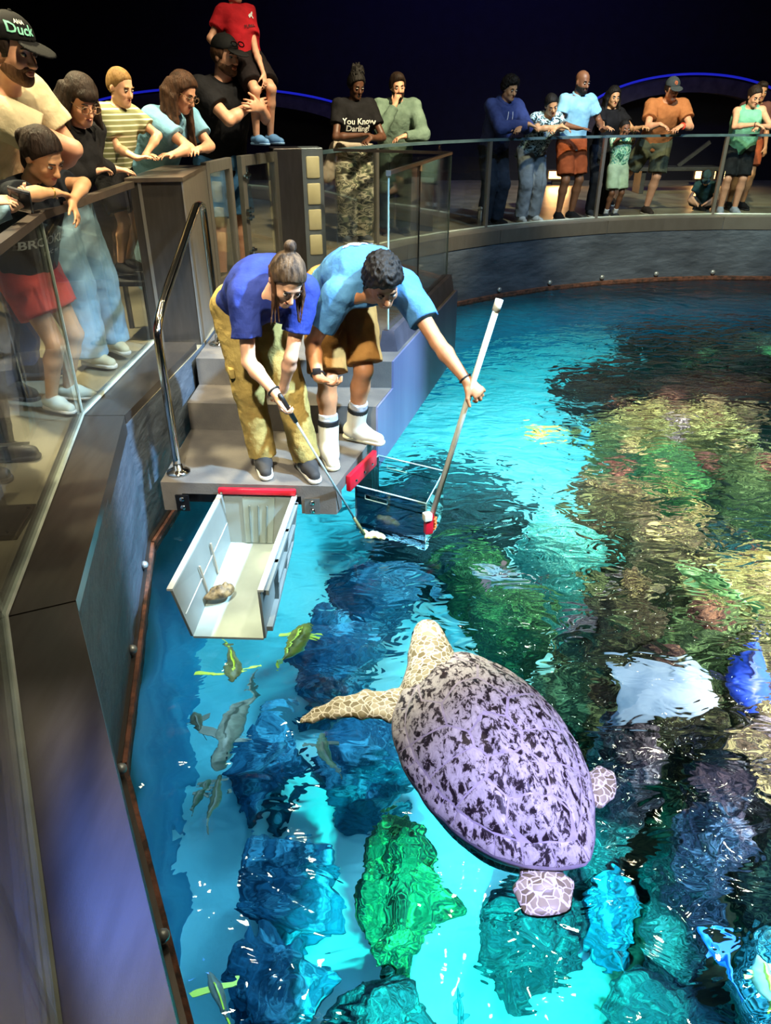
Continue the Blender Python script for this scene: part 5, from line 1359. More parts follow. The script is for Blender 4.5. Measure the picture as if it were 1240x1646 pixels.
            if kind_ == 'shoe' and vox < 0.01:
                for t in range(3):
                    c0 = z0 + U * (0.092 - 0.010 * t) * s + toe * (0.055 + 0.028 * t) * s
                    MB().tube([c0 - sd * 0.022 * s, c0 + U * 0.006 * s, c0 + sd * 0.022 * s], 0.0032 * s, 5).build('lace', M('lace', '#b9b4a8', '#a39e92', rough=0.8), o)
    # ---- hair, caps
    if hair and not no_head:
        style, col = hair[0], hair[1]; C = Sdf(); hm = HAIR[col]
        front = (hp_(0, 0.072, 0.072), unit(hf * 1.0 - hu * 0.8)); nape = (hp_(0, 0, -0.055), -hu)
        fade = (hp_(0, 0.035, 0.0), unit(hf * 1.0 - hu * 0.15))
        th = {'short': 0.010, 'buzz': 0.004, 'curly': 0.024, 'crop': 0.016, 'long': 0.018, 'tied': 0.009, 'bun': 0.009, 'dreads': 0.014, 'fringe': 0.012}[style]
        if cap: C.ell(hp_(0, -0.015, 0.02), HR, np.array([0.077 + th, 0.096 + th, 0.075]) * hs, 0.02, clip=[fade, nape, (hp_(0, 0, 0.05), hu)])
        else: C.ell(hp_(0, -0.014, 0.035), HR, np.array([0.075 + th, 0.096 + th, 0.086 + th * 1.2]) * hs, 0.02, clip=[front, nape] + ([] if style in ('long', 'fringe') else [fade] if False else []))
        C.ell(hp_(0, -0.03, 0.0), HR, np.array([0.0745 + th, 0.076 + th, 0.072]) * hs, 0.02, clip=[front, (hp_(0, 0, -0.07), -hu)])
        if style in ('short', 'crop', 'curly') and not cap: C.ell(hp_(0, 0.045, 0.10), HR, np.array([0.055, 0.045, 0.022 + th]) * hs, 0.03)
        if style == 'curly': C.noise.append((130, 0.010 * hs, 1.0))
        if style in ('short', 'crop', 'long', 'tied', 'bun'): C.noise.append((70, 0.0025 * hs, 2.0))
        if style in ('long', 'fringe'):
            ln = hair[2] if len(hair) > 2 else 0.32
            rng2 = np.random.RandomState(int(H * 100) + 3)
            for q in (1, -1):
                for k in range(7):
                    a0 = hp_(q * (0.055 + 0.02 * min(k, 2) / 2), 0.022 - 0.019 * k, 0.06 - 0.004 * k)
                    a1 = hp_(q * 0.09, 0.010 - 0.018 * k, -0.04)
                    a2 = a1 - U * (ln * 0.45) * s + (hrv * q * (0.008 + 0.006 * rng2.randn()) - hf * 0.004 * k) * s
                    a3 = a2 - U * (ln * 0.5) * s + (hrv * q * 0.012 * rng2.randn() + F * 0.02 * rng2.rand()) * s
                    C.chain([a0, a1, a2, a3], np.array([0.018, 0.022, 0.02, 0.009]) * hs, 0.014)
            C.noise.append((45, 0.003, 1.0))
        if style == 'fringe': C.ell(hp_(0, 0.066, 0.058), HR, np.array([0.062, 0.03, 0.034]) * hs, 0.012)
        if style in ('bun', 'dreads'):
            bp_ = hp_(0, -0.09, 0.125) if style == 'bun' else hp_(0, -0.045, 0.135)
            C.sph(bp_, 0.031 * hs, 0.010)
        if style == 'dreads':
            rng2 = np.random.RandomState(5)
            for k in range(22):
                t = k / 22 * 6.28; p0 = hp_(0, -0.045, 0.155); p1 = p0 + (hrv * math.cos(t) * 0.05 + hf * math.sin(t) * 0.05 + hu * 0.03 * rng2.rand()) * hs; p2 = p1 + (hrv * math.cos(t) * 0.025 + hf * math.sin(t) * 0.025 - U * 0.06 * (0.5 + rng2.rand())) * hs
                C.chain([p0, p1, p2], [0.009 * hs, 0.0085 * hs, 0.006 * hs], 0.006)
        if style == 'tied':
            tw = hair[2] if len(hair) > 2 else (0, -0.13, -0.06)
            p0 = hp_(0, -0.10, 0.05); p1 = hp_(0, -0.135, 0.0); C.chain([p0, p1, p1 - U * 0.14 * s, p1 - U * 0.26 * s + F * 0.03 * s], np.array([0.024, 0.03, 0.028, 0.012]) * hs, 0.02)
        C.build('hair', hm, root, min(vox, 0.009))
    if beard and not no_head:
        C = Sdf(); g = beard[1] + 0.003
        C.ell(hp_(0, 0.028, -0.040), HR, np.array([0.060 + g, 0.061 + g, 0.078 + g]) * hs, 0.02, clip=[(hp_(0, 0, -0.045), hu), (hp_(0, -0.005, 0), -hf)])
        bc_ = [(hp_(0, 0, -0.045), hu), (hp_(0, -0.005, 0), -hf)]
        C.sph(hp_(0, 0.068, -0.098), 0.02 * hs + g, 0.03, clip=bc_)
        for q in (1, -1): C.cone(hp_(q * 0.045, 0.0, -0.07), hp_(q * 0.012, 0.07, -0.095), 0.018 * hs + g, 0.016 * hs + g, 0.03, clip=bc_)
        C.cone(hp_(-0.024, 0.088, -0.052), hp_(0.024, 0.088, -0.052), 0.006 * hs, 0.006 * hs, 0.01)
        C.ell(hp_(0, 0.089, -0.067), HR, np.array([0.019, 0.03, 0.009]) * hs, 0.004, op='sub')
        C.build('beard', HAIR[beard[0]], root, min(vox, 0.006))
    if cap and not no_head:
        cm_ = cap; C = Sdf(); cr = root
        C.ell(hp_(0, -0.012, 0.045), HR, np.array([0.087, 0.108, 0.092]) * hs, 0.01, clip=[(hp_(0, 0, 0.038), unit(-hu + 0.12 * hf))])
        dome = C.build('cap', cm_, root, min(vox, 0.008))
        Bm = Sdf(); bu = unit(hu + 0.22 * hf); bf = unit(hf - 0.22 * hu)
        Bm.ell(hp_(0, 0.125, 0.036), [hrv, bf, bu], np.array([0.078, 0.075, 0.009]) * hs, 0.01).build('brim', cm_, dome, min(vox, 0.006))
        MB().lathe(hp_(0, -0.012, 0.136), [(0.010 * hs, 0), (0.006 * hs, 0.006 * hs)], 10, hu).build('cap_button', cm_, dome)
        fields['cap'] = (C, hp_, hrv, hf, hu, hs, dome)
    if glasses and not no_head:
        gm = glasses; gr = None
        pts = MB()
        for q in (1, -1):
            cc = hp_(q * 0.034, 0.109, 0.0)
            pts.tube([cc + (hrv * math.cos(t) * 0.025 + hu * math.sin(t) * 0.021) * hs for t in np.linspace(0, 2 * math.pi, 17)], 0.0018 * hs + 0.0006, 5, caps=False)
            pts.tube([hp_(q * 0.058, 0.107, 0.005), hp_(q * 0.078, 0.06, 0.006), hp_(q * 0.081, -0.01, 0.003)], 0.0018 * hs + 0.0006, 5)
        pts.tube([hp_(0.01, 0.112, 0.003), hp_(0, 0.115, 0.006), hp_(-0.01, 0.112, 0.003)], 0.0016 * hs + 0.0006, 5)
        pts.build('glasses', gm, root, smooth=True)
    info = dict(root=root, A=A, G=G, hp=hp_, frame=(hrv, hf, hu), fields=fields, L=L, s=s, F=F, R=R, hs=hs, S=S, nk=nk, sp=sp, Rt=Rt, Fn=Fn, pl=pl, tl=tl)
    for q, mt, r in bracelets or []:
        a, e, w = A[q]; ring_tube('wristband', w - unit(w - e) * 0.02 * s, w - e, r * s, 0.005 * s, mt, root)
    return info
def chest_text(pi, txt, size, mat, up=0.62, right=0.0, name='print', curve=0.0):
    C, Rt, Fn, sp, pl, tl, ch, tp = pi['fields']['top']
    # seen from the front: text runs from the wearer's right to left
    return decal_text(txt, size, C, pl + sp * tl * up + Rt * right + Fn * 0.05, -Rt if np.cross(-Rt, sp) @ Fn > 0 else Rt, sp, mat, tp, name, curve=curve)
WHITE_M = M('print_white', '#dfe3df', '#cfd4cf', rough=0.8); BLACKC = cloth('black', '#16161a', '#0d0d10'); SOLEW = M('sole_white', '#d9d6cc', '#bdb9ae', rough=0.7); SOLED = M('sole_dark', '#26262a', '#1a1a1d', rough=0.8)
BANDK = M('black_band', '#141416', '#0c0c0e', rough=0.5); GOLD = M('gold_band', '#c9a24a', '#a98434', rough=0.3, metal=0.9); GLASSES_M = M('glasses_frame', '#8a6a4a', '#6a4f36', rough=0.3)
def bands(name, c1, c2, freq, axis=2):
    m, nt, b = newmat(name); tcd = nd(nt, 'ShaderNodeTexCoord'); sx_ = nd(nt, 'ShaderNodeSeparateXYZ'); nt.links.new(tcd.outputs['Object'], sx_.inputs[0])
    mu_ = nd(nt, 'ShaderNodeMath', operation='MULTIPLY'); mu_.inputs[1].default_value = freq; nt.links.new(sx_.outputs[axis], mu_.inputs[0])
    si = nd(nt, 'ShaderNodeMath', operation='SINE'); nt.links.new(mu_.outputs[0], si.inputs[0])
    r = ramp(nt, [(0.55, hexc(c1)), (0.65, hexc(c2))], si.outputs[0]); nt.links.new(r.outputs[0], b.inputs['Base Color']); b.inputs['Roughness'].default_value = 0.85
    return m
def patch(name, cols, scale, stretch=(1, 1, 1), dist=0.4, lo=0.3, hi=0.7, detail=1.0):
    m, nt, b = newmat(name); tcd = nd(nt, 'ShaderNodeTexCoord'); mp = nd(nt, 'ShaderNodeMapping'); mp.inputs['Scale'].default_value = stretch; nt.links.new(tcd.outputs['Object'], mp.inputs[0])
    n = nd(nt, 'ShaderNodeTexNoise'); n.inputs['Scale'].default_value = scale; n.inputs['Detail'].default_value = detail; n.inputs['Distortion'].default_value = dist; nt.links.new(mp.outputs[0], n.inputs['Vector'])
    r = ramp(nt, [(lo + (hi - lo) * i / (len(cols) - 1), hexc(c)) for i, c in enumerate(cols)], n.outputs[0]); r.color_ramp.interpolation = 'CONSTANT'
    nt.links.new(r.outputs[0], b.inputs['Base Color']); b.inputs['Roughness'].default_value = 0.85
    return m
CAMO = patch('camouflage_cloth', ['#22231f', '#767c62', '#d4cab4', '#3a3d32', '#a8a48e', '#2a2b26'], 9, (1, 1, 1.8), 0.8)
PALM = patch('palm_print_cloth', ['#14282e', '#2b4a4e', '#a8cfdc', '#c4dfe6', '#b4d4de', '#1c3238'], 15, (1, 1, 1.2), 1.6, 0.30, 0.68)
TROP = patch('tropical_print_cloth', ['#2f6a55', '#8fd0a0', '#d8ecc8', '#5fae9a', '#a8dcb0', '#3c7a6a'], 15, (1, 1, 1), 1.0)
ON_RAIL = 1.135
def at_rail(px, d=0.36):
    q, a = on_arc(px, 1.0); n = np.array([-math.sin(a), math.cos(a)])
    if n[1] < 0: n = -n
    p = q + n * d
    return (p[0], p[1], 0), (-n[0], -n[1])
def rail_pose(s, d=0.36, el=0.24, wl=(-0.05, 0.14), wr=(0.05, 0.14), z=ON_RAIL, curl=0.35, hl=(0.7, 0.5, -0.3), hr=(-0.7, 0.5, -0.3)):
    """forearms resting on a rail d in front; wrists given as (sideways, beyond the rail)"""
    return {'l': dict(e=(-el, (d - 0.02) / s, z / s + 0.02), w=(wl[0], (d + wl[1]) / s, z / s + 0.035), hd=hl, pn=(0, 0, -1), curl=curl),
            'r': dict(e=(el, (d - 0.02) / s, z / s + 0.02), w=(wr[0], (d + wr[1]) / s, z / s + 0.055), hd=hr, pn=(0, 0, -1), curl=curl)}
# ---------------------------------------------------------------- the two keepers on the platform
NAVY = cloth('keeper_navy', '#2a3a86', '#222f70'); KHAKI = cloth('keeper_khaki', '#a58f52', '#8a7540', bump=0.6)
pz = PZ
kw = person('woman keeper in navy shirt and khaki trousers bending over with a feeding rod', (-0.66, 4.0, pz), (0.35, -0.94), 1.72, True, 1.05, world=True,
    pel=(-0.75, 4.10, 0.545), neck=(-0.53, 3.70, 0.70), bow=0.06, head=(46, 4, -8), sk='light', fs=1.0,
    arms={'r': dict(e=(-0.69, 3.62, 0.37), w=(-0.545, 3.50, 0.245), hd=(0.35, -0.25, -0.95), pn=(0.95, 0.1, 0.2), curl=0.75, thumb=0.9),
          'l': dict(e=(-0.49, 3.73, 0.36), w=(-0.55, 3.83, 0.17), hd=(-0.3, 0.2, -0.9), pn=(-0.5, 0.7, 0.0), curl=0.4)},
    legs={'r': dict(a=(-0.72, 3.93, pz + 0.088), k=(-0.765, 3.95, 0.09), toe=(0.25, -1, 0)), 'l': dict(a=(-0.46, 3.88, pz + 0.088), k=(-0.53, 3.93, 0.09), toe=(0.4, -1, 0))},
    top=(NAVY, 'short', 0.02, 0.012), bottom=(KHAKI, 'pants', 1.03, 0.012), shoes=(M('dark_trainer', '#2c2a2a', '#1d1c1c', rough=0.8), SOLEW, 'shoe'),
    hair=('bun', 'streak'), vox=0.007, bracelets=[(1, BANDK, 0.031)])
hpk = kw['hp']; C_ = Sdf()     # loose strands falling past the face
for x0, n_ in ((-0.074, 3), (0.074, 3)):
    for k in range(n_):
        a0 = hpk(x0 * 1.05, -0.015 - 0.02 * k, 0.02); a1 = a0 + np.array([0.0 + 0.012 * k * (1 if x0 > 0 else -1), -0.01, -0.10]); a2 = a1 + np.array([0.01 * (k - 2), 0.012 * k - 0.02, -0.13 - 0.015 * k])
        C_.chain([a0, a1, a2], [0.011, 0.010, 0.004], 0.008)
C_.noise.append((50, 0.002, 1.0)); C_.build('hair_strands', HAIR['brown'], kw['root'], 0.006)
POCK = MB()
S_ = kw['fields']['bottom']
hk, kk, ak, tk = kw['G'][1]
pc_ = hk + (kk - hk) * 0.72 + np.array([-0.075, -0.03, 0]); 
shade_auto(MB().box(pc_, 0.03, 0.16, 0.055, 0.35, 0.008).build('pocket_flap', KHAKI, kw['root']))
TEAL_S = cloth('keeper_teal', '#4a7fae', '#3f6f9c'); TANS = cloth('keeper_tan_shorts', '#a3763f', '#8c6333')
BOOTW = M('white_rubber', '#d8d6c8', '#c6c3b4', rough=0.4)
km = person('man keeper in blue shirt, tan shorts and white boots leaning out with a pole', (-0.27, 4.2, pz), (0.45, -0.89), 1.80, False, 1.05, world=True,
    pel=(-0.27, 4.40, 0.565), neck=(-0.055, 3.97, 0.64), bow=0.09, twist=8, head=(46, -10, 10), sk='tan',
    arms={'l': dict(e=(0.28, 3.90, 0.385), w=(0.435, 3.765, 0.215), hd=(0.72, -0.35, -0.6), pn=(-0.15, 0.9, -0.5), curl=0.85, thumb=0.9),
          'r': dict(e=(-0.40, 3.97, 0.36), w=(-0.36, 3.80, 0.225), hd=(0.85, -0.4, -0.25), pn=(0.0, 0.25, 0.95), curl=0.55)},
    legs={'r': dict(a=(-0.34, 4.06, pz + 0.09), k=(-0.335, 4.10, 0.11), toe=(0.2, -1, 0)), 'l': dict(a=(-0.19, 4.33, pz + 0.09), k=(-0.13, 4.24, 0.12), toe=(0.85, -0.5, 0))},
    top=(TEAL_S, 'short', 0.02, 0.012), bottom=(TANS, 'shorts', 0.92, 0.022), shoes=(BOOTW, M('boot_sole', '#c9c3a8', '#b3ad93', rough=0.6), 'boot'),
    hair=('curly', 'black'), vox=0.007, bracelets=[(-1, BANDK, 0.033), (1, BANDK, 0.034)])
for q in (1, -1):                                      # grey sock tops above the boots and the dark band with an orange tab
    h_, k_, a_, t_ = km['G'][q]; d_ = unit(k_ - a_)
    Sdf().cone(a_ + d_ * 0.13, a_ + d_ * 0.19, 0.058, 0.057, 0.01, clip=[(a_ + d_ * 0.185, d_)]).build('sock', M('grey_sock', '#b9bcc2', '#9a9da4', rough=0.9, bump=0.5), km['root'], 0.006)
    Sdf().cone(a_ + d_ * 0.10, a_ + d_ * 0.155, 0.064, 0.065, 0.01, clip=[(a_ + d_ * 0.15, d_), (a_ + d_ * 0.115, -d_)]).build('boot_band', BANDK, km['root'], 0.006)
a_, e_, w_ = km['A'][1]
shade_auto(MB().box(w_ - unit(w_ - e_) * 0.03 + np.array([-0.0, -0.034, 0.02]), 0.045, 0.016, 0.038, 0.2, 0.006).build('watch', BANDK, km['root']))
BACKP = M('back_print', '#e8eff6', '#c9d6e4', rough=0.8)
CB, RtB, FnB, spB, plB, tlB, chB, tpB = km['fields']['top']
rg_ = np.random.RandomState(3); xs, ys, fc = [], [], []
for k in range(10):                                    # broken pale back print
    x0, y0 = rg_.uniform(-0.09, 0.07), rg_.uniform(-0.05, 0.05); w0, h0_ = rg_.uniform(0.04, 0.08), rg_.uniform(0.014, 0.03); b0 = len(xs)
    for i in range(4):
        for j in range(3): xs.append(x0 + w0 * i / 3); ys.append(y0 + h0_ * j / 2 + 0.01 * math.sin(4 * i + k))
    for i in range(3):
        for j in range(2): a0 = b0 + i * 3 + j; fc.append((a0, a0 + 3, a0 + 4, a0 + 1))
decal_pts(np.array(xs), np.array(ys), fc, CB, plB + spB * tlB * 0.66 - FnB * 0.05, RtB, spB, BACKP, tpB)

# ---------------------------------------------------------------- visitors at the left railing
DENIM = cloth('light_denim', '#8fb0c4', '#7296ac')
p1 = person('bearded man in beige tee and black cap leaning over the left railing', (-2.16, 4.22, 0), (1, -0.12), 1.93, False, 1.0, world=True, pel=(-2.14, 4.24, 1.05), neck=(-1.81, 4.07, 1.575), bow=0.03, head=(16, -12, 0), sk='fair',
    arms={'r': dict(e=(-1.54, 4.06, 1.31), w=(-1.72, 4.14, 1.18), hd=(-0.5, 0.8, -0.1), pn=(0, 0, -1)), 'l': dict(e=(-1.66, 4.36, 1.29), w=(-1.76, 4.26, 1.17), hd=(-0.5, -0.7, -0.2), pn=(0, 0, -1))},
    legs={'r': dict(a=(-2.22, 4.12, 0.09)), 'l': dict(a=(-2.22, 4.42, 0.09))},
    top=(cloth('beige_tee', '#cbbf9f', '#b7ab8c'), 'short', 0.08, 0.02), bottom=(cloth('dark_blue_trousers', '#2a3550', '#202a40'), 'pants', 1.0, 0.012), shoes=(BLACKC, SOLED, 'shoe'),
    hair=('short', 'dark'), cap=cloth('black_cap', '#131417', '#0c0d0f', bump=0.15), beard=('stubble', 0.0), vox=0.0086)
Cc, hpc, r_, f_, u_, hs_, dome_ = p1['fields']['cap']
decal_text('Duck', 0.048 * hs_, Cc, hpc(0.03, 0.06, 0.088), -r_ * 0.93 + f_ * 0.35, u_, M('cap_print_teal', '#8fe0c8', '#6fc4ac', rough=0.7), dome_)
decal_text('ANA', 0.018 * hs_, Cc, hpc(0.03, 0.06, 0.112), -r_ * 0.93 + f_ * 0.35, u_, WHITE_M, dome_)
ang_ = np.linspace(0, 2 * math.pi, 25)[:-1]
decal_pts(np.concatenate([[0], 0.017 * hs_ * np.cos(ang_)]), np.concatenate([[0], 0.020 * hs_ * np.sin(ang_)]), [(0, i + 1, (i + 1) % 24 + 1) for i in range(24)], Cc, hpc(0.08, -0.02, 0.09), f_, u_, M('cap_badge', '#8a8f8c', '#3a3f3c', rough=0.7, scale=90), dome_, 'side_badge')
p2 = person('woman in black long sleeved top and glasses with her hand on the railing end', (-1.98, 4.62, 0), (0.97, -0.25), 1.68, True, 1.0, world=True, pel=(-1.96, 4.80, 0.93), neck=(-1.72, 4.66, 1.40), head=(32, -28, 0), sk='fair',
    arms={'l': dict(e=(-1.72, 4.72, 1.20), w=(-1.64, 4.90, 1.15), hd=(0.6, 0.6, -0.1), pn=(0.1, 0, -1), curl=0.3), 'r': dict(e=(-1.78, 4.54, 1.15), w=(-1.68, 4.70, 1.16), hd=(0.3, 0.8, 0.0), pn=(0, 0, -1))},
    legs={'r': dict(a=(-1.90, 4.66, 0.085)), 'l': dict(a=(-1.84, 4.92, 0.085), toe=(0.5, -0.5, 0))},
    top=(BLACKC, 'long', 0.1, 0.006), bottom=(DENIM, 'pants', 1.05, 0.034), shoes=(M('cream_trainer', '#cfc9ac', '#b9b394', rough=0.7), SOLEW, 'shoe'), hair=('fringe', 'dark', 0.12), glasses=GLASSES_M, vox=0.0086)
p3 = person('girl in black printed tee and coral shorts slumped over the left railing', (-1.86, 4.0, 0), (0.97, -0.3), 1.42, True, 1.1, world=True, child=True, hscale=1.16, pel=(-1.84, 3.94, 0.74), neck=(-1.70, 3.85, 1.19), headshift=(0, 0.07, 0.0), head=(38, -5, 8), sk='olive',
    arms={'l': dict(e=(-1.47, 3.93, 1.165), w=(-1.49, 3.78, 1.10), hd=(0.35, -0.35, -0.85), pn=(-0.7, -0.2, -0.5), curl=0.3), 'r': dict(e=(-1.60, 3.60, 1.155), w=(-1.53, 3.71, 1.15), hd=(0.3, 0.75, -0.2), pn=(0, 0, -1), curl=0.3)},
    legs={'r': dict(a=(-1.85, 3.88, 0.085)), 'l': dict(a=(-1.82, 4.05, 0.085))},
    top=(cloth('girl_black_tee', '#1a2028', '#12161d'), 'short', 0.06, 0.012), bottom=(cloth('coral_shorts', '#d8554e', '#c04540'), 'shorts', 0.55, 0.02), shoes=(M('pale_clog', '#c6cfc4', '#aeb8ac', rough=0.6), SOLEW, 'clog'), hair=('tied', 'dark'), vox=0.0075, bracelets=[(1, GOLD, 0.026)])
chest_text(p3, 'BROOKLYN', 0.06, WHITE_M, 0.5, -0.0, curve=-1.2); chest_text(p3, 'NYC 98', 0.03, WHITE_M, 0.36)
p4 = person('person in pale blue top holding a phone over the left railing at the picture edge', (-1.90, 3.14, 0), (1, 0.05), 1.66, True, 1.05, world=True, pel=(-1.86, 3.12, 0.90), neck=(-1.84, 3.10, 1.38), head=(25, 5, 0), sk='light',
    arms={'l': dict(w=(-1.575, 3.36, 1.135), hint=(0.1, 0.3, -1), hd=(0.55, -0.25, 0.2), pn=(-0.3, -0.6, 0.7), curl=0.6), 'r': dict(w=(-1.60, 3.17, 1.165), hint=(0.1, -0.3, -1), hd=(0.75, 0.55, 0.15), pn=(0, 0.4, -0.9), curl=0.35)},
    legs={'r': dict(a=(-1.90, 3.04, 0.085), toe=(1, -0.1, 0)), 'l': dict(a=(-1.87, 3.25, 0.085), toe=(1, 0.1, 0))},
    top=(cloth('pale_blue_top', '#9fc3d4', '#86adc0'), 'long', 0.2, 0.02), bottom=(BLACKC, 'pants', 1.0, 0.012), shoes=(M('black_slipon', '#17181a', '#101113', rough=0.5), SOLED, 'shoe'), hair=('long', 'dark', 0.25), vox=0.0086)
ph = empty('phone', (-1.51, 3.30, 1.14), 'black phone held out over the left railing', 'phone')
R3 = np.array(Matrix.Rotation(math.radians(38), 3, 'Y').to_3x3()) @ np.eye(3)
R3 = np.array((Matrix.Rotation(math.radians(25), 3, 'Z') @ Matrix.Rotation(math.radians(-35), 3, 'X') @ Matrix.Rotation(math.radians(20), 3, 'Y')))
shade_auto(MB().box((-1.505, 3.29, 1.165), 0.085, 0.17, 0.011, R=R3, bev=0.004).build('case', BANDK, ph))
MB().box(np.array([-1.505, 3.29, 1.165]) - R3 @ np.array([0, 0, 0.0065]), 0.076, 0.155, 0.002, R=R3).build('camera_back', M('phone_back', '#2a2d38', '#20222b', rough=0.2), ph)
MB().box(np.array([-1.505, 3.29, 1.165]) + R3 @ np.array([0, 0, 0.0065]), 0.078, 0.158, 0.001, R=R3).build('screen', M('phone_screen', (0.02, 0.05, 0.09), rough=0.1, emit=(0.1, 0.4, 0.6), estr=0.6), ph)
stool = empty('step_stool', (-1.74, 5.42, 0), 'low dark stool the striped boy stands on behind the cabinet', 'stool')
MB().box((-1.80, 5.42, 0.40), 0.3, 0.36, 0.04, 0, 0.01).build('seat', SOLED, stool)
for sx_ in (-1, 1):
    for sy_ in (-1, 1): MB().box((-1.80 + sx_ * 0.12, 5.42 + sy_ * 0.15, 0.19), 0.03, 0.03, 0.38).build('leg', SOLED, stool)
p5 = person('small boy in olive striped tee standing up behind the steel cabinet', (-1.83, 5.42, 0.42), (0.9, -0.45), 1.28, False, 1.0, world=True, child=True, hscale=1.16, pel=(-1.82, 5.42, 1.10), neck=(-1.71, 5.38, 1.475), head=(20, 0, 0), sk='light',
    arms={'r': dict(w=(-1.58, 5.20, 1.19), hint=(-0.2, -0.5, -0.3), hd=(0.7, 0.2, 0.1), pn=(0, 0, -1)), 'l': dict(w=(-1.58, 5.36, 1.19), hint=(-0.3, 0.5, -0.3), hd=(0.8, -0.2, 0.1), pn=(0, 0, -1))},
    legs={'r': dict(a=(-1.85, 5.36, 0.505)), 'l': dict(a=(-1.85, 5.50, 0.505))},
    top=(bands('striped_tee', '#7c8058', '#d0d2ba', 200), 'short', 0.1, 0.012), bottom=(BLACKC, 'shorts', 0.8, 0.015), shoes=(BLACKC, SOLED, 'shoe'), hair=('buzz', 'blond'), vox=0.0086)
p6 = person('woman in light blue tee with long brown hair and glasses beside the striped boy', (-1.80, 6.12, 0), (0.75, -0.66), 1.68, True, 1.12, world=True, pel=(-1.87, 6.27, 0.98), neck=(-1.50, 5.98, 1.44), head=(30, 18, -5), sk='fair',
    arms={'r': dict(e=(-1.38, 5.80, 1.21), w=(-1.46, 5.62, 1.18), hd=(-0.5, -0.7, 0.05), pn=(0.1, 0, -1), curl=0.3), 'l': dict(e=(-1.29, 6.06, 1.21), w=(-1.33, 5.85, 1.20), hd=(-0.1, -0.9, 0), pn=(0, 0, -1))},
    legs={'r': dict(a=(-1.94, 6.22, 0.085)), 'l': dict(a=(-1.76, 6.40, 0.085))},
    top=(cloth('sky_tee', '#7fb2d0', '#6a9dbd'), 'short', 0.1, 0.014), bottom=(DENIM, 'pants', 1.0, 0.015), shoes=(BLACKC, SOLED, 'shoe'), hair=('long', 'brown', 0.33), glasses=GLASSES_M, vox=0.0086)
p7 = person('stout man in black tee and cap holding the boy in red on his shoulder', (-1.42, 7.1, 0), (0.72, -0.7), 1.95, False, 1.18, world=True, pel=(-1.44, 7.14, 1.06), neck=(-1.33, 7.0, 1.65), head=(10, 10, 0), sk='fair',
    arms={'r': dict(e=(-1.26, 6.74, 1.36), w=(-1.09, 6.87, 1.47), hd=(0.75, 0.35, 0.05), pn=(-0.5, 0.8, 0), curl=0.45), 'l': dict(e=(-1.00, 7.05, 1.36), w=(-1.02, 6.86, 1.45), hd=(-0.5, -0.75, 0.1), pn=(-0.6, 0.6, 0), curl=0.45)},
    legs={'r': dict(a=(-1.50, 7.0, 0.085)), 'l': dict(a=(-1.34, 7.2, 0.085))},
    top=(BLACKC, 'short', 0.12, 0.02), bottom=(cloth('blue_shorts', '#3f6f9a', '#335c82'), 'shorts', 0.95, 0.025), shoes=(BLACKC, SOLED, 'shoe'), hair=('short', 'brown'), cap=cloth('black_cap_plain', '#111214', '#0a0b0c', bump=0.15), beard=('stubble', 0.001), vox=0.009)
Cc, hpc, r_, f_, u_, hs_, dome_ = p7['fields']['cap']
sg_ = MB()
for q in (1, -1):
    cc = hpc(q * 0.035, 0.115, 0.085); sg_.tube([cc + (r_ * math.cos(t) * 0.028 + (u_ * 0.8 - f_ * 0.5) * math.sin(t) * 0.018) * hs_ for t in np.linspace(0, 6.283, 13)], 0.005, 6, caps=False)
tag(sg_.build('sunglasses', M('sunglass_frame', '#0b0c0e', '#060708', rough=0.1), loc=None), 'black sunglasses pushed up on the cap of the stout man', 'sunglasses')
p8 = person('boy in red tee and black shorts perched on the shoulder of the stout man', (-1.13, 7.08, 1.10), (0.75, -0.66), 1.30, False, 0.95, world=True, child=True, hscale=1.1, pel=(-1.13, 7.15, 1.78), neck=(-1.22, 7.19, 2.16), head=(5, 0, 0), sk='fair',
    arms={'r': dict(e=(-1.40, 7.0, 1.93), w=(-1.30, 6.98, 1.82), hd=(0.3, -0.3, -0.5), pn=(0, 0, -1)), 'l': dict(e=(-1.05, 7.05, 1.84), w=(-0.98, 6.92, 1.68), hd=(0.15, -0.4, -0.8), pn=(-0.5, 0.2, -0.4))},
    legs={'r': dict(k=(-1.05, 6.86, 1.57), a=(-1.08, 6.94, 1.235), toe=(0.75, -0.66, 0)), 'l': dict(k=(-0.93, 6.95, 1.58), a=(-0.98, 7.06, 1.235), toe=(0.8, -0.6, 0))},
    top=(cloth('red_tee', '#c11f2a', '#a31822'), 'short', 0.06, 0.014), bottom=(cloth('black_red_shorts', '#1c1416', '#120d0e'), 'shorts', 0.8, 0.02), shoes=(M('blue_clog', '#5f8fc4', '#4f7cb0', rough=0.6), M('blue_clog_sole', '#7fa8d4', '#6f98c4', rough=0.6), 'clog'), hair=('short', 'brown'), vox=0.0086)
C8 = p8['fields']['top']
chest_text(p8, 'PUMA', 0.035, M('print_dark_red', '#5a1018', '#480c12', rough=0.8), 0.55, 0.0)
ctx = [(-0.035, 0.0), (-0.02, 0.012), (0.0, 0.016), (0.02, 0.03), (0.035, 0.034), (0.03, 0.02), (0.012, 0.004), (0.016, -0.02), (0.006, -0.022), (-0.002, -0.004), (-0.02, -0.012), (-0.03, -0.02)]
C_, Rt_, Fn_, sp_, pl_, tl_, ch_, tp_ = C8
tri_ = [tuple(t) for t in tessellate_polygon([[Vector((x, y, 0)) for x, y in ctx]])]
decal_pts(np.array([c[0] for c in ctx]), np.array([c[1] for c in ctx]), tri_, C_, pl_ + sp_ * tl_ * 0.74 - Rt_ * 0.05 + Fn_ * 0.05, -Rt_, sp_, WHITE_M, tp_)

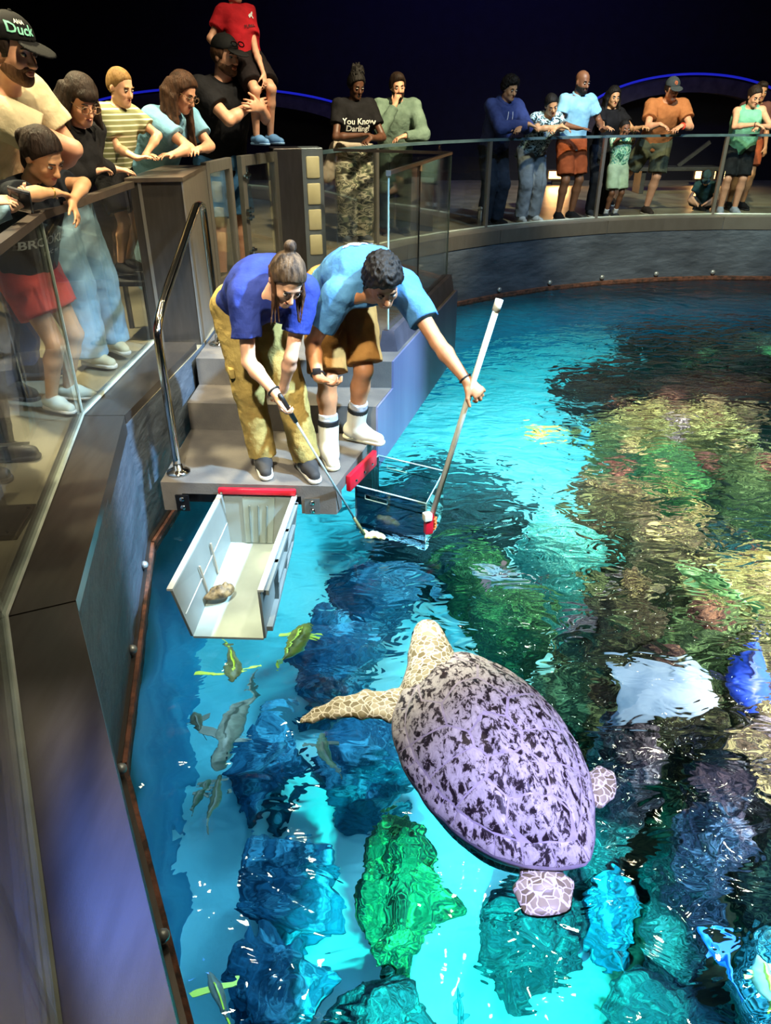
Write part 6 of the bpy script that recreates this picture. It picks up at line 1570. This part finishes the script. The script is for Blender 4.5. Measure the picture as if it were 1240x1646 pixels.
# ---------------------------------------------------------------- visitors behind the far railing
p9 = person('woman in black lettered tee and camouflage trousers with dreadlocks up', (-0.36, 9.34, 0), (0.36, -0.93), 1.80, True, 1.16, lean=10, head=(24, 8, 0), sk='deep',
    arms={'r': dict(e=(0.27, 0.20, 1.10), w=(0.02, 0.33, 1.12), hd=(-0.7, 0.4, 0.1), pn=(0, 0, -1)), 'l': dict(e=(-0.26, 0.22, 1.09), w=(-0.05, 0.40, 1.09), hd=(0.7, 0.5, -0.3), pn=(0, 0, -1))},
    top=(BLACKC, 'short', 0.04, 0.012), bottom=(CAMO, 'pants', 1.03, 0.03), shoes=(cloth('grey_shoe', '#6a6f78', '#565b63'), SOLEW, 'shoe'), hair=('dreads', 'black'), vox=0.0125)
chest_text(p9, 'You Know\nDarling?', 0.085, WHITE_M, 0.60)
jk = Sdf(); o0 = p9['L']((0.24, -0.05, 0.98))
jk.cone(p9['L']((0.22, 0.02, 1.0)), p9['L']((0.30, -0.02, 0.72)), 0.06, 0.085, 0.03, flat=(p9['F'], 0.7)).cone(p9['L']((-0.16, 0.14, 1.0)), p9['L']((0.2, 0.1, 1.02)), 0.03, 0.035, 0.03); jk.noise.append((40, 0.006, 1))
jk.build('tied_jacket', cloth('pale_jacket', '#a39a8c', '#8a8275', bump=0.5), p9['root'], 0.011)
p10 = person('man in grey green fleece resting his chin on his hand at the railing', (0.12, 9.88, 0), (0.1, -1), 1.80, False, 1.08, lean=17, head=(12, 8, 4), sk='fair',
    arms={'r': dict(e=(0.20, 0.32, 1.14), w=(0.04, 0.27, 1.39), hd=(-0.25, -0.1, 0.95), pn=(-0.6, -0.7, 0), curl=0.7), 'l': dict(e=(-0.28, 0.32, 1.10), w=(-0.05, 0.40, 1.09), hd=(0.8, 0.3, -0.2), pn=(0, 0, -1))},
    top=(cloth('green_fleece', '#6c8274', '#586d60', bump=0.5), 'long', 0.1, 0.022, 'jacket'), bottom=(cloth('dark_green_trousers', '#3a4a42', '#2c3933'), 'pants', 1.0, 0.015), shoes=(BLACKC, SOLED, 'shoe'), hair=('crop', 'dark'), beard=('dark', 0.003), vox=0.0125)
l_, f_ = at_rail(826); s_ = 1.80 / 1.75
p11 = person('teenager in navy hoodie with white drawstrings leaning on the far railing', l_, f_, 1.80, False, 1.0, lean=20, head=(20, 0, 0), sk='olive', arms=rail_pose(s_, z=1.165, el=0.20, wl=(0.02, 0.12), wr=(-0.08, 0.16)),
    top=(cloth('navy_hoodie', '#3c4a80', '#2c3866'), 'long', 0.12, 0.028, 'hood'), bottom=(cloth('navy_trousers', '#28303f', '#1c2330'), 'pants', 1.0, 0.02), shoes=(BLACKC, SOLED, 'shoe'), hair=('curly', 'black'), vox=0.0125)
l_, f_ = at_rail(884)
p12 = person('person in pale palm print shirt stooping over the far railing', l_, f_, 1.70, True, 1.05, lean=38, head=(28, -14, 14), sk='olive', arms=rail_pose(1.70 / 1.75, el=0.19, wl=(0.0, 0.1), wr=(-0.06, 0.16)),
    top=(PALM, 'short', 0.14, 0.02), bottom=(cloth('grey_trousers', '#7a838c', '#666e77'), 'pants', 1.0, 0.018), shoes=(M('pale_shoe', '#aab0b4', '#92989c', rough=0.7), SOLEW, 'shoe'), hair=('tied', 'black'), vox=0.0125)
l_, f_ = at_rail(944, 0.30)
p13 = person('tall bald bearded man in light blue polo and rust shorts at the far railing', l_, f_, 1.84, False, 1.02, lean=4, head=(14, 6, 0), sk='brown',
    arms={'r': dict(w=(0.15, 0.28, 1.10), hint=(0.6, -0.6, -0.2), hd=(-0.3, 0.8, 0), pn=(0, 0, -1), curl=0.1), 'l': dict(w=(-0.20, 0.27, 1.10), hint=(-0.6, -0.6, -0.2), hd=(0.1, 0.9, 0), pn=(0, 0, -1), curl=0.1)},
    top=(cloth('light_blue_polo', '#8cc0dc', '#78aecb'), 'short', 0.09, 0.012, 'polo'), bottom=(cloth('rust_shorts', '#a3502c', '#8c4325'), 'shorts', 0.85, 0.02), shoes=(BLACKC, SOLEW, 'shoe'), beard=('black', 0.006), vox=0.0125)
l_, f_ = at_rail(1007, 0.54)
p14 = person('woman in black tee with long dark hair behind the child in mint', l_, f_, 1.66, True, 0.95, lean=9, head=(12, -6, 0), sk='olive', arms={'r': dict(e=(0.22, 0.28, 1.18), w=(0.27, 0.48, 1.22), hd=(0.1, 0.9, -0.1), pn=(0, 0, -1)), 'l': dict(e=(-0.26, 0.28, 1.18), w=(-0.30, 0.48, 1.22), hd=(-0.1, 0.9, -0.1), pn=(0, 0, -1))},
    top=(BLACKC, 'short', 0.06, 0.008), bottom=(cloth('black_leggings', '#1b1d22', '#131519'), 'pants', 1.0, 0.006), shoes=(cloth('dark_shoe', '#30343c', '#22262d'), SOLEW, 'shoe'), hair=('long', 'black', 0.26), vox=0.0125)
q_, a_ = on_arc(1003, 0.6)
p15 = person('small child in mint tropical outfit standing on tiptoe against the far glass', (q_[0] - 0.02, q_[1] + 0.17, 0), f_, 1.24, False, 0.9, child=True, hscale=1.2, lean=0, head=(12, -5, 0), sk='brown',
    arms={'r': dict(e=(0.19, 0.04, 1.36), w=(0.10, 0.16, 1.57), hd=(0, 0.8, 0.1), pn=(0, 0, -1)), 'l': dict(e=(-0.19, 0.04, 1.36), w=(-0.12, 0.16, 1.57), hd=(0, 0.8, 0.1), pn=(0, 0, -1))},
    legs={'r': dict(a=(0.13, -0.05, 0.09)), 'l': dict(a=(-0.08, -0.06, 0.09))},
    top=(TROP, 'short', 0.1, 0.016), bottom=(cloth('pale_mint_shorts', '#b4c8a8', '#9cb392'), 'shorts', 0.85, 0.022), shoes=(cloth('child_shoe', '#2c3038', '#20242b'), SOLEW, 'shoe'), socks=M('white_sock', '#d2d6dc', '#bdc2c9', rough=0.9), hair=('buzz', 'black'), vox=0.010)
l_, f_ = at_rail(1082, 0.46)
p16 = person('man in rust tee and grey cap with a red watch leaning on the far railing', l_, (f_[0] - 0.15, f_[1]), 1.84, False, 1.12, lean=30, head=(14, 6, 4), sk='fair', arms=rail_pose(1.84 / 1.75, 0.46, 0.27, wl=(-0.10, 0.14), wr=(0.16, 0.12)),
    legs={'r': dict(a=(0.42, -0.32, 0.14), hint=(0.4, 1, 0)), 'l': dict(a=(-0.02, -0.05, 0.085))},
    top=(cloth('rust_tee', '#b5764a', '#9f653e'), 'short', 0.08, 0.02), bottom=(cloth('olive_shorts', '#5c6254', '#4c5246'), 'shorts', 0.9, 0.025), shoes=(cloth('dark_trainer_far', '#3a3230', '#2b2523'), SOLEW, 'shoe'), hair=('short', 'dark'), cap=cloth('grey_cap', '#3f484e', '#333b41', bump=0.15), vox=0.0125)
a_, e_, w_ = p16['A'][-1]; ring_tube('watch', w_ - unit(w_ - e_) * 0.03, w_ - e_, 0.034, 0.013, M('red_watch', '#d8402c', '#b83424', rough=0.5), p16['root'])
Cc, hpc, r_, ff_, u_, hs_, dome_ = p16['fields']['cap']
decal_pts(np.concatenate([[0], 0.022 * np.cos(ang_)]), np.concatenate([[0], 0.022 * np.sin(ang_)]), [(0, i + 1, (i + 1) % 24 + 1) for i in range(24)], Cc, hpc(0, 0.07, 0.09), -r_, u_, M('orange_badge', '#c8643a', '#4a2a1c', rough=0.7, scale=70), dome_, 'badge')
l_, f_ = at_rail(1212, 0.38)
p17 = person('woman in mint tank top and black shorts leaning on the far railing', l_, (f_[0] - 0.1, f_[1]), 1.72, True, 1.05, lean=22, side=3, head=(26, 18, 4), sk='fair', arms=rail_pose(1.72 / 1.75, 0.38, 0.24, wl=(-0.06, 0.12), wr=(0.0, 0.16)),
    top=(cloth('mint_tank', '#7cc0a4', '#68aa90'), 'tank', 0.08, 0.022), bottom=(cloth('black_shorts_far', '#1c1f24', '#14171b'), 'shorts', 0.92, 0.014), shoes=(cloth('pale_trainer_far', '#9aa4b4', '#848e9e'), SOLEW, 'shoe'), hair=('tied', 'dark'), vox=0.0125, bracelets=[(1, BANDK, 0.03)])
kp = P(1130, 335, 0)
p18 = person('child in grey cap sitting on the floor near the glass', (kp[0], kp[1], 0), (-0.5, -0.85), 1.1, False, 1.0, child=True, hscale=1.2, pel=(0, 0, 0.14), lean=30, head=(40, 10, 0), sk='light',
    arms={'r': dict(w=(0.10, 0.42, 0.16), hint=(0.5, 0, -0.4)), 'l': dict(w=(-0.10, 0.42, 0.16), hint=(-0.5, 0, -0.4))},
    legs={'r': dict(k=(0.28, 0.30, 0.20), a=(0.02, 0.44, 0.09), toe=(-0.8, 0.4, 0)), 'l': dict(k=(-0.28, 0.30, 0.20), a=(-0.02, 0.36, 0.09), toe=(0.8, 0.4, 0))},
    top=(cloth('teal_child_tee', '#27484e', '#1c383e'), 'short', 0.04, 0.012), bottom=(cloth('grey_child_shorts', '#4a4f58', '#3c4048'), 'shorts', 0.8, 0.015), shoes=(BLACKC, SOLED, 'shoe'), hair=('short', 'brown'), cap=cloth('slate_child_cap', '#34505a', '#28404a', bump=0.15), vox=0.0125)
l_, f_ = at_rail(1250, 0.95)
p19 = person('person in orange shorts standing back at the right picture edge', l_, f_, 1.72, True, 1.0, lean=4, head=(10, 0, 0), sk='tan', top=(cloth('maroon_far_tee', '#6a4038', '#56332c'), 'short', 0.08, 0.015), bottom=(cloth('orange_far_shorts', '#a8502e', '#8c4226'), 'shorts', 0.7, 0.02), shoes=(BLACKC, SOLED, 'shoe'), hair=('short', 'dark'), vox=0.012)


# ================================================================ FEEDING GEAR
RED = M('red_plastic', '#c8142c', '#a80f22', rough=0.4); GREYP = M('grey_box_plastic', '#7f8783', '#737b77', rough=0.45, scale=3)
TRAYF = M('grey_box_floor', '#a2b2ae', '#93a39f', rough=0.4, scale=5); ACRY = glass_mat('acrylic', (0.88, 0.95, 0.97), 1.3, 0.03); ACE = M('acrylic_edge', '#bfe6f0', '#9fd0de', rough=0.2)
def slab(q, th, inward):
    """thick sheet from four corners, pushed by th along a direction"""
    q = [np.asarray(p, float) for p in q]; d = unit(inward) * th
    return MB().add(q + [p + d for p in q], [(0, 1, 2, 3), (7, 6, 5, 4), (0, 4, 5, 1), (1, 5, 6, 2), (2, 6, 7, 3), (3, 7, 4, 0)])
rim = {'BL': (-0.919, 3.69, -0.43), 'BR': (-0.525, 3.67, -0.43), 'FR': (-0.584, 2.757, -0.43), 'FL': (-0.972, 2.766, -0.43)}
flo = {'BL': (-0.905, 3.68, -0.735), 'BR': (-0.575, 3.66, -0.735), 'FR': (-0.588, 2.805, -0.735), 'FL': (-0.93, 2.82, -0.735)}
gb = empty('feeding_box', (-0.75, 3.2, -0.74), 'open grey plastic feeding box hanging from the platform front', 'box')
slab([flo[k] for k in ('FL', 'FR', 'BR', 'BL')], 0.012, (0, 0, -1)).build('box_floor', TRAYF, gb)
slab([rim['FL'], rim['BL'], flo['BL'], flo['FL']], 0.012, (-1, 0, 0)).build('side_wall', GREYP, gb)
slab([rim['FR'], flo['FR'], flo['BR'], rim['BR']], 0.012, (1, 0, 0)).build('side_wall', GREYP, gb)
slab([rim['BL'], rim['BR'], flo['BR'], flo['BL']], 0.012, (0, 1, 0)).build('back_wall', GREYP, gb)
for a, b, d in (('FL', 'BL', -1), ('FR', 'BR', 1)):
    A_, B_ = np.array(rim[a]), np.array(rim[b]); o = np.array([d * 0.028, 0, 0])
    slab([A_, B_, B_ + o, A_ + o], 0.012, (0, 0, 1)).build('rim_flange', M('box_rim', '#aab0ad', '#9ba19e', rough=0.4), gb)
def lerp(a, b, t): return np.asarray(a, float) * (1 - t) + np.asarray(b, float) * t
pb = lambda u, w: lerp(lerp(rim['BL'], rim['BR'], u), lerp(flo['BL'], flo['BR'], u), w)
slab([pb(0.28, 0.02), pb(0.75, 0.02), pb(0.75, 0.98), pb(0.28, 0.98)], 0.008, (0, -1, 0)).build('back_panel', M('box_panel', '#8f9a92', '#808b83', rough=0.5), gb)
for u in (0.38, 0.51, 0.64):
    MB().tube([pb(u, 0.18) + np.array([0, -0.012, 0]), pb(u, 0.95) + np.array([0, -0.012, 0])], 0.006, 6).build('rib', M('box_rib', '#6f7a74', '#626d67', rough=0.5), gb)
pl_w = lambda u, w: lerp(lerp(rim['FL'], rim['BL'], u), lerp(flo['FL'], flo['BL'], u), w)
pr_w = lambda u, w: lerp(lerp(rim['FR'], rim['BR'], u), lerp(flo['FR'], flo['BR'], u), w)
for u in (0.36, 0.60):
    MB().tube([pl_w(u, 0.30) + np.array([0.008, 0, 0]), pl_w(u, 0.95) + np.array([0.008, 0, 0])], 0.006, 6).build('divider_clip', M('clip_tan', '#9a9484', '#857f70', rough=0.6), gb)
MB().tube([pl_w(0.02, 0.55) + np.array([0.002, 0, 0]), pl_w(0.98, 0.55) + np.array([0.002, 0, 0])], 0.003, 5).build('water_mark', M('box_mark', '#bcc3bf', '#adb4b0', rough=0.5), gb)
for w0, w1, u0, u1 in ((0.06, 0.16, 0.04, 0.96), (0.48, 0.58, 0.30, 0.96), (0.84, 0.94, 0.04, 0.96)):
    q = [pr_w(u0, w0), pr_w(u1, w0), pr_w(u1, w1), pr_w(u0, w1)]
    slab([p + np.array([0.012, 0, 0]) for p in q], 0.03, (1, 0, 0)).build('side_rib', GREYP, gb)
for u in (0.30, 0.62, 0.94):
    q = [pr_w(u, 0.06), pr_w(u + 0.03, 0.06), pr_w(u + 0.03, 0.94), pr_w(u, 0.94)]
    slab([p + np.array([0.012, 0, 0]) for p in q], 0.028, (1, 0, 0)).build('side_rib', GREYP, gb)
bar = empty('red_bar', (-0.72, 3.71, -0.40), 'red mounting bar above the grey feeding box', 'bar')
shade_auto(MB().box((-0.722, 3.678, -0.398), 0.44, 0.03, 0.035, -0.05, 0.006).build('bar_body', RED, bar))
for x in (-0.92, -0.525): MB().lathe((x, 3.665, -0.40), [(0.008, 0), (0.006, 0.006)], 8, (0, -1, 0)).build('screw', CHROME, bar)
# clear acrylic box
an = {k: P(*q, -0.52)[:2] + np.array([0.03, -0.01]) for k, q in dict(NL=(564, 779), NR=(677, 808), FR=(706, 756), FL=(601, 731)).items()}
ab_ = empty('acrylic_box', (0.06, 3.9, -0.84), 'clear acrylic feeding box half sunk beside the platform', 'box')
def sheet(a, b, z0, z1, nm, slot=False, th=0.010):
    L_ = np.linalg.norm(b - a); t = (b - a) / L_; m = MB(); rz = math.atan2(t[1], t[0])
    def blk(s0, s1, h0, h1):
        c = a + t * (s0 + s1) / 2; m.box((c[0], c[1], (h0 + h1) / 2), s1 - s0, th, h1 - h0, rz)
    if slot:
        s0, s1, h0, h1 = L_ * 0.14, L_ * 0.46, z1 - 0.075, z1 - 0.045
        blk(0, L_, z0, h0); blk(0, L_, h1, z1); blk(0, s0, h0, h1); blk(s1, L_, h0, h1)
    else: blk(0, L_, z0, z1)
    o = m.build(nm, ACRY, ab_)
    if slot:
        f = [np.array([*(a + t * u), h]) for u, h in ((s0, h0), (s1, h0), (s1, h1), (s0, h1), (s0, h0))]
        MB().tube(f, 0.0035, 5, caps=False).build('slot_edge', ACE, o)
    return o
Z0, Z1 = -0.88, -0.52
sheet(an['NL'], an['NR'], Z0, Z1, 'side_panel', True); sheet(an['FL'], an['FR'], Z0, Z1, 'side_panel', True)
sheet(an['NR'], an['FR'], Z0, Z1, 'end_panel'); sheet(an['NL'], an['FL'], Z0, Z1, 'end_panel')
MB().prism([an['NL'], an['NR'], an['FR'], an['FL']], Z0 - 0.01, Z0).build('bottom_panel', ACRY, ab_)
MB().tube([np.array([*an[k], Z1]) for k in ('NL', 'NR', 'FR', 'FL', 'NL')], 0.005, 6, caps=False).build('top_edge', ACE, ab_)
for k in ('NL', 'NR', 'FR', 'FL'): MB().tube([np.array([*an[k], Z0]), np.array([*an[k], Z1])], 0.005, 6).build('corner_edge', ACE, ab_)
rbx = empty('red_bracket', (-0.17, 4.0, -0.40), 'red hanging bracket between platform and clear box', 'bracket')
a0, a1 = P(560, 778, -0.43), P(603, 735, -0.43); c0 = (a0 + a1) / 2; rz0 = math.atan2(a1[1] - a0[1], a1[0] - a0[0])
shade_auto(MB().box((c0[0] + 0.0, c0[1], -0.43), np.linalg.norm(a1 - a0), 0.03, 0.10, rz0, 0.006).build('plate', RED, rbx))
for t in (0.2, 0.5, 0.8):
    q = a0 + (a1 - a0) * t; n_ = np.array([math.sin(rz0), -math.cos(rz0), 0]); MB().lathe((q[0] + n_[0] * 0.016, q[1] + n_[1] * 0.016, -0.44), [(0.009, 0), (0.006, 0.007)], 8, n_).build('screw', CHROME, rbx)
# white pole with its red clip
pole = empty('white_pole', (0.255, 3.70, -0.66), 'long white pole held by the man keeper', 'pole')
pt, hd_, pe = np.array([0.572, 3.775, 0.635]), np.array([0.455, 3.745, 0.185]), np.array([0.268, 3.72, -0.58])
PVC = M('white_pvc', '#dcdccb', '#c9c9b8', rough=0.35)
MB().tube([pt, hd_, pe], 0.0165, 12).build('tube', PVC, pole, smooth=True)
MB().tube([pt - unit(pt - hd_) * 0.05, pt + unit(pt - hd_) * 0.012], 0.021, 12).build('end_cap', PVC, pole, smooth=True)
cp = empty('clip', (0.25, 3.68, -0.6), 'red and orange clip where the white pole meets the clear box', 'clip')
shade_auto(MB().box((0.250, 3.70, -0.62), 0.05, 0.04, 0.13, 0.4, 0.008).build('clip_jaw', RED, cp))
shade_auto(MB().box((0.240, 3.685, -0.565), 0.05, 0.045, 0.05, 0.4, 0.008).build('clip_pad', PVC, cp))
for k in range(4): MB().tube([np.array([0.28 + 0.004 * math.sin(k), 3.69, -0.595 - 0.02 * k]), np.array([0.293, 3.715, -0.59 - 0.02 * k]), np.array([0.27, 3.74, -0.60 - 0.02 * k])], 0.008, 6).build('cord_turn', M('orange_cord', '#d86a2c', '#b85420', rough=0.7), cp)
# feeding rod and the food at its tip
rod = empty('feeding_rod', (-0.14, 3.86, -0.72), 'thin pale feeding rod with black grip held by the woman keeper', 'rod')
r0, r1 = np.array([-0.515, 3.455, 0.245]), np.array([-0.13, 3.79, -0.745])
ru = unit(r1 - r0)
MB().tube([r0 - ru * 0.02, r0 + ru * 0.02, r0 + ru * 0.17], [0.011, 0.014, 0.012], 10).build('grip', BANDK, rod, smooth=True)
MB().tube([r0 + ru * 0.16, r1 - ru * 0.15], 0.0065, 8).build('shaft', M('rod_shaft', '#b9c8cc', '#a3b3b8', rough=0.3, metal=0.3), rod, smooth=True)
MB().tube([r1 - ru * 0.16, r1], [0.009, 0.012], 8).build('tongs', M('rod_tip', '#8a8a60', '#70704c', rough=0.4, metal=0.3), rod, smooth=True)
fd = Sdf(); fc_ = P(597, 860, WATER_Z + 0.01)
for k, (dx, dy, r) in enumerate(((0, 0, 0.03), (-0.045, 0.03, 0.022), (0.045, -0.01, 0.026), (0.02, 0.02, 0.022), (-0.02, -0.012, 0.02), (0.07, -0.022, 0.016))): fd.ell(fc_ + np.array([dx, dy, 0.004 * math.sin(k)]), np.eye(3), (r * 1.2, r * 0.9, r * 0.6), 0.012)
fd.noise.append((160, 0.005, 1.0))
fo = fd.build('leaf_bundle', M('food_leaves', '#f2efcf', '#c9c860', rough=0.5, scale=30, bump=0.6, bscale=90), None, 0.005); tag(fo, 'white and yellow green leaf bundle floating at the rod tip', 'food')
# mottled shell lying in the grey box
cs_ = Sdf(); c0 = P(353, 952, -0.672)
cs_.ell(c0, np.eye(3), (0.055, 0.042, 0.034), 0.02).ell(c0 + np.array([0.04, 0.03, 0.0]), np.eye(3), (0.032, 0.03, 0.028), 0.02).ell(c0 + np.array([-0.045, -0.03, -0.01]), np.eye(3), (0.03, 0.02, 0.018), 0.015).ell(c0 + np.array([0.005, 0.0, 0.034]), np.eye(3), (0.016, 0.012, 0.01), 0.01).ell(c0 + np.array([0.03, 0.03, 0.03]), np.eye(3), (0.012, 0.012, 0.012), 0.01)
cs_.noise.append((90, 0.004, 2.0))
so = cs_.build('mottled_shell', M('shell_brown', '#8a744e', '#40331f', rough=0.6, scale=28, bump=0.4), None, 0.006); tag(so, 'small mottled brown shell lying in the grey box', 'shell')

# ================================================================ HALL FURNITURE
st = empty('panel_stand', (-1.60, 2.62, 0), 'low steel stand with slanted plate on the left deck', 'stand')
MB().box((-1.60, 2.63, 0.0125), 0.24, 0.26, 0.025, 0.1, 0.004).build('base_plate', STEEL_D, st)
MB().box((-1.64, 2.66, 0.16), 0.11, 0.12, 0.28, 0.1, 0.004).build('post', STEEL_D, st)
Rp_ = np.array((Matrix.Rotation(math.radians(10), 3, 'Z') @ Matrix.Rotation(math.radians(-22), 3, 'X')))
MB().box((-1.70, 2.68, 0.325), 0.44, 0.36, 0.012, R=Rp_, bev=0.003).build('slanted_plate', STEEL, st)
for dx, dy in ((-0.09, -0.1), (0.09, -0.1), (0.09, 0.1), (-0.09, 0.1)): MB().lathe((-1.60 + dx, 2.63 + dy, 0.025), [(0.009, 0), (0.007, 0.005)], 8).build('screw', CHROME, st)
AMB = M('amber_lens', (1.0, 0.55, 0.2), rough=0.4, emit=(1.0, 0.42, 0.12), estr=9.0)
for px, lab in ((898, 'amber step light on the wall behind the polo man'), (1133, 'amber step light on the wall behind the seated child')):
    c = PY(px, 281, 15.6)
    sl = empty('step_light', (c[0], 15.6, max(0.1, c[2]) - 0.06), lab, 'lamp')
    z_ = max(0.16, c[2])
    MB().box((c[0], 15.62, z_), 0.46, 0.1, 0.2, 0, 0.01).build('housing', SOLED, sl); MB().box((c[0], 15.56, z_), 0.38, 0.03, 0.13, 0, 0.008).build('lens', AMB, sl)
    MB().box((c[0], 15.66, z_ / 2 - 0.05), 0.2, 0.1, max(0.02, z_ - 0.1), 0).build('foot', SOLED, sl)
    area('step_light_glow', (c[0], 15.5, z_ + 0.02), (c[0], 13.0, 0.0), 14, (1.0, 0.5, 0.18), 0.38, 0.13)
DARKW = M('dark_bench', '#3a3a38', '#2a2a29', rough=0.5)
bc = P(1085, 312, 0.0)
bn = empty('bench', (bc[0], bc[1], 0), 'dark low bench with slanted brace behind the far glass', 'bench')
MB().box((bc[0], bc[1] + 0.2, 0.40), 1.5, 0.42, 0.06, 0.05, 0.008).build('seat', DARKW, bn)
for dx in (-0.6, 0.6): MB().box((bc[0] + dx, bc[1] + 0.2, 0.185), 0.08, 0.36, 0.37, 0.05, 0.005).build('leg', DARKW, bn)
Rb = np.array(Matrix.Rotation(math.radians(-38), 3, 'Y'))
MB().box((bc[0] + 0.3, bc[1] + 0.25, 0.62), 0.62, 0.05, 0.06, R=Rb).build('brace', DARKW, bn)
ck = empty('paper_cup', (bc[0] - 0.32, bc[1] + 0.15, 0.43), 'white paper cup standing on the dark bench', 'cup')
MB().lathe((bc[0] - 0.32, bc[1] + 0.15, 0.434), [(0.06, 0), (0.075, 0.18)], 14).build('cup_body', M('white_cup', '#c9c4b4', '#b5b0a0', rough=0.7), ck, smooth=True)
MB().lathe((bc[0] - 0.32, bc[1] + 0.15, 0.61), [(0.08, 0), (0.078, 0.015), (0.06, 0.02)], 14).build('lid', M('white_cup', '#c9c4b4'), ck, smooth=True)
ns = np.array([0.30, 7.0]); tq = unit(np.array(q3 if False else (-0.45, 7.15)) - np.array([Rx(6.77) - 0.085, 6.77]))
pA = np.array([Rx(6.77) - 0.085, 6.77]) + tq * 0.14 + np.array([tq[1], -tq[0]]) * -0.012
sh_ = MB().prism([pA, pA + tq * 0.2, pA + tq * 0.2 + np.array([0.002, 0.004]), pA + np.array([0.002, 0.004])], 0.50, 0.93)
tag(sh_.build('reflection_sheet', M('reflection_sheet', '#7f8890', '#6a727a', rough=0.6)), 'grey notice sheet standing inside the back of the glass enclosure', 'reflection')  # thin sheet standing in for a reflection in the enclosure glass
wp = P(771, 362, 0.05); wpn = empty('white_marker', (wp[0], wp[1], 0.05), 'short white marker post standing on the far ledge', 'marker')
MB().tube([(wp[0], wp[1], 0.05), (wp[0], wp[1], 0.24)], 0.022, 8).build('stem', WHITE_M, wpn, smooth=True)
MB().lathe((wp[0], wp[1], 0.24), [(0.028, 0), (0.03, 0.02), (0.015, 0.035)], 10).build('cap', WHITE_M, wpn, smooth=True)
